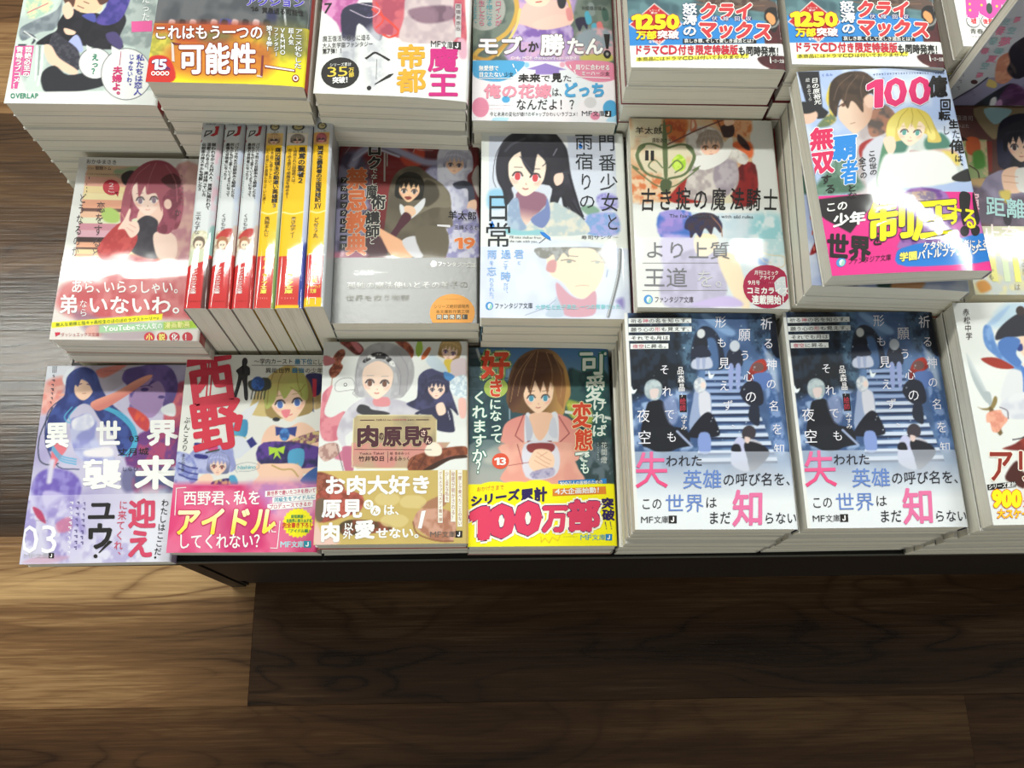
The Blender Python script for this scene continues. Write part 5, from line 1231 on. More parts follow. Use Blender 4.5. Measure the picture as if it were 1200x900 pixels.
Q_TILT = [(934.2, 84.2), (1100, 96.7), (1145.8, 334), (978.3, 321)]
def art_couple():
    a = Art(Q_TILT, bg='#b9c6e0')
    a.S(900, 80, 6)
    a.full('#a9bbe0', col2='#d3dbea', ns=18)
    a.poly([(210, 25), (350, 40), (380, 300), (420, 340), (400, 380), (350, 380), (270, 240)], '#26262a', sm=0, soft=.8)
    a.poly([(250, 250), (350, 340), (320, 400), (260, 390)], '#dfb8a4', soft=1); a.poly([(240, 250), (300, 260), (340, 320), (260, 330)], '#26262a', soft=1)
    a.poly([(350, 430), (430, 350), (470, 400), (420, 440)], '#b9a24c', soft=1.5, col2='#6a7a5a', ns=3); a.poly([(400, 250), (430, 130), (420, 320), (450, 360)], '#d9c04c', soft=1)
    a.poly([(580, 500), (680, 420), (780, 380), (800, 540), (720, 905), (560, 905), (560, 640)], '#b0a4a6', soft=1, col2='#c9c2c6', ns=9); a.poly([(690, 370), (780, 330), (860, 440), (800, 520), (700, 550), (670, 470)], '#5a4f4c', soft=1, col2='#a0705c', ns=6)
    a.poly([(240, 640), (300, 620), (360, 905), (240, 905)], '#4a6a5c', soft=2); a.poly([(240, 860), (340, 850), (560, 560), (600, 780), (640, 905), (300, 905)], '#4a6a58', soft=3, col2='#6a8a7a')
    a.poly([(620, 600), (700, 560), (760, 600), (640, 690)], '#9c2f30', soft=1); a.poly([(640, 640), (780, 560), (770, 905), (680, 905)], '#c9c9d4', soft=1.5); a.poly([(730, 905), (760, 640), (800, 560), (830, 700), (800, 905)], '#5a8a6c', soft=1)
    # man, three-quarter profile
    a.poly([(480, 350), (500, 260), (560, 230), (680, 250), (700, 340), (680, 440), (600, 510), (560, 490), (510, 430), (490, 400)], '#e0c4b0', soft=.8, grad=('#c9a08a', (560, 400), (690, 400)))
    a.poly([(420, 280), (430, 130), (520, 70), (640, 80), (720, 150), (770, 140), (740, 200), (730, 290), (690, 240), (640, 270), (640, 370), (590, 300), (560, 280), (540, 330), (500, 260), (480, 300), (470, 380), (440, 340)], '#4d3b30', soft=.8, col2='#3c2f28', ns=6)
    a.poly([(645, 280), (680, 245), (712, 280), (710, 330), (670, 340)], '#dcb8a4', soft=.7); a.line([(480, 310), (530, 280)], 7, '#3a2a26'); a.ell(512, 302, 12, 12, '#6a4a3c'); a.line([(560, 440), (590, 435)], 4, '#9a6a5c')
    for p in ([(600, 100), (540, 180), (520, 270)], [(640, 110), (620, 200), (640, 300)], [(560, 90), (480, 160), (450, 260)]): a.line(p, 5, '#6e584a')
    # fair-haired figure
    a.poly([(920, 620), (1060, 560), (1160, 640), (1260, 720), (1260, 905), (780, 905), (760, 760), (820, 660)], '#dcdcd8', soft=1, col2='#c6ccc8', ns=9)
    a.poly([(1040, 600), (1150, 560), (1210, 660), (1060, 680)], '#4a7a6a', soft=2); a.poly([(840, 600), (930, 610), (900, 690), (820, 700)], '#4a7a6a', soft=2)
    a.poly([(790, 560), (800, 450), (880, 380), (960, 370), (1060, 420), (1110, 520), (1150, 620), (1060, 620), (1040, 560), (840, 600)], '#bfa844', soft=.8, grad=('#d9c068', (900, 380), (900, 600)))
    a.head(950, 520, 120, '#ccb650', '#f2d8c0', '#5a9a90', dark='#a58f3c', back=0, bangs=0, rot=.12, mouth='#c98a80')
    a.poly([(795, 560), (800, 460), (870, 385), (960, 370), (1060, 420), (1100, 520), (1110, 600), (1070, 600), (1040, 510), (1000, 470), (980, 530), (950, 480), (920, 520), (900, 470), (870, 520), (850, 500), (840, 590)], '#cdb752', soft=.8, grad=('#e4d47c', (920, 380), (920, 520)))
    for p in ([(930, 375), (880, 430), (860, 500)], [(950, 372), (960, 430), (950, 500)], [(990, 385), (1040, 460), (1080, 560)]): a.line(p, 4, '#a08c3a')
    a.poly([(770, 580), (800, 555), (840, 570), (850, 640), (820, 690), (790, 650)], '#f0d0b8', soft=.7); a.poly([(940, 670), (1010, 680), (1050, 700), (1000, 730), (950, 710)], '#b08a8c', soft=1)
    a.poly([(1060, 680), (1250, 690), (1250, 800), (1120, 760)], '#c9a79c', soft=1.5); a.poly([(1150, 690), (1260, 720), (1260, 800)], '#ddc86a', soft=2)
    a.S(1000, 80, 6)
    a.poly([(170, 700), (280, 680), (560, 700), (640, 900), (180, 905)], '#e4e5e3', soft=2)
    a.poly([(620, 870), (740, 820), (750, 905), (640, 905)], '#2a2a2a')
    a.S(900, 220, 6)
    bv = a.band(98, 700)
    a.below(bv, '#e2338c')
    a.poly([(355, 98), (780, 98), (660, 240), (575, 350), (420, 240), (380, 200)], '#252024', sm=0, soft=.7)
    a.S(1000, 220, 6)
    a.poly([(300, 115), (540, 120), (640, 260), (800, 300), (850, 420), (560, 490), (280, 490), (290, 400)], '#6a3f8c', soft=1.5, col2='#9a6ab0', ns=6)
    a.poly([(330, 120), (480, 125), (500, 200), (340, 200)], '#b59a8c', soft=2, col2='#7a6a88', ns=2.4); a.poly([(600, 370), (760, 340), (830, 430), (700, 470)], '#c46ab0', soft=3)
    a.poly([(260, 510), (330, 480), (420, 470), (560, 480), (860, 440), (880, 620), (320, 610)], '#1f78cf', soft=.7)
    # lettering
    a.S(900, 80, 6)
    a.T('100', (660, 130, 1095, 365), '#d42a6a', b=.045, sh=(0, 5), lvl=3, o=((.03, '#f0e4ea'),)); a.T('日の原裕光', (298, 85, 345, 280), W_, 'v', b=.03, sh=(30, 0)); a.T('絵 あるてら', (262, 80, 290, 250), '#d9d9d9', 'v', b=.01, sh=(25, 0))
    a.T('億', (1062, 145, 1198, 305), K_, b=.06, lvl=3); a.T('回', (1140, 315, 1222, 405), K_, b=.03, lvl=3)
    a.scrib(700, 95, 1180, 118, 1, '#5a6a94', 'h', sh=(0, 22)); a.T('くるん', (365, 62, 440, 84), '#4a6ac0', b=.02)
    a.T('無双', (300, 440, 450, 765), '#d42a5c', 'v', b=.06, sh=(20, 0), o=((.05, '#f4eef2'),)); a.T('する', (365, 770, 440, 905), K_, 'v', b=.02, sh=(55, 0)); a.T('覇', (450, 510, 605, 695), '#2a86d6', b=.055, o=((.05, '#f4f4f8'),)); a.T('者', (505, 690, 615, 860), '#2a86d6', b=.055, o=((.05, '#f4f4f8'),)); a.T('とな', (545, 860, 610, 960), K_, 'v', b=.02)
    a.T('この世の', (672, 640, 722, 815), K_, 'v', b=.02, sh=(15, 0)); a.T('全ての', (612, 680, 660, 830), K_, 'v', b=.02, sh=(15, 0))
    a.S(1000, 80, 6)
    a.T('転', (530, 405, 615, 475), K_, b=.04); a.T('生', (600, 470, 670, 535), K_, b=.05); a.T('し', (555, 510, 610, 580), '#4a4e5a'); a.T('た', (620, 540, 680, 610), '#4a4e5a', b=.01); a.T('俺', (600, 610, 715, 715), K_, b=.03); a.T('は、', (630, 720, 690, 830), K_, 'v', b=.015, sh=(15, 0))
    a.S(900, 220, 6)
    a.T('この', (415, 122, 555, 190), W_, b=.03); a.T('少年', (465, 205, 665, 295), W_, b=.06); a.T('世界', (430, 320, 700, 490), K_, b=.06, sh=(0, 60)); a.T('を', (690, 345, 780, 450), K_, b=.03, o=())
    a.ft(521, 526, 30, 825, 44, '#3a1430', sh=6)
    a.S(1000, 220, 6)
    a.T('制', (75, 140, 375, 425), '#f5ea1a', b=.04, o=((.03, '#4a2a50'),), lvl=4); a.T('圧', (350, 170, 650, 450), '#f5ea1a', b=.042, o=((.03, '#4a2a50'),), lvl=4, sh=(0, 0))
    a.T('する', (570, 205, 780, 360), '#f5ea1a', b=.04, o=((.03, '#4a2a50'),), sh=(0, 60), lvl=4)
    for dx in (0, 90): a.shape([(660 + dx, 160), (720 + dx * .9, 150), (735 + dx * .8, 200), (700 + dx, 355), (675 + dx, 350)], '#1f1c20', 1, sm=1); a.disc(690 + dx * .8, 410, 30, 36, '#1f1c20', 1)
    a.T('ケタ外れ転生者による', (420, 455, 845, 515), W_, b=.035, sh=(0, 18), o=((.04, '#1a3a6a'),)); a.T('学園', (275, 510, 385, 570), '#f5ea6a', b=.05, o=((.04, '#1a3a6a'),)); a.T('バトルファンタジー', (385, 510, 830, 572), W_, b=.05, o=((.04, '#1a3a6a'),), sh=(0, 0))
    return a

def art_under():
    a = Art([(936, 111), (1110, 118), (1143, 345), (955.8, 339)], bg='#b9c4dc')
    a.S(900, 80, 6)
    a.full('#a9b4d4', col2='#c5cddf', ns=14)
    a.poly([(160, 150), (230, 150), (240, 280), (180, 320)], '#b9bcd8', soft=3, al=.7); a.poly([(215, 200), (260, 260), (340, 905), (300, 905), (230, 500)], '#a4603c', soft=1.5, col2='#8a4a34', ns=3)
    a.poly([(175, 330), (235, 330), (240, 420), (190, 430)], '#dfb8a4', soft=1); a.poly([(185, 400), (250, 400), (250, 470), (200, 460)], '#26262a', soft=1); a.poly([(210, 540), (240, 620), (235, 740), (215, 640)], '#3c5c50', soft=1.5)
    a.poly([(240, 800), (330, 790), (340, 905), (250, 905)], '#4a6a58', soft=2)
    a.S(900, 220, 6)
    a.poly([(320, 500), (380, 380), (430, 390), (440, 460), (380, 480)], '#8c1f26', soft=1); a.poly([(440, 600), (650, 600), (640, 740), (460, 740)], '#9a949c', soft=1.5, col2='#7c7884', ns=5); a.poly([(880, 600), (1100, 600), (1100, 740), (880, 740)], '#c9986c', soft=2)
    a.poly([(780, 600), (880, 600), (880, 740), (800, 740)], '#3f5a50', soft=2)
    a.line([(600, 640), (630, 720)], 6, '#333'); a.line([(680, 600), (700, 640)], 5, '#444'); a.line([(1030, 600), (1040, 680)], 9, '#6a3a28')
    a.T('テ', (405, 475, 470, 540), '#d9d6da', b=.05); a.quadl([(395, 470), (475, 470), (475, 545), (395, 545)], '#8a7a80', 0)
    for i in range(6): a.disc(165 * 0 + 290 + i * 12, -90 + i * 110, 5, 18, '#c96a5a', 0)
    return a

def art_cafe():
    a = Art([(1104, 122), (1284, 118), (1330, 346), (1136, 350)], bg='#5a3a34')
    a.S(1000, 80, 6)
    a.full('#5a3a34', col2='#4c3230', ns=16)
    a.poly([(870, 265), (1200, 250), (1400, 250), (1400, 400), (1100, 430), (1000, 480)], '#8c7c5c', soft=1); a.poly([(950, 265), (1150, 262), (1120, 320), (1020, 375)], '#9ac0c4', soft=1)
    a.poly([(700, 480), (960, 490), (960, 760), (740, 800)], '#b9a27c', sm=0, soft=1, col2='#8a9a6a', ns=4)
    a.poly([(680, 480), (720, 480), (750, 820), (710, 780)], '#6a4432', sm=0); a.poly([(810, 480), (900, 485), (900, 600), (810, 590)], '#a9502c', soft=1); a.poly([(740, 600), (800, 580), (800, 690), (740, 700)], '#5a7a3a', soft=2); a.poly([(850, 590), (920, 570), (940, 680), (860, 700)], '#4a7a34', soft=2)
    a.line([(720, 520), (800, 490)], 16, '#4a3028'); a.line([(740, 700), (760, 780)], 7, '#3a2622'); a.line([(820, 680), (880, 720), (890, 780)], 9, '#3a2622'); a.poly([(960, 500), (1000, 500), (990, 720), (965, 720)], '#7a3028', sm=0)
    a.poly([(740, 790), (960, 770), (920, 840), (760, 840)], '#b99a6c', soft=1.5); a.poly([(650, 420), (750, 460), (810, 490), (800, 500), (680, 480)], '#2f1f20', soft=1)
    a.poly([(920, 905), (930, 780), (1000, 730), (1100, 700), (1400, 700), (1400, 905)], '#7d748c', soft=1, col2='#9088a0', ns=9)
    a.poly([(1035, 600), (1050, 400), (1120, 320), (1250, 290), (1400, 330), (1400, 700), (1080, 700)], '#1f1e28', soft=.8, col2='#2c2c44', ns=8)
    a.head(1215, 510, 135, '#211f2a', '#eec8ae', '#4a3a3c', dark='#16151e', back=0)
    a.poly([(1060, 740), (1110, 690), (1200, 690), (1210, 830), (1180, 870), (1080, 860)], '#e9c0a6', soft=.8); a.poly([(1170, 700), (1300, 700), (1290, 850), (1180, 850)], '#dedbd6', soft=.8)
    for y in (745, 790): a.line([(1075, y), (1180, y + 8)], 6, '#c9957c')
    a.S(1000, 220, 6)
    a.poly([(760, 0), (900, 0), (1000, 90), (1100, 60), (1400, 60), (1400, 290), (860, 260), (780, 180)], '#5c5060', soft=4, col2='#77687a', ns=9); a.poly([(1040, 20), (1120, 20), (1100, 110), (1050, 70)], '#c9b45a', soft=2); a.poly([(1060, 200), (1120, 180), (1110, 260), (1070, 260)], '#2a2430')
    bv = a.band(278, 1000)
    a.below(bv, '#cdc9a8', col2='#b9b59a', ns=14); a.poly([(850, 440), (1400, 440), (1400, 770), (830, 770)], '#ddd6a4', soft=5, col2='#c6cbc8', ns=8)
    a.poly([(830, 700), (900, 680), (940, 740), (860, 770)], '#c98a3c', soft=2)
    a.S(1000, 80, 6)
    a.T('恵比須清司', (640, 318, 865, 358), '#a89c98'); a.T('てつぶた', (705, 380, 832, 412), '#a89c98')
    a.S(1000, 220, 6)
    a.T('演', (775, 30, 885, 165), '#e6c0c8', b=.02); a.T('距離', (925, 55, 1230, 205), '#a9d0d0', b=.02, sh=(0, 20)); a.T('止奈', (890, 255, 1170, 400), '#e6d6d2', b=.015, sh=(0, 20))
    for x, c in ((925, '#e6e08a'), (1020, '#d9e6c0'), (1100, '#f2ec7c')): a.quadl([(x, 450), (x + 45, 450), (x + 70, 680), (x + 25, 680)], c, 0)
    a.T('かも', (920, 580, 965, 670), '#8a8a7c', 'v'); a.T('この間の', (1165, 480, 1215, 680), '#9a9a8c', 'v', sh=(20, 0)); a.T('は', (1110, 690, 1160, 745), '#9a8a6c')
    return a

# ------------------------------------------------------------------ back row (only the near part shows)
def art_bubbles():
    a = Art([(42, -78), (209, -75), (183, 123), (4, 121)], bg='#d9dcda', top=-25)
    a.S(0, 0, 5)
    a.poly([(180, -200), (900, -200), (880, 560), (170, 560)], '#c9d6cf', soft=3, col2='#b4c2bd', ns=9)
    a.poly([(160, 0), (290, 0), (300, 60), (170, 110)], '#dcd9b0', soft=1.5, col2='#a9c9b4', ns=3); a.line([(160, 75), (280, 20)], 6, '#c9526a')
    a.poly([(115, 170), (200, 120), (330, 60), (370, -20), (330, 160), (230, 190), (130, 240)], '#8d959c', soft=1, col2='#6e7880', ns=6)
    a.line([(140, 190), (200, 220), (180, 260), (110, 265)], 14, '#3a3f48'); a.line([(140, 185), (215, 235)], 8, '#e6e8e8')
    a.poly([(660, 200), (740, 0), (900, -40), (900, 260), (720, 260)], '#aab4b2', soft=2, col2='#8a9696', ns=5)
    a.poly([(340, 130), (400, 60), (500, 60), (620, 90), (700, 60), (740, 120), (700, 220), (720, 280), (600, 290), (500, 270), (330, 260), (210, 260), (270, 210), (330, 180)], '#1b1a22', soft=.8, col2='#24222c', ns=7)
    a.poly([(560, 120), (620, 40), (640, -40), (760, -40), (740, 60), (690, 130), (610, 150)], '#3d3784', soft=1, col2='#56499c'); a.poly([(620, 200), (680, 190), (720, 250), (700, 290), (640, 250)], '#4a4070', soft=1)
    a.poly([(420, -60), (560, -60), (600, 50), (540, 80), (470, 70), (430, 40)], '#efc2a0', soft=.8); a.poly([(370, -40), (440, -60), (430, 40), (380, 20)], '#5a3a30', soft=.8); a.poly([(500, -60), (650, -60), (640, 0), (590, 30), (560, -10)], '#5a3a30', soft=.8)
    a.line([(455, 35), (490, 50)], 5, '#3a2a2a'); a.line([(490, 10), (520, 22)], 5, '#3a2a2a'); a.line([(470, 70), (540, 75), (600, 40)], 7, '#e9cfa6')
    a.poly([(365, 50), (400, 10), (430, 60), (420, 100), (385, 110)], '#efc9b0', soft=.7); a.poly([(375, 165), (440, 185), (430, 205), (385, 200)], '#efc9b0', soft=.7)
    a.poly([(480, 90), (550, 80), (560, 130), (520, 120)], '#4d52a0', soft=.7); a.poly([(390, 260), (440, 205), (470, 230), (485, 300), (440, 305), (400, 285)], '#aab3e4', soft=.8)
    a.poly([(320, 190), (380, 230), (460, 300), (460, 410), (380, 380), (300, 300), (290, 240)], '#33323e', soft=.8, col2='#45444f', ns=2)
    a.poly([(255, 270), (300, 270), (345, 340), (450, 410), (430, 440), (340, 400), (280, 360)], '#efc9b0', soft=.8)
    a.poly([(240, 490), (250, 420), (320, 385), (400, 440), (560, 420), (620, 490), (500, 530), (290, 550)], '#24242c', soft=1)
    a.poly([(150, 270), (190, 270), (200, 500), (170, 530)], '#c9d9d0', soft=1.5); a.line([(215, 270), (205, 470)], 10, '#dfe9e4'); a.line([(250, 270), (240, 400), (220, 500)], 12, '#e2ebe6'); a.line([(232, 270), (222, 440)], 5, '#5a6a66')
    a.poly([(45, 540), (900, 530), (920, 640), (20, 610)], '#dfe1df', sm=0, soft=1)
    for cx, cy, rx, ry in ((556, 372, 98, 92), (740, 435, 150, 152)): a.ell(cx, cy, rx, ry, '#4a4a52', soft=.5); a.ell(cx, cy, rx - 4, ry - 4, '#e6e6e4', soft=.5)
    a.poly([(505, 262), (545, 290), (510, 320)], '#e6e6e4', sm=0); a.poly([(652, 268), (710, 300), (655, 330)], '#e6e6e4', sm=0)
    a.S(0, 0, 5)
    a.T('えっ？', (535, 315, 580, 440), '#2f8a6a', 'v', b=.03); a.T('私たちは恋人', (800, 320, 850, 560), '#4a4aa8', 'v', b=.03, sh=(-20, 0)); a.T('じゃないわ。', (757, 318, 790, 520), '#4a4aa8', 'v', b=.03, sh=(-20, 0)); a.T('夫婦よ。', (662, 390, 722, 580), '#c8306c', 'v', b=.05, sh=(-15, 0)); a.quadl([(708, 302), (712, 302), (702, 385), (698, 385)], '#b03068')
    a.quadl([(88, 270), (150, 270), (100, 520), (62, 520)], '#d65a98', -2); a.quadl([(150, 268), (198, 268), (172, 440), (120, 440)], '#d65a98', -2)
    a.T('悶絶必至の', (148, 275, 190, 455), W_, 'v', b=.04, sh=(-18, 0)); a.T('青春ラブコメ！', (95, 275, 140, 525), W_, 'v', b=.04, sh=(-28, 0))
    a.quadl([(770, 128), (892, 122), (890, 185), (772, 190)], '#dc5a98', -1); a.T('たった', (830, -30, 880, 130), '#eef0f0', 'v', b=.01); a.T('OVERLAP', (60, 545, 225, 580), '#2f8a6a', b=.03)
    return a

def art_possibility():
    a = Art([(202, -114), (375, -109), (357, 96), (171, 92)], bg='#5c6062', top=-25)
    a.S(180, 0, 5)
    a.full('#5f6064', col2='#484a50', ns=12)
    a.poly([(400, 90), (470, 100), (440, 145), (390, 140)], '#3d4aa8', soft=1.5)
    a.poly([(750, 0), (890, 0), (900, 140), (760, 130)], '#55605c', soft=2, col2='#39403e')
    a.poly([(670, 50), (720, 40), (720, 130), (680, 130)], '#2c2f50', soft=2); a.line([(770, 30), (780, 120)], 10, '#c9ccd2')
    for i in range(10): a.poly([(100 + i * 62, 90), (130 + i * 62, 100), (120 + i * 62, 135), (90 + i * 62, 120)], '#222428' if i % 2 else '#c9b2b4', soft=1)
    bv = a.band(125, 400)
    a.below(bv, '#cfb81a', grad=('#ecd81a', (400, 125), (400, 300)))
    a.poly([(-60, 120), (660, 120), (640, 230), (-60, 230)], '#a8381e', soft=6, al=.85); a.poly([(-40, 200), (100, 180), (120, 300), (-40, 320)], '#a7a03c', soft=6, col2='#cfc04a', ns=4); a.poly([(350, 220), (880, 200), (880, 330), (400, 330)], '#a9a424', soft=7, col2='#d6c62a', ns=5); a.poly([(260, 180), (450, 180), (420, 250), (300, 240)], '#6d6f3c', soft=5)
    a.poly([(660, 120), (890, 130), (880, 300), (680, 270)], '#6b6a44', soft=8, al=.8)
    a.poly([(120, 240), (650, 230), (660, 430), (140, 420)], '#b8401c', soft=8, al=.6)
    a.poly([(-30, 330), (60, 310), (115, 360), (120, 460), (-60, 465)], '#c8281e', soft=.8)
    a.S(180, 0, 5)
    a.T('16', (575, 15, 625, 45), K_, b=.02); a.T('黄泉返る可能性', (640, 18, 885, 55), K_, b=.02, sh=(0, 10)); a.T('アクション', (540, -40, 890, 15), '#4a3fb0', b=.06, o=((.04, '#e6e0ea'),))
    a.T('アニメ化もした', (835, 140, 880, 375), W_, 'v', b=.02, sh=(-8, 0), o=((.06, '#3a3a2c'),)); a.T('超人気', (795, 138, 828, 240), W_, 'v', b=.02, o=((.06, '#3a3a2c'),)); a.T('VRMMO', (745, 140, 780, 300), W_, 'v', b=.02, o=((.06, '#3a3a2c'),)); a.T('ファンタジー', (710, 138, 740, 310), W_, 'v', b=.02, o=((.06, '#3a3a2c'),)); a.T('第16巻！', (665, 130, 705, 280), W_, 'v', b=.02, o=((.06, '#3a3a2c'),))
    a.T('これはもう一つの', (5, 125, 650, 215), W_, b=.03, o=((.06, '#7a2414'),))
    O = ((.05, '#8a2414'),)
    a.T('可能性', (150, 230, 610, 420), W_, b=.045, o=O)
    for p in ([(105, 228), (160, 232), (120, 345)],): a.quadl([(108, 228), (165, 236), (163, 246), (122, 242)], '#7a2a2c', 2); a.quadl([(108, 228), (122, 232), (128, 345), (112, 340)], '#d9c8c0', 2)
    a.quadl([(640, 305), (652, 305), (645, 430), (632, 425)], '#7a2a2c', 2); a.quadl([(612, 420), (645, 424), (643, 434), (610, 430)], '#d9c8c0', 2)
    a.quadl([(660, 363), (830, 384), (830, 392), (660, 373)], '#f0eae4', 3); a.quadl([(656, 358), (836, 380), (836, 396), (656, 378)], '#8a2414', 2); a.disc(837, 432, 21, 22, '#8a2414', 2); a.disc(837, 432, 15, 16, '#f0eae4', 3); a.disc(837, 432, 8, 9, '#8a2414', 4)
    a.T('15', (-5, 325, 85, 395), '#e8e4ee', b=.06, o=((.05, '#2b2a78'),), sk=.1); a.T('th', (70, 370, 102, 395), '#2b2a78', b=.03)
    for i in range(4): a.disc(2 + i * 27, 412, 13, 13, '#f0e8e8', 2); a.disc(2 + i * 27, 412, 7, 7, '#c8281e', 3)
    return a

def art_empire():
    a = Art([(389, -93), (556, -85), (547, 125), (367, 109)], bg='#e0e1df', top=-25)
    a.S(360, 0, 5)
    a.poly([(130, -200), (60, 0), (170, 130), (200, 190), (260, 60), (420, -200)], '#b45c98', soft=1.5, col2='#d088b8', ns=6)
    a.poly([(200, 190), (205, 60), (300, 20), (430, 40), (440, 180), (410, 250), (300, 140), (270, 250), (210, 230)], '#3f3a5c', soft=1, col2='#2c2a42', ns=6)
    a.poly([(190, 340), (200, 230), (290, 240), (280, 350), (270, 430), (200, 400)], '#b9bac2', soft=5, al=.8, col2='#9a9ca8', ns=4); a.poly([(340, 200), (430, 180), (440, 480), (350, 520)], '#b9bac2', soft=6, al=.8, col2='#d2d3d8', ns=4)
    a.poly([(430, -200), (860, -200), (930, 120), (920, 300), (830, 240), (700, 240), (640, 200), (560, 240), (480, 220), (400, 200), (380, 100)], '#c8616c', soft=1, col2='#a8485c', ns=8)
    a.line([(380, 60), (470, 130), (530, 200), (480, 230), (440, 215)], 14, '#d8453c'); a.line([(400, 20), (440, 120), (400, 170)], 10, '#d8453c')
    a.line([(300, 20), (420, 60), (360, 110), (250, 60)], 5, '#d9c9da')
    # robed figure, drawn plainly
    a.poly([(600, -60), (840, -60), (850, 110), (860, 250), (550, 260), (560, 120)], '#b9a6ac', soft=1.2, col2='#cdbabc', ns=8)
    a.poly([(610, 60), (840, 40), (850, 120), (690, 150), (600, 110)], '#6e5464', soft=2.2, col2='#8a6c7c')
    a.poly([(880, 240), (930, 250), (935, 350), (890, 350)], '#d2a2b4', soft=2)
    a.quadl([(869, 25), (903, 25), (900, 230), (866, 230)], '#c9c4c4', -1)
    a.S(360, 0, 5)
    for i, ch in enumerate('西塔あきら'): a.quadl([(866, 26 + i * 34), (902, 26 + i * 34), (900, 55 + i * 34), (864, 55 + i * 34)], '#b0a8aa', 0); a.T(ch, (868, 28 + i * 34, 900, 54 + i * 34), '#5a4a50', lvl=2)
    a.T('7', (102, 10, 150, 82), K_, b=.015, sk=.1)
    a.T('魔王復活の核心に迫る', (92, 208, 365, 245), '#444'); a.T('大人気学園ファンタジー', (90, 250, 380, 283), '#444'); a.T('第7弾！！', (90, 283, 215, 318), K_, b=.02)
    a.T('ヘ', (320, 290, 490, 390), K_); a.quadl([(400, 360), (403, 360), (398, 480), (395, 480)], '#777')
    a.shape([(500, 450), (470, 455), (385, 510), (390, 512), (480, 470)], K_, 1); a.disc(355, 531, 13, 13, K_, 1)
    a.disc(190, 432, 109, 92, '#242122', 0); a.T('シリーズ累計', (130, 372, 255, 395), W_, b=.02, lvl=2); a.T('35', (115, 390, 240, 460), '#e6c84a', b=.0); a.T('万部', (238, 403, 270, 462), '#e6c84a', 'v', b=.04); a.T('突破！', (145, 455, 255, 495), W_, b=.05); a.scrib(150, 496, 230, 506, 1, '#ccc', 'h')
    a.T('帝都', (515, 275, 692, 570), '#e8a62c', 'v', b=.045); a.T('魔王', (700, 290, 885, 600), '#c8257c', 'v', b=.045)
    a.mf(718, 250, 900, 296, '#333', K_, sh=8)
    return a

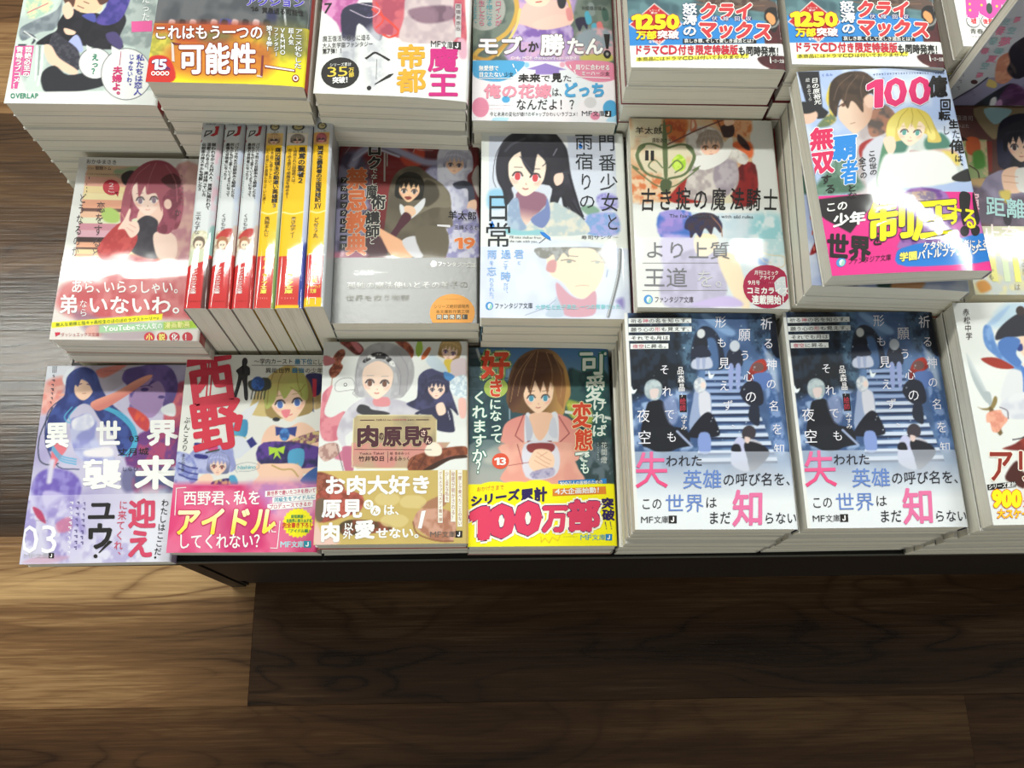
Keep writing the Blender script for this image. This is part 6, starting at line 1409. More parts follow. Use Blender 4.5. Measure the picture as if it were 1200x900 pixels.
def art_only():
    a = Art([(552, -52), (712, -49), (720, 145), (549.6, 142.4)], bg='#6a7468', top=-25)
    a.S(540, 0, 5)
    a.full('#6f7a70', col2='#4e5a54', ns=10)
    a.poly([(260, 360), (310, 200), (330, 100), (300, -60), (640, -60), (650, 60), (620, 200), (700, 360)], '#c9a2c4', soft=2, col2='#a98fc0', ns=6)
    a.poly([(310, 190), (340, 60), (400, 10), (560, 10), (640, 80), (620, 160), (500, 190), (380, 190)], '#e6b9ae', soft=1)
    a.poly([(290, 150), (340, 150), (460, 180), (620, 150), (640, 230), (560, 260), (300, 240)], '#7a5aa4', soft=1.5, col2='#b9a2cc'); a.poly([(350, -40), (510, -40), (490, 30), (430, 45), (370, 20)], '#f0cdb8', soft=1); a.line([(425, 18), (455, 15)], 9, '#b04a48')
    a.line([(300, -40), (310, 80), (250, 200), (90, 300), (60, 350)], 30, '#c9a04a', soft=1); a.line([(330, 60), (300, 180), (200, 330)], 16, '#dfc478'); a.line([(590, -30), (620, 30), (640, 120)], 16, '#d2b058'); a.line([(60, 340), (150, 350), (260, 250)], 26, '#b98a3c', soft=1.5)
    a.poly([(400, 150), (470, 110), (560, 90), (640, 110), (620, 150), (480, 180)], '#e9bfb2', soft=1); a.poly([(655, 120), (720, 110), (725, 180), (700, 150), (680, 190)], '#241f38', soft=.8); a.poly([(550, 0), (600, 0), (590, 50), (560, 50)], '#2a2830', soft=.8)
    for x, y, c in ((730, 110, '#4a9fb8'), (770, 180, '#4a9fb8'), (800, 170, '#d07070'), (750, 60, '#7f8a88'), (830, 90, '#3c5a50'), (620, 90, '#d88a8a')): a.poly([(x - 20, y - 30), (x + 10, y - 35), (x + 22, y + 25), (x - 8, y + 35)], c, soft=1)
    a.poly([(670, 200), (870, 180), (880, 350), (690, 350)], '#8a96a0', soft=3, col2='#c9a0a8', ns=5); a.poly([(700, 330), (860, 320), (860, 362), (700, 362)], '#b9b25c', soft=2)
    a.ell(120, 60, 125, 125, '#9fa09a', soft=1)
    bv = a.band(365, 300)
    a.below(bv, '#dcdfe4', col2='#e6dfe4', ns=20)
    B = '#4a9ccc'; P = '#d6819c'
    a.poly([(55, 368), (345, 366), (310, 440), (210, 490), (80, 470), (50, 430)], B, soft=.5); a.poly([(605, 366), (885, 372), (890, 470), (760, 490), (650, 440)], P, soft=.5)
    a.poly([(480, 382), (605, 420), (560, 422), (560, 448), (420, 448), (420, 422), (370, 415)], '#8f78bc', sm=0, soft=.5)
    a.ell(98, 640, 50, 58, P, soft=.5); a.ell(247, 594, 24, 20, B, soft=.5); a.ell(742, 612, 36, 32, '#c9c6c8', soft=1); a.ell(862, 645, 46, 50, B, soft=.5); a.ell(770, 690, 28, 24, P, soft=.5)
    a.ell(370, 392, 15, 16, '#8fc0da'); a.ell(578, 390, 15, 16, '#dca0b4'); a.poly([(180, 700), (260, 700), (250, 718), (170, 718)], '#a9d0e6'); a.poly([(850, 700), (900, 690), (900, 720), (840, 720)], '#a9d0e6')
    a.S(540, 0, 5)
    for x, c, t in ((62, '#4a9aa8', '平凡な王子、'), (108, '#c85a80', '転生したら'), (152, '#4a9aa8', '王子様になる'), (205, '#c85a80', 'ヒロインが')): a.T(t, (x - 22, -30, x + 18, 160), c, 'v', b=.01)
    a.T('モブ', (75, 222, 345, 330), W_, b=.05, o=((.05, '#7a6a70'),)); a.T('しか', (312, 245, 440, 315), '#2a2420', b=.04); a.T('勝', (448, 205, 590, 335), W_, b=.05, o=((.05, '#7a6a70'),)); a.T('たん', (600, 225, 820, 330), W_, b=.05, o=((.05, '#7a6a70'),))
    a.shape([(822, 205), (858, 205), (850, 290), (835, 290)], K_, 3); a.disc(842, 322, 22, 24, K_, 3); a.disc(842, 322, 9, 10, '#8a8a84', 4); a.T('Only MOB characters can WIN!', (278, 336, 660, 358), '#e9e2e6')
    a.T('お姫様が喋る', (690, 40, 835, 66), '#3a3c3c', sh=(0, 2))
    a.T('無愛想で', (88, 392, 205, 425), W_, b=.03); a.T('目立たない', (88, 430, 235, 462), W_, b=.03); a.T('少女', (237, 430, 292, 460), K_, b=.01); a.quadl([(90, 466), (292, 466), (292, 470), (90, 470)], W_, 2)
    a.T('周りに合わせる', (655, 385, 858, 420), W_, b=.03); a.T('ミーハー', (688, 425, 800, 452), W_, b=.03); a.T('少女', (800, 425, 858, 452), K_, b=.01); a.quadl([(655, 456), (858, 462), (858, 466), (655, 460)], W_, 2)
    a.T('未来', (318, 440, 450, 490), K_, b=.05); a.T('で', (450, 445, 510, 488), K_); a.T('見', (512, 435, 578, 490), K_, b=.04); a.T('た', (578, 445, 635, 488), K_)
    a.T('俺の花嫁', (120, 500, 515, 585), '#dc8ca0', b=.05); a.T('は、', (515, 520, 585, 575), K_, b=.01); a.T('どっち', (580, 490, 832, 580), B, b=.07)
    a.T('なんだよ！？', (305, 585, 680, 655), K_, b=.01); a.T('今と未来の変化が儲けのギャップかわいいラブコメ！', (152, 662, 680, 690), '#333')
    a.mf(690, 655, 865, 690, '#4a4a54', K_)
    a.scrib(150, 618, 285, 630, 1, '#c9a8b0', 'h'); a.scrib(60, 640, 240, 650, 1, '#e9a8b4', 'h')
    for x, y in ((290, 395), (308, 425), (625, 400), (650, 430)): a.quadl([(x - 6, y - 12), (x, y - 12), (x + 8, y + 10), (x + 2, y + 10)], W_, 2)
    return a

def art_climax():
    a = Art([(723, -126), (894, -123), (918, 81), (735, 79)], bg='#7a8a90', top=-25)
    a.S(720, 0, 5)
    a.full('#5f8288', col2='#3f5c66', ns=10)
    a.poly([(430, -60), (860, -60), (860, 50), (780, 60), (500, 20)], '#4c3a34', soft=2, col2='#6a5a50', ns=3); a.poly([(780, 30), (900, 0), (960, 60), (860, 70)], '#5e4a42', soft=2)
    a.line([(440, 20), (600, 40), (860, 30)], 8, '#7a5a48'); a.line([(160, 120), (240, 90), (340, 100)], 14, '#4a6a90', soft=2)
    a.band(110, 300)
    B = '#2f83cc'
    a.poly([(60, 110), (120, 140), (300, 110), (420, 150), (480, 80), (860, 130), (860, 270), (60, 276)], B, sm=0, soft=1)
    a.poly([(60, 274), (990, 258), (1000, 405), (60, 410)], '#e6e6e4', sm=0, soft=.5)
    M = '#521f24'
    a.poly([(850, 180), (900, 140), (970, 150), (990, 405), (870, 398), (815, 350), (860, 320), (860, 240)], M, soft=.8, col2='#441a20')
    a.poly([(690, 264), (985, 258), (988, 328), (690, 336)], '#e6e6e4', sm=0, soft=.5)
    a.poly([(858, 110), (865, 60), (900, 38), (940, 50), (952, 100), (930, 180), (905, 190), (880, 140)], '#1d191c', soft=.8); a.poly([(868, 90), (885, 70), (918, 90), (925, 130), (905, 150), (880, 125)], '#dd9a62', soft=.7)
    a.line([(900, 165), (930, 150), (948, 110)], 12, '#8a8a88', soft=1)
    a.poly([(105, 342), (765, 320), (765, 345), (105, 366)], '#efe24a', sm=0, soft=.5)
    R = '#bf2a30'
    a.poly([(212, 18), (378, 148), (240, 272), (62, 150)], '#f0e6e0', sm=0, soft=.5); a.poly([(212, 24), (370, 148), (240, 264), (70, 150)], R, sm=0, soft=.5)
    a.S(720, 0, 5)
    a.T('シリーズ', (180, 55, 245, 70), W_, lvl=2); a.T('累計', (190, 70, 232, 84), W_, lvl=2)
    a.T('1250', (82, 85, 362, 180), '#f5ea1c', b=.09, o=((.05, '#b8282c'),), sh=(0, 0), lvl=4); a.T('万部', (105, 185, 225, 235), '#f5ea1c', b=.06, o=((.05, '#b8282c'),), lvl=4); a.T('突破', (228, 182, 355, 232), W_, b=.06, o=((.05, '#b8282c'),), lvl=4); a.T('電子版含む', (178, 240, 270, 258), W_, b=.02, lvl=4)
    a.T('怒涛の', (375, 20, 462, 218), W_, 'v', b=.05, o=((.05, '#2a4a7a'),), sh=(0, 0), lvl=4)
    C2 = '#cc3a40'
    a.T('クライ', (475, 15, 790, 120), C2, b=.075, o=((.07, '#f2eae4'),), lvl=4, sk=.12); a.T('マックス', (465, 120, 905, 228), C2, b=.075, o=((.07, '#f2eae4'),), lvl=4, sk=.12, sh=(0, 12))
    for i, ch in enumerate('伏線回収'): a.disc(565 + i * 66, 112, 20, 15, '#3a2f7c', 5); a.T(ch, (548 + i * 66, 98, 582 + i * 66, 126), W_, b=.01, lvl=6)
    a.quadl([(378, 230), (810, 230), (810, 256), (378, 258)], '#221f22', 1); a.T('哀しき罪、そして愛しき過去とは？', (385, 230, 808, 256), W_, b=.02, lvl=3)
    a.T('ドラマCD付き限定特装版', (92, 265, 702, 325), '#c8283c', b=.045, sh=(0, 0)); a.T('も同時発売！', (702, 272, 968, 330), K_, b=.045, sh=(0, 0))
    a.T('本商品にはドラマCDは付いておりません。', (108, 336, 765, 362), '#2f2c20', b=.015, sh=(0, -14))
    a.T('ヒーロー文庫', (885, 345, 975, 370), W_, b=.01); a.quadl([(888, 335), (893, 335), (898, 372), (892, 372)], W_, 2)
    return a

def art_ten():
    a = Art([(1098, -135), (1275, -137), (1310, 50), (1129, 54)], bg='#dddedc', top=-25, step=.7)
    a.S(1000, 0, 6)
    for i in range(14): a.line([(640, -20 + i * 26), (1300, -30 + i * 26)], 2, '#e6cdd6', al=.7)
    for i in range(20): a.line([(700 + i * 30, -100), (760 + i * 30, 330)], 2, '#e6cdd6', al=.7)
    a.S(1000, 0, 6)
    a.T('100', (765, -110, 1260, 150), '#cf4fa4', b=.11, o=((.03, '#f0e0ea'),)); a.disc(975, 80, 22, 35, '#3c4a40', 4)
    for x, y in ((835, 15), (835, 55), (835, 95), (920, 60), (1030, 65)): a.disc(x, y, 9, 8, '#e6c850', 4)
    for x in (855, 960): a.disc(x, 163, 50, 42, '#2c2a2c', 0); a.disc(x, 163, 46, 38, '#f0f0ee', 1)
    a.T('嘘', (835, 145, 878, 182), '#d9404c', b=.04, lvl=3); a.T('後輩', (922, 145, 998, 182), '#d9404c', b=.04, lvl=3); a.T('青春ラブコメ', (825, 210, 1120, 245), '#3f4438', b=.01); a.T('イラスト', (832, 255, 920, 272), '#777')
    return a

def art_upright():
    a = Art([(1240, -62), (1330, -62), (1200, 122), (1102, 117)], bg='#b9bcc4')
    a.q = homography([(1243, -66), (1465, -72), (1301, 112), (1102, 117)], [(0, 0), (a.W, 0), (a.W, a.H), (0, a.H)])
    a.S(1080, 0, 6.925)
    a.full('#b4b6be', col2='#a9acb6', ns=20)
    a.poly([(190, 845), (330, 730), (480, 640), (620, 560), (760, 560), (900, 500), (1100, 400), (1100, 900), (200, 900)], '#6e6a84', soft=1.5, col2='#8783a0', ns=9)
    a.line([(190, 820), (330, 735), (480, 650), (600, 560)], 16, '#2c2a3a'); a.poly([(440, 845), (640, 700), (820, 600), (840, 660), (660, 780), (560, 850)], '#22202c', soft=1.5)
    a.poly([(600, 600), (620, 570), (690, 600), (680, 645), (600, 630)], '#c9b06a', soft=1); a.poly([(670, 560), (680, 420), (740, 360), (840, 340), (900, 400), (860, 520), (780, 600), (700, 600)], '#c48a72', soft=1, col2='#b0705c', ns=6)
    a.poly([(780, 340), (840, 260), (1000, 200), (1100, 400), (900, 560), (780, 500), (800, 420)], '#1d1a26', soft=1); a.poly([(640, 820), (650, 740), (700, 730), (690, 850)], '#d9d6da', soft=1); a.poly([(690, 850), (740, 700), (850, 600), (1000, 700), (950, 900), (700, 900)], '#4a2a4c', soft=1.5, col2='#5f3a60'); a.poly([(690, 790), (740, 740), (760, 790), (720, 820)], '#b98ab0', soft=1)
    a.poly([(700, -300), (900, -400), (1300, -300), (1200, 100), (900, 300), (760, 0)], '#c9b4b0', soft=8, al=0)
    a.S(1080, 0, 6.925)
    P, T = '#cf7c98', '#8fb0b4'
    for pts, c in (((690, 75, 770, 130), T), ((640, 135, 730, 210), P), ((750, 140, 830, 200), T), ((590, 225, 670, 290), T), ((680, 220, 790, 300), P), ((520, 310, 600, 365), P), ((640, 310, 740, 360), T), ((580, 370, 680, 430), P), ((530, 430, 610, 490), T), ((490, 515, 560, 565), P), ((800, 60, 860, 110), P)):
        a.T(random.Random(pts[0]).choice('春色恋花夏空音夢'), pts, c, b=.03, sk=.4)
    a.disc(478, 597, 33, 18, '#4a3034', 2)
    a.scrib(280, 470, 420, 680, 2, '#8a8a94', sh=(-60, 0))
    return a

# ------------------------------------------------------------------ spines of the six books standing on their fore edges
def spine_art(kind, TW):
    a = Art([(0, 0), (100, 0), (100, 1000), (0, 1000)], W=TW, H=149.0, bg='#cfd2d4', step=.55)
    # sketch coordinates: 100 across, 1000 along
    if kind < 3:
        side = ['#b56a62', '#8a6a50', '#b9a0a0'][kind]
        a.poly([(82, 0), (130, 0), (130, 1000), (82, 1000)], '#b9bcc2', soft=2, col2='#c9a8b4' if kind == 0 else '#b3bcd0', ns=6)
        sk = ['#d9cfb4', '#dcb49a', '#dcb49a'][kind]
        a.poly([(5, 640), (30, 610), (75, 620), (80, 700), (90, 800), (0, 800)], '#c9c4a4' if kind == 0 else '#b9a08a', soft=1.2, col2='#e0d8c4', ns=2)
        a.poly([(82, 600), (120, 600), (120, 780), (82, 780)], '#7fa09c' if kind == 0 else '#b9a49a', soft=2)
        if kind: a.poly([(10, 650), (40, 605), (80, 600), (70, 640)], '#b53430', soft=1)
        a.ell(42, 672, 26, 32, '#6a5a4c' if kind == 0 else '#8a5a40'); a.ell(42, 680, 18, 24, '#f0d6c0')
        a.ell(36, 682, 3, 5, '#5a6a60'); a.ell(48, 682, 3, 5, '#5a6a60'); a.poly([(20, 660), (30, 640), (55, 642), (64, 665), (44, 660)], '#6a5a4c' if kind == 0 else '#a86a48')
        a.poly([(12, 715), (40, 705), (70, 720), (75, 800), (8, 800)], '#c9cfb4' if kind == 0 else '#dcdde2', soft=1.2)
        a.poly([(-20, 800), (72, 765), (88, 735), (130, 735), (130, 1010), (-20, 1010)], '#c42a2c', sm=0, soft=.5)
        if kind == 0: a.poly([(76, 762), (130, 730), (130, 1010), (76, 1010)], '#4a2422', sm=0, soft=.5)
        else: a.poly([(80, 745), (130, 735), (130, 1010), (80, 1010)], '#a8201f', sm=0, soft=.5)
        a.T(['み-8-20', 'く-6-2', 'く-6-2'][kind], (22, 28, 66, 40), '#5a5a60')
        R = '#a8242c'
        a.quadl([(6, 50), (82, 46), (82, 57), (6, 61)], R, 2); a.quadl([(68, 48), (82, 46), (78, 92), (64, 88)], R, 2); a.quadl([(64, 84), (78, 92), (6, 134), (6, 122)], R, 2)
        for q in ([(24, 72), (54, 70), (54, 75), (24, 77)], [(49, 70), (54, 70), (50, 86), (45, 84)], [(45, 82), (50, 86), (16, 108), (18, 101)], [(24, 72), (29, 72), (22, 102), (17, 105)]): a.quadl(q, '#3c3436', 1)
        if kind == 0:
            for x, t, y1 in ((56, '報われなかった村人Ａ、貴族に拾われて', 500), (34, '溺愛される上に、実は持っていた', 430), (12, '伝説級の神スキルも覚醒した３', 400)): a.T(t, (x, 140, x + 20, y1), K_, 'v', b=.025)
            a.T('三木なずな', (14, 510, 42, 630), '#4a4a50', 'v')
        else:
            for x, t, y1 in ((60, 'パワハラ聖女の幼馴染みと絶縁したら、', 450), (38, '何もかもが上手くいくようになって', 430), (18, '最強の冒険者になった２', 340)): a.T(t, (x, 140, x + 19, y1), K_, 'v', b=.025)
            a.scrib(4, 150, 14, 440, 1, '#8aa', fill=.9); a.T('くさもち', (26, 520, 52, 610), '#4a4a50', 'v')
        a.T('ダッシュエックス文庫', (22, 795, 52, 930), W_, 'v', b=.02); a.scrib(12, 960, 72, 972, 1, '#8a1a1c', 'h')
    else:
        k = kind - 3
        Y = '#eebb12'
        x0, x1 = (6, 88) if k == 0 else ((4, 84) if k == 1 else (4, 84))
        a.poly([(x1, -10), (140, -10), (140, 1010), (x1, 1010)], ['#7a9a50', '#8f9ac8', '#b9bcc0'][k], sm=0, soft=1, grad=('#c9ccd6', (90, 900), (90, 300)))
        if k == 1: a.poly([(86, 700), (140, 700), (140, 1010), (86, 1010)], '#2a3a8c', soft=2)
        a.rect(x0, 85, x1, 780, Y, soft=.5); a.rect(x0, 740, x1, 1010, '#c8342c', soft=.5)
        if k == 2: a.rect(x0, 745, x1, 1010, '#cc2a28', soft=.5)
        a.rect(x0, 85, x1, 150, ['#e0b878', '#e6ddd8', '#d9a060'][k], soft=.7)
        if k: a.rect(x0 - 3, 985 if k == 1 else 955, x1 + 4, 1010, Y, soft=.5)
        hc = ['#c9a070', '#8a8078', '#a8505c'][k]
        a.head(45, 118, 26 if k else 30, hc, '#eecdb8' if k < 2 else '#c9707c', '#5a4a4c')
        a.S(0, 0, 1)
        a.ell(45, 48, 24, 21, '#3a3a3c', soft=.5); a.ell(45, 48, 17, 15, '#c9b98a', soft=.5); a.line([(38, 40), (48, 48), (56, 44)], .8, '#3a3a3c', soft=.4)
        a.T(['に-5-3', 'あ-4-2', 'と-2-15'][k], (24, 72, 66, 83), '#5a5a60')
        a.line([(x0, 510), (45, 522), (x1, 510)], 1.6, '#f0e0a0')
        if k == 0:
            a.T('腐辺境領主の勘違い英雄譚３', (55, 165, 85, 490), K_, 'v', b=.03); a.T('～平穏に暮らしたい、', (32, 165, 50, 380), '#5a4414', 'v', b=.01); a.T('いつの間にか最強になっていた男～', (10, 165, 28, 470), '#5a4414', 'v', b=.01); a.T('馬路まんじ', (28, 535, 55, 640), '#4a3a14', 'v', b=.01)
        elif k == 1:
            a.T('黒鳶の聖者２', (52, 160, 80, 360), K_, 'v', b=.03); a.T('～追放された回復術士は、', (32, 160, 48, 370), '#5a4414', 'v', b=.01); a.T('有り余る魔力で闇魔法を極める～', (12, 170, 28, 440), '#5a4414', 'v', b=.01); a.T('まさみティー', (38, 535, 62, 650), '#4a3a14', 'v', b=.01)
        else:
            a.T('現実主義勇者の王国再建記', (28, 160, 60, 465), K_, 'v', b=.03); a.T('XV', (28, 468, 64, 505), K_, b=.02); a.T('どぜう丸', (30, 545, 56, 655), '#4a3a14', 'v', b=.01)
        if k < 2: a.T('オーバーラップ文庫', (34, 745, 64, 930), '#f0dc5a', 'v', b=.05); a.scrib(24, 945, 66, 958, 1, '#e9a0a0', 'h')
        else:
            a.T('TVアニメ放送', (28, 745, 64, 880), '#f0d85a', 'v', b=.05); a.T('オーバーラップ', (14, 893, 80, 910), '#f0dc5a', b=.03); a.T('文庫', (30, 912, 62, 935), '#f0dc5a', b=.03)
            for q in ([(14, 735), (78, 735), (78, 738), (14, 738)], [(14, 885), (78, 885), (78, 888), (14, 888)], [(14, 735), (17, 735), (17, 888), (14, 888)], [(75, 735), (78, 735), (78, 888), (75, 888)], [(28, 955), (62, 955), (62, 958), (28, 958)], [(28, 955), (31, 955), (31, 990), (28, 990)], [(59, 955), (62, 955), (62, 990), (59, 990)]): a.quadl(q, '#f0e6e0', 3)
    return a
# ------------------------------------------------------------------ floor of wood planks
def wood(name, c_dark, c_mid, c_light, rough=.22, scale=1.0):
    m = bpy.data.materials.new(name); m.use_nodes = True
    nt = m.node_tree; N = nt.nodes.new; Lk = nt.links.new
    b = nt.nodes['Principled BSDF']; b.inputs['Roughness'].default_value = rough; b.inputs['Specular IOR Level'].default_value = .5
    tc = N('ShaderNodeTexCoord'); oi = N('ShaderNodeObjectInfo')
    off = N('ShaderNodeVectorMath'); off.operation = 'MULTIPLY_ADD'; off.inputs[1].default_value = (37, 23, 11)
    cv = N('ShaderNodeCombineXYZ')
    for i in range(3): Lk(oi.outputs['Random'], cv.inputs[i])
    Lk(cv.outputs[0], off.inputs[0]); Lk(tc.outputs['Object'], off.inputs[2])
    def mapped(s):
        mp = N('ShaderNodeMapping'); mp.inputs['Scale'].default_value = s; Lk(off.outputs[0], mp.inputs['Vector']); return mp.outputs[0]
    def noise(vec, sc, det, dist=0, rough_=.5):
        n = N('ShaderNodeTexNoise'); n.inputs['Scale'].default_value = sc; n.inputs['Detail'].default_value = det; n.inputs['Distortion'].default_value = dist; n.inputs['Roughness'].default_value = rough_
        Lk(vec, n.inputs['Vector']); return n.outputs['Fac']
    def math_(op, a, bb):
        n = N('ShaderNodeMath'); n.operation = op
        for i, x in enumerate((a, bb)):
            if isinstance(x, (int, float)): n.inputs[i].default_value = x
            else: Lk(x, n.inputs[i])
        return n.outputs[0]
    big = noise(mapped((1.5, 6.5, 1)), 1.5 * scale, 2.0, .5)
    vo = N('ShaderNodeTexVoronoi'); vo.inputs['Scale'].default_value = 1.0; vo.inputs['Randomness'].default_value = .9
    Lk(mapped((1.9, 5.2, 1)), vo.inputs['Vector'])
    vd = vo.outputs['Distance']
    knot = N('ShaderNodeMapRange'); knot.interpolation_type = 'SMOOTHERSTEP'
    knot.inputs['From Min'].default_value = .34; knot.inputs['From Max'].default_value = .0
    Lk(vd, knot.inputs['Value']); knot = knot.outputs['Result']
    wob = noise(mapped((7, 26, 1)), 1.0, 3, .6)
    f = math_('ADD', math_('ADD', big, math_('MULTIPLY', knot, .42)), math_('MULTIPLY', wob, .035))
    s1 = math_('ABSOLUTE', math_('SINE', math_('MULTIPLY', f, 46.0), 0.0), 0.0)
    lines = math_('POWER', math_('SUBTRACT', 1.0, s1), 2.6)          # thin dark growth lines
    amt = N('ShaderNodeMapRange'); amt.inputs['From Min'].default_value = .42; amt.inputs['From Max'].default_value = .62
    Lk(noise(mapped((1.2, 8, 1)), 1.3, 1), amt.inputs['Value'])
    fine = noise(mapped((9, 300, 1)), 1.0, 4)
    pores = noise(mapped((30, 700, 1)), 1.0, 2)
    band = noise(mapped((.8, 11, 1)), 1.3 * scale, 3, .4)
    v = math_('ADD', math_('MULTIPLY', big, .5), math_('MULTIPLY', band, .75))
    v = math_('SUBTRACT', v, math_('MULTIPLY', math_('MULTIPLY', lines, math_('ADD', amt.outputs['Result'], .25)), .17))
    v = math_('SUBTRACT', v, math_('MULTIPLY', knot, .22))
    v = math_('ADD', v, math_('MULTIPLY', math_('SUBTRACT', fine, .5), .30))
    v = math_('ADD', v, math_('MULTIPLY', math_('SUBTRACT', pores, .5), .16))
    r = N('ShaderNodeValToRGB'); e = r.color_ramp.elements
    e[0].position = .42; e[0].color = lin(c_dark); e[1].position = .90; e[1].color = lin(c_light)
    k = r.color_ramp.elements.new(.66); k.color = lin(c_mid)
    Lk(v, r.inputs[0])
    knots = knot
    kn = N('ShaderNodeValToRGB'); kn.color_ramp.elements[0].position = .35; kn.color_ramp.elements[0].color = (1, 1, 1, 1); kn.color_ramp.elements[1].position = .95; kn.color_ramp.elements[1].color = (.62, .55, .5, 1)
    Lk(knots, kn.inputs[0])
    mx = N('ShaderNodeMixRGB'); mx.blend_type = 'MULTIPLY'; mx.inputs[0].default_value = 1; Lk(r.outputs[0], mx.inputs[1]); Lk(kn.outputs[0], mx.inputs[2])
    tn = N('ShaderNodeMixRGB'); tn.blend_type = 'MULTIPLY'; tn.inputs[0].default_value = 1; Lk(mx.outputs[0], tn.inputs[1]); Lk(oi.outputs['Color'], tn.inputs[2])
    Lk(tn.outputs[0], b.inputs['Base Color'])
    bp = N('ShaderNodeBump'); bp.inputs['Strength'].default_value = .35; bp.inputs['Distance'].default_value = .0006
    Lk(fine, bp.inputs['Height']); Lk(bp.outputs[0], b.inputs['Normal'])
    return m

M_WOOD = wood('walnut_floor', '#3c2817', '#6f4f32', '#b08c60')
M_DARKWOOD = wood('dark_plinth_wood', '#17100b', '#21170f', '#2b1f15', .5, .7)
V, F = box(-2.7, 2.7, -1.9, 2.3, -.03, -.0085)
floor = tag(link('floor', mesh('floor', V, F), None, mat('subfloor', lin('#3c2c20'), .8)), 'brown walnut-look plank floor around the low display', kind='structure')
PW = .190
pm = {}
def plank_mesh(L):
    if L not in pm:
        g = .00008; bv = .0002
        xs = (-L / 2 + g, L / 2 - g); ys = (-PW / 2 + g, PW / 2 - g)
        V = [(x, y, -.0085) for y in ys for x in xs] + [(x, y, -bv) for y in ys for x in xs]
        V += [(x - math.copysign(bv, x), y - math.copysign(bv, y), 0) for y in ys for x in xs]
        F = [(0, 1, 5, 4), (1, 3, 7, 5), (3, 2, 6, 7), (2, 0, 4, 6), (4, 5, 9, 8), (5, 7, 11, 9), (7, 6, 10, 11), (6, 4, 8, 10), (8, 9, 11, 10)]
        me = mesh('plank', V, F); me.materials.append(M_WOOD); pm[L] = me
    return pm[L]
rnd = random.Random(12)
PL = 1.215
tints = {(0, -1): (1.5, 1.55, 1.55), (0, 0): (.46, .44, .44), (-1, 0): (.68, .63, .58), (-1, 1): (.78, .72, .68), (3, 0): (.55, .54, .5), (2, 0): (.5, .47, .44), (1, 0): (.62, .61, .62), (2, -1): (.5, .47, .44), (1, -1): (.62, .61, .62)}  # plank tones; right-hand planks also have some shading darkened into them
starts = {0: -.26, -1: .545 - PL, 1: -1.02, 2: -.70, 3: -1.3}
for row in range(-9, 12):
    s0 = starts.get(row, rnd.uniform(-1.2, 0))
    k0 = int(math.floor((-2.6 - s0) / PL))
    x = s0 + k0 * PL; k = k0
    while x < 2.6:
        L = PL
        o = bpy.data.objects.new('plank', plank_mesh(L)); C.objects.link(o); o.parent = floor
        o.location = (x + L / 2, -.010 + PW * (row + .5), 0)
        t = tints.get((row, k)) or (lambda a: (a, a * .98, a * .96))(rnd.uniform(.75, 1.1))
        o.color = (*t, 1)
        x += L; k += 1

# ceiling above the shop aisle, out of the picture but it bounces the light
V, F = box(-2.7, 2.7, -1.9, 2.3, CEIL, CEIL + .02)
tag(link('ceiling', mesh('ceiling', V, F), None, mat('white_ceiling', (.75, .75, .74, 1), .9)), 'plain white shop ceiling', kind='structure')

# ------------------------------------------------------------------ the low display stand
BT = .407
M_BLACK = mat('black_laminate', lin('#0b0a0a'), .4, .3)
M_EDGE_SHEEN = mat('grey_edge_sheen', lin('#5a5b56'), .4, .5)
M_GROOVE = mat('shadow_groove_black', lin('#050505'), .6)
stand = empty('display_stand', (.43, .42, 0))
tag(stand, 'low dark wooden display stand with a black top board carrying all the books', 'display stand')
def part(name, b, m, par, bev=0):
    V, F = b
    V = [(x - .43, y - .42, z) for x, y, z in V]
    o = link(name, mesh(name, V, F), par, m)
    if bev:
        md = o.modifiers.new('bevel', 'BEVEL'); md.width = bev; md.segments = 2
    return o
part('top_board', box(-.3175, 1.32, .0935, .80, BT - .018, BT), M_BLACK, stand, .001)
part('edge_sheen_strip', box(-.3150, 1.318, .0927, .0937, BT - .0035, BT + .0004), M_EDGE_SHEEN, stand)  # grey sliver colours in the light caught along the board's front edge
part('front_panel', box(-.268, 1.28, .1205, .136, .05, BT - .018), M_DARKWOOD, stand)
part('kick_board', box(-.268, 1.28, .124, .136, 0, .05), M_DARKWOOD, stand)
part('corner_post', box(-.287, -.271, .1195, .78, 0, BT - .018), M_DARKWOOD, stand)
part('groove_strip', box(-.271, -.268, .1215, .136, 0, BT - .018), M_GROOVE, stand)
part('side_panel', box(1.262, 1.28, .136, .78, 0, BT - .018), M_DARKWOOD, stand)
part('back_panel', box(-.271, 1.262, .768, .78, 0, BT - .018), M_DARKWOOD, stand)

# ------------------------------------------------------------------ books, row nearest the floor
def pile(art, x, y, z, rz, t, who, label, n=None, base=BT, seed=1, **k):
    kw = {q: k.pop(q) for q in ('jit', 'edges', 'spine_u', 'shift') if q in k}
    top_book(art, (x, y, z), rz, t, label, **k)
    rest = z - t * .001 - base
    if n is None: n = max(0, int(round(rest * 1000 / 15.3)))
    stack_below(x + kw.get('shift', 0), y, z - t * .001, base, n, rz, who, seed, W=art.W, spine=kw.get('spine_u', '#dcd9d2'), edges=kw.get('edges'), jit=kw.get('jit', 1.0))

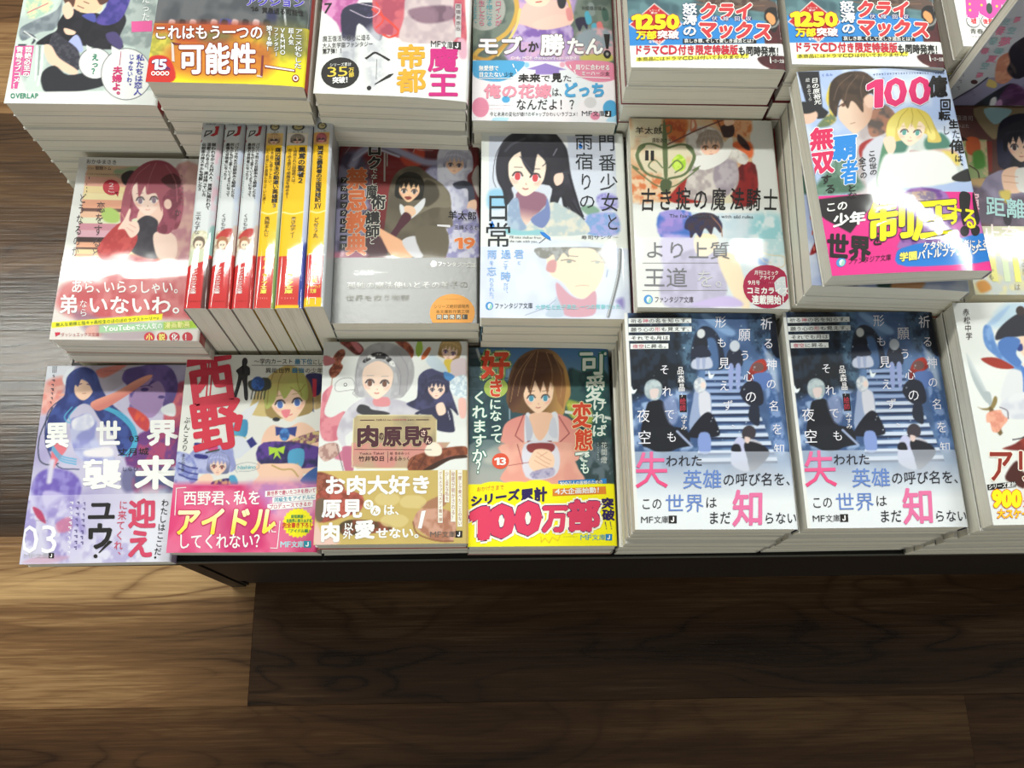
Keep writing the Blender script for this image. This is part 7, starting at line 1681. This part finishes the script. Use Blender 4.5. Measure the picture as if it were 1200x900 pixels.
pile(art_indigo(), -.2755, .1662, .421, .45, 14.0, '', "thin violet paperback with an indigo-haired figure, overhanging the stand's left front corner", 0, spine='#b9a8cc', zp=profile(105.5, 14, 2.2, 1.0, 30))
WHO = {
 'B': 'cover with big slanted red characters', 'C': 'cover with silver-haired figure and meat', 'D': 'pink blazer and yellow band cover',
 'E': 'left night-stairway cover', 'F': 'right night-stairway cover', 'G': 'white cover with a held dagger',
 'H': 'cover with a red-haired figure', 'I': 'dark cover with a hooded figure', 'J': 'pale cover with black-haired portrait',
 'K': 'cover with olive sword emblem', 'N': 'brown cafe-scene cover',
 'O': 'white cover with speech balloons', 'P': 'cover with yellow and orange band', 'Q': 'white cover with a black disc', 'R': 'cover with round pink and blue dots',
 'S': 'left blue band reading 1250', 'T': 'right blue band reading 1250', 'U': 'white cover with large pink digits'}
pile(art_idol(), -.1699, .1714, .4283, -.4, 10.4, WHO['B'], 'paperback with big slanted red characters, a fair-haired figure and a pink band', 1, seed=2, spine='#d98aa4', spine_u='#d9d5d4')
pile(art_meat(), -.0628, .1725, .4525, -.05, 11.2, WHO['C'], 'paperback with a silver-haired figure, roast meat and a tan band', 3, seed=3, spine='#d9b49c', edges=['#c9685c', '#dedbd2', '#c26058'])
pile(art_pinkblazer(), .0430, .1714, .4421, -.2, 17.4, WHO['D'], 'paperback with a brown-haired figure in a pink blazer above a bright yellow band', 1, seed=4, spine='#3d5560', zp=profile(105.5, 17.4, 3.4, 1.0, 12), edges=['#c9a09a'])
q1 = [(731.4, 366), (908.8, 368.8), (939, 621), (743.8, 619.2)]
st = art_stairs(q1)
pile(st, .1506, .1710, .5091, -.39, 17.0, WHO['E'], 'glossy dark blue night-stairway paperback, left one of the two alike', 5, seed=5, spine='#2a3450', zp=profile(105.5, 17, 4.0, 1.2, 14), spine_u='#e0ddd6', jit=1.4)
pile(st, .2600, .1706, .5114, 0.0, 17.4, WHO['F'], 'glossy dark blue night-stairway paperback, right one of the two alike', 5, seed=6, spine='#2a3450', zp=profile(105.5, 17.4, 4.0, 1.2, 14), spine_u='#e0ddd6', jit=1.4)
pile(art_sword(), .3680, .1682, .5332, .41, 16.0, WHO['G'], 'white paperback with a blue-haired figure holding a dagger, at the right edge', 7, seed=7, spine='#d9dad6')

# ------------------------------------------------------------------ middle row
a_ = art_redhair(); a_.W = 105.5
pile(a_, -.2535, .3172, .4682, -.9, 15.0, WHO['H'], 'paperback with a red-haired figure in a red sleeve, left of the standing books', 3, seed=8, spine='#a83238', edges=['#dedbd2', '#dedbd2', '#d2b0a8'])
pile(art_hood(), -.0535, .3245, .4809, -.1, 14.8, WHO['I'], 'dark red paperback with a hooded figure over a grey-black band with orange disc', 4, seed=9, spine='#3a2a2e', band_mat=M_FOIL)
pile(art_rain(), .0530, .3193, .5016, -.77, 15.5, WHO['J'], 'pale paperback with a black-haired red-eyed portrait and thin vertical characters', 5, seed=10, spine='#d3dbe0', zp=profile(105.5, 15.5, 4, .8, 10), edges=['#dedbd2', '#8a5a58', '#dedbd2'], spine_u='#7fa0b4', shift=.0012)
pile(art_knight(), .1600, .3200, .5176, -.9, 15.8, WHO['K'], 'white paperback with an olive sword emblem and a crimson disc', 6, seed=11, spine='#d6d5d2', zp=profile(105.5, 15.8, 3, .5, 10), edges=['#dedbd2', '#dedbd2', '#a82a58'], spine_u='#8c2c54', shift=.0022)
mb = art_under()
top_book(mb, (.2695, .3195, .552), -2.1, 18.0, 'paperback with a red lettered edge, mostly hidden under the crooked magenta-banded book', spine='#d9d8d2', zp=profile(105.5, 18, 3, 3.0, 40))
stack_below(.2695, .3195, .534, BT, 8, -2.1, 'half-hidden cover below the magenta band', 12, edges=['#dedbd2', '#dedbd2', '#c2504c'], jit=1.2)
top_book(art_couple(), (.2690, .3215, .5735), 2.69, 17.0, 'crooked paperback with a dark-haired man, a fair-haired figure and a magenta band', spine='#c9b9c8', zp=profile(105.5, 17, 3.4, 3.5, 50, 0, .6), tilt=(1.35, 0))
pile(art_cafe(), .3860, .3238, .5300, -.2, 15.4, WHO['N'], 'dark brown cafe-scene paperback with a pale lower band, at the right edge', 7, seed=13, spine='#4a3430')

# ------------------------------------------------------------------ back row, cut by the top of the picture
pile(art_bubbles(), -.2796, .4710, .5302, -.46, 15.4, WHO['O'], 'white paperback with two speech balloons, at the left end of the back row', 7, seed=14, spine='#a82c34', zp=profile(105.5, 15.4, 3, .6, 20), edges=['#dedbd2'])
pile(art_possibility(), -.1702, .4667, .5600, -1.1, 15.5, WHO['P'], 'paperback with a yellow and orange band and white outlined characters, back row', 9, seed=15, spine='#a8342c', zp=profile(105.5, 15.5, 3, 2.2, 45), edges=['#dedbd2'])
pile(art_empire(), -.0590, .4654, .5492, -2.0, 14.2, WHO['Q'], 'white paperback with orange and magenta characters and a black disc reading 35', 9, seed=16, spine='#dcdad8', zp=profile(105.5, 14.2, 4, 4.0, 60), edges=['#dedbd2'], jit=1.6)
pile(art_only(), .0480, .4668, .5172, -.76, 15.7, WHO['R'], 'paperback with a pink and blue band with round dots and a purple arrow', 6, seed=17, spine='#5a8a88', zp=profile(105.5, 15.7, 3, .8, 20))
cl = art_climax()
pile(cl, .1545, .4700, .5750, -.34, 21.0, WHO['S'], 'paperback with blue band and yellow number 1250, left one of the two alike', 7, seed=18, spine='#521f24', zp=profile(105.5, 21, 3, 1.0, 30), edges=['#7c3034', '#dedbd2', '#7c3034'], spine_u='#6a3034')
pile(cl, .2636, .4712, .5770, -.86, 21.0, WHO['T'], 'paperback with blue band and yellow number 1250, right one of the two alike', 7, seed=19, spine='#521f24', zp=profile(105.5, 21, 3, 1.0, 30), edges=['#7c3034', '#dedbd2', '#7c3034'], spine_u='#6a3034')
pile(art_ten(), .3800, .4855, .5800, .3, 15.0, WHO['U'], 'white paperback with large pink digits, behind the upright book at the right', 10, seed=20, spine='#d9d8d6', edges=['#c9cf5a', '#dedbd2', '#dedbd2'])
up = top_book(art_upright(), (0, 0, 0), 0, 9.0, 'paperback standing upright at the right edge, lavender cloak and faded pink and teal characters', spine='#a9acb6')
up.rotation_euler = (math.radians(89.0), 0, 0)
up.location = (.3845, .4085, .5305 + .0748)

# ------------------------------------------------------------------ six books standing on their fore edges, spines up
def standing(kind, x0, x1, y, label):
    TW = (x1 - x0) * 1000
    a = spine_art(kind, TW)
    Hh = 104.5
    r = 3.2
    z = profile(TW, Hh, r, 0, 1, r, sag=.3)
    root = empty('paperback_book', ((x0 + x1) / 2, y, BT))
    tag(root, label, CAT, group='books standing spine up')
    sides = [('#c9c6c4', '#8a5a50'), ('#c9c6c4', '#a83a34'), ('#c9c6c4', '#a83a34'), ('#d9b52a', '#9aa87c'), ('#e0b82a', '#3a468c'), ('#e0b82a', '#b4b8bc')][kind]
    link('page_block', pages_mesh(TW, 149.0, Hh, z, wrap='both', lift=.45), root, M_PAGE_UP)
    link('cover', cover_mesh(TW, 149.0, Hh, z, a, wrap='both', spine=list(sides), name='cover'), root, M_PRINT)
    lm = letter_mesh(a, z, lambda v: True, 0, 'spine_lettering')
    if lm: link('spine_lettering', lm, root, M_LETTER)['kind'] = 'stuff'
    return root
# leaf edges of a book on its side run the other way
M_PAGE_UP = M_PAGE.copy(); M_PAGE_UP.name = 'paper_leaf_edges_upright'
k = 0
for n in M_PAGE_UP.node_tree.nodes:
    if n.type == 'MAPPING':
        s = n.inputs['Scale'].default_value; n.inputs['Scale'].default_value = (s[2], s[1], s[0])
SP = [(-.2010, -.1850, 'white-spined standing book with a red slanted logo, leftmost of the six'),
      (-.1846, -.1694, 'white-spined standing book with red slanted logo, second from the left'),
      (-.1690, -.1549, 'white-spined standing book with a red slanted logo, touching the first yellow spine'),
      (-.1545, -.1403, 'narrow yellow-spined standing book, leftmost of the three yellow ones'),
      (-.1399, -.1209, 'wide yellow-spined standing book with a dark blue side, middle of the yellow three'),
      (-.1205, -.1066, 'yellow-spined standing book with a white-framed red label, rightmost of six')]
for i, (x0, x1, lb) in enumerate(SP): standing(i, x0, x1, .3235 if i < 5 else .3245, lb)

for me in bpy.data.meshes:
    me.validate()

#print('TRIS', sum(sum(len(p.vertices) - 2 for p in m.polygons) for m in bpy.data.meshes))
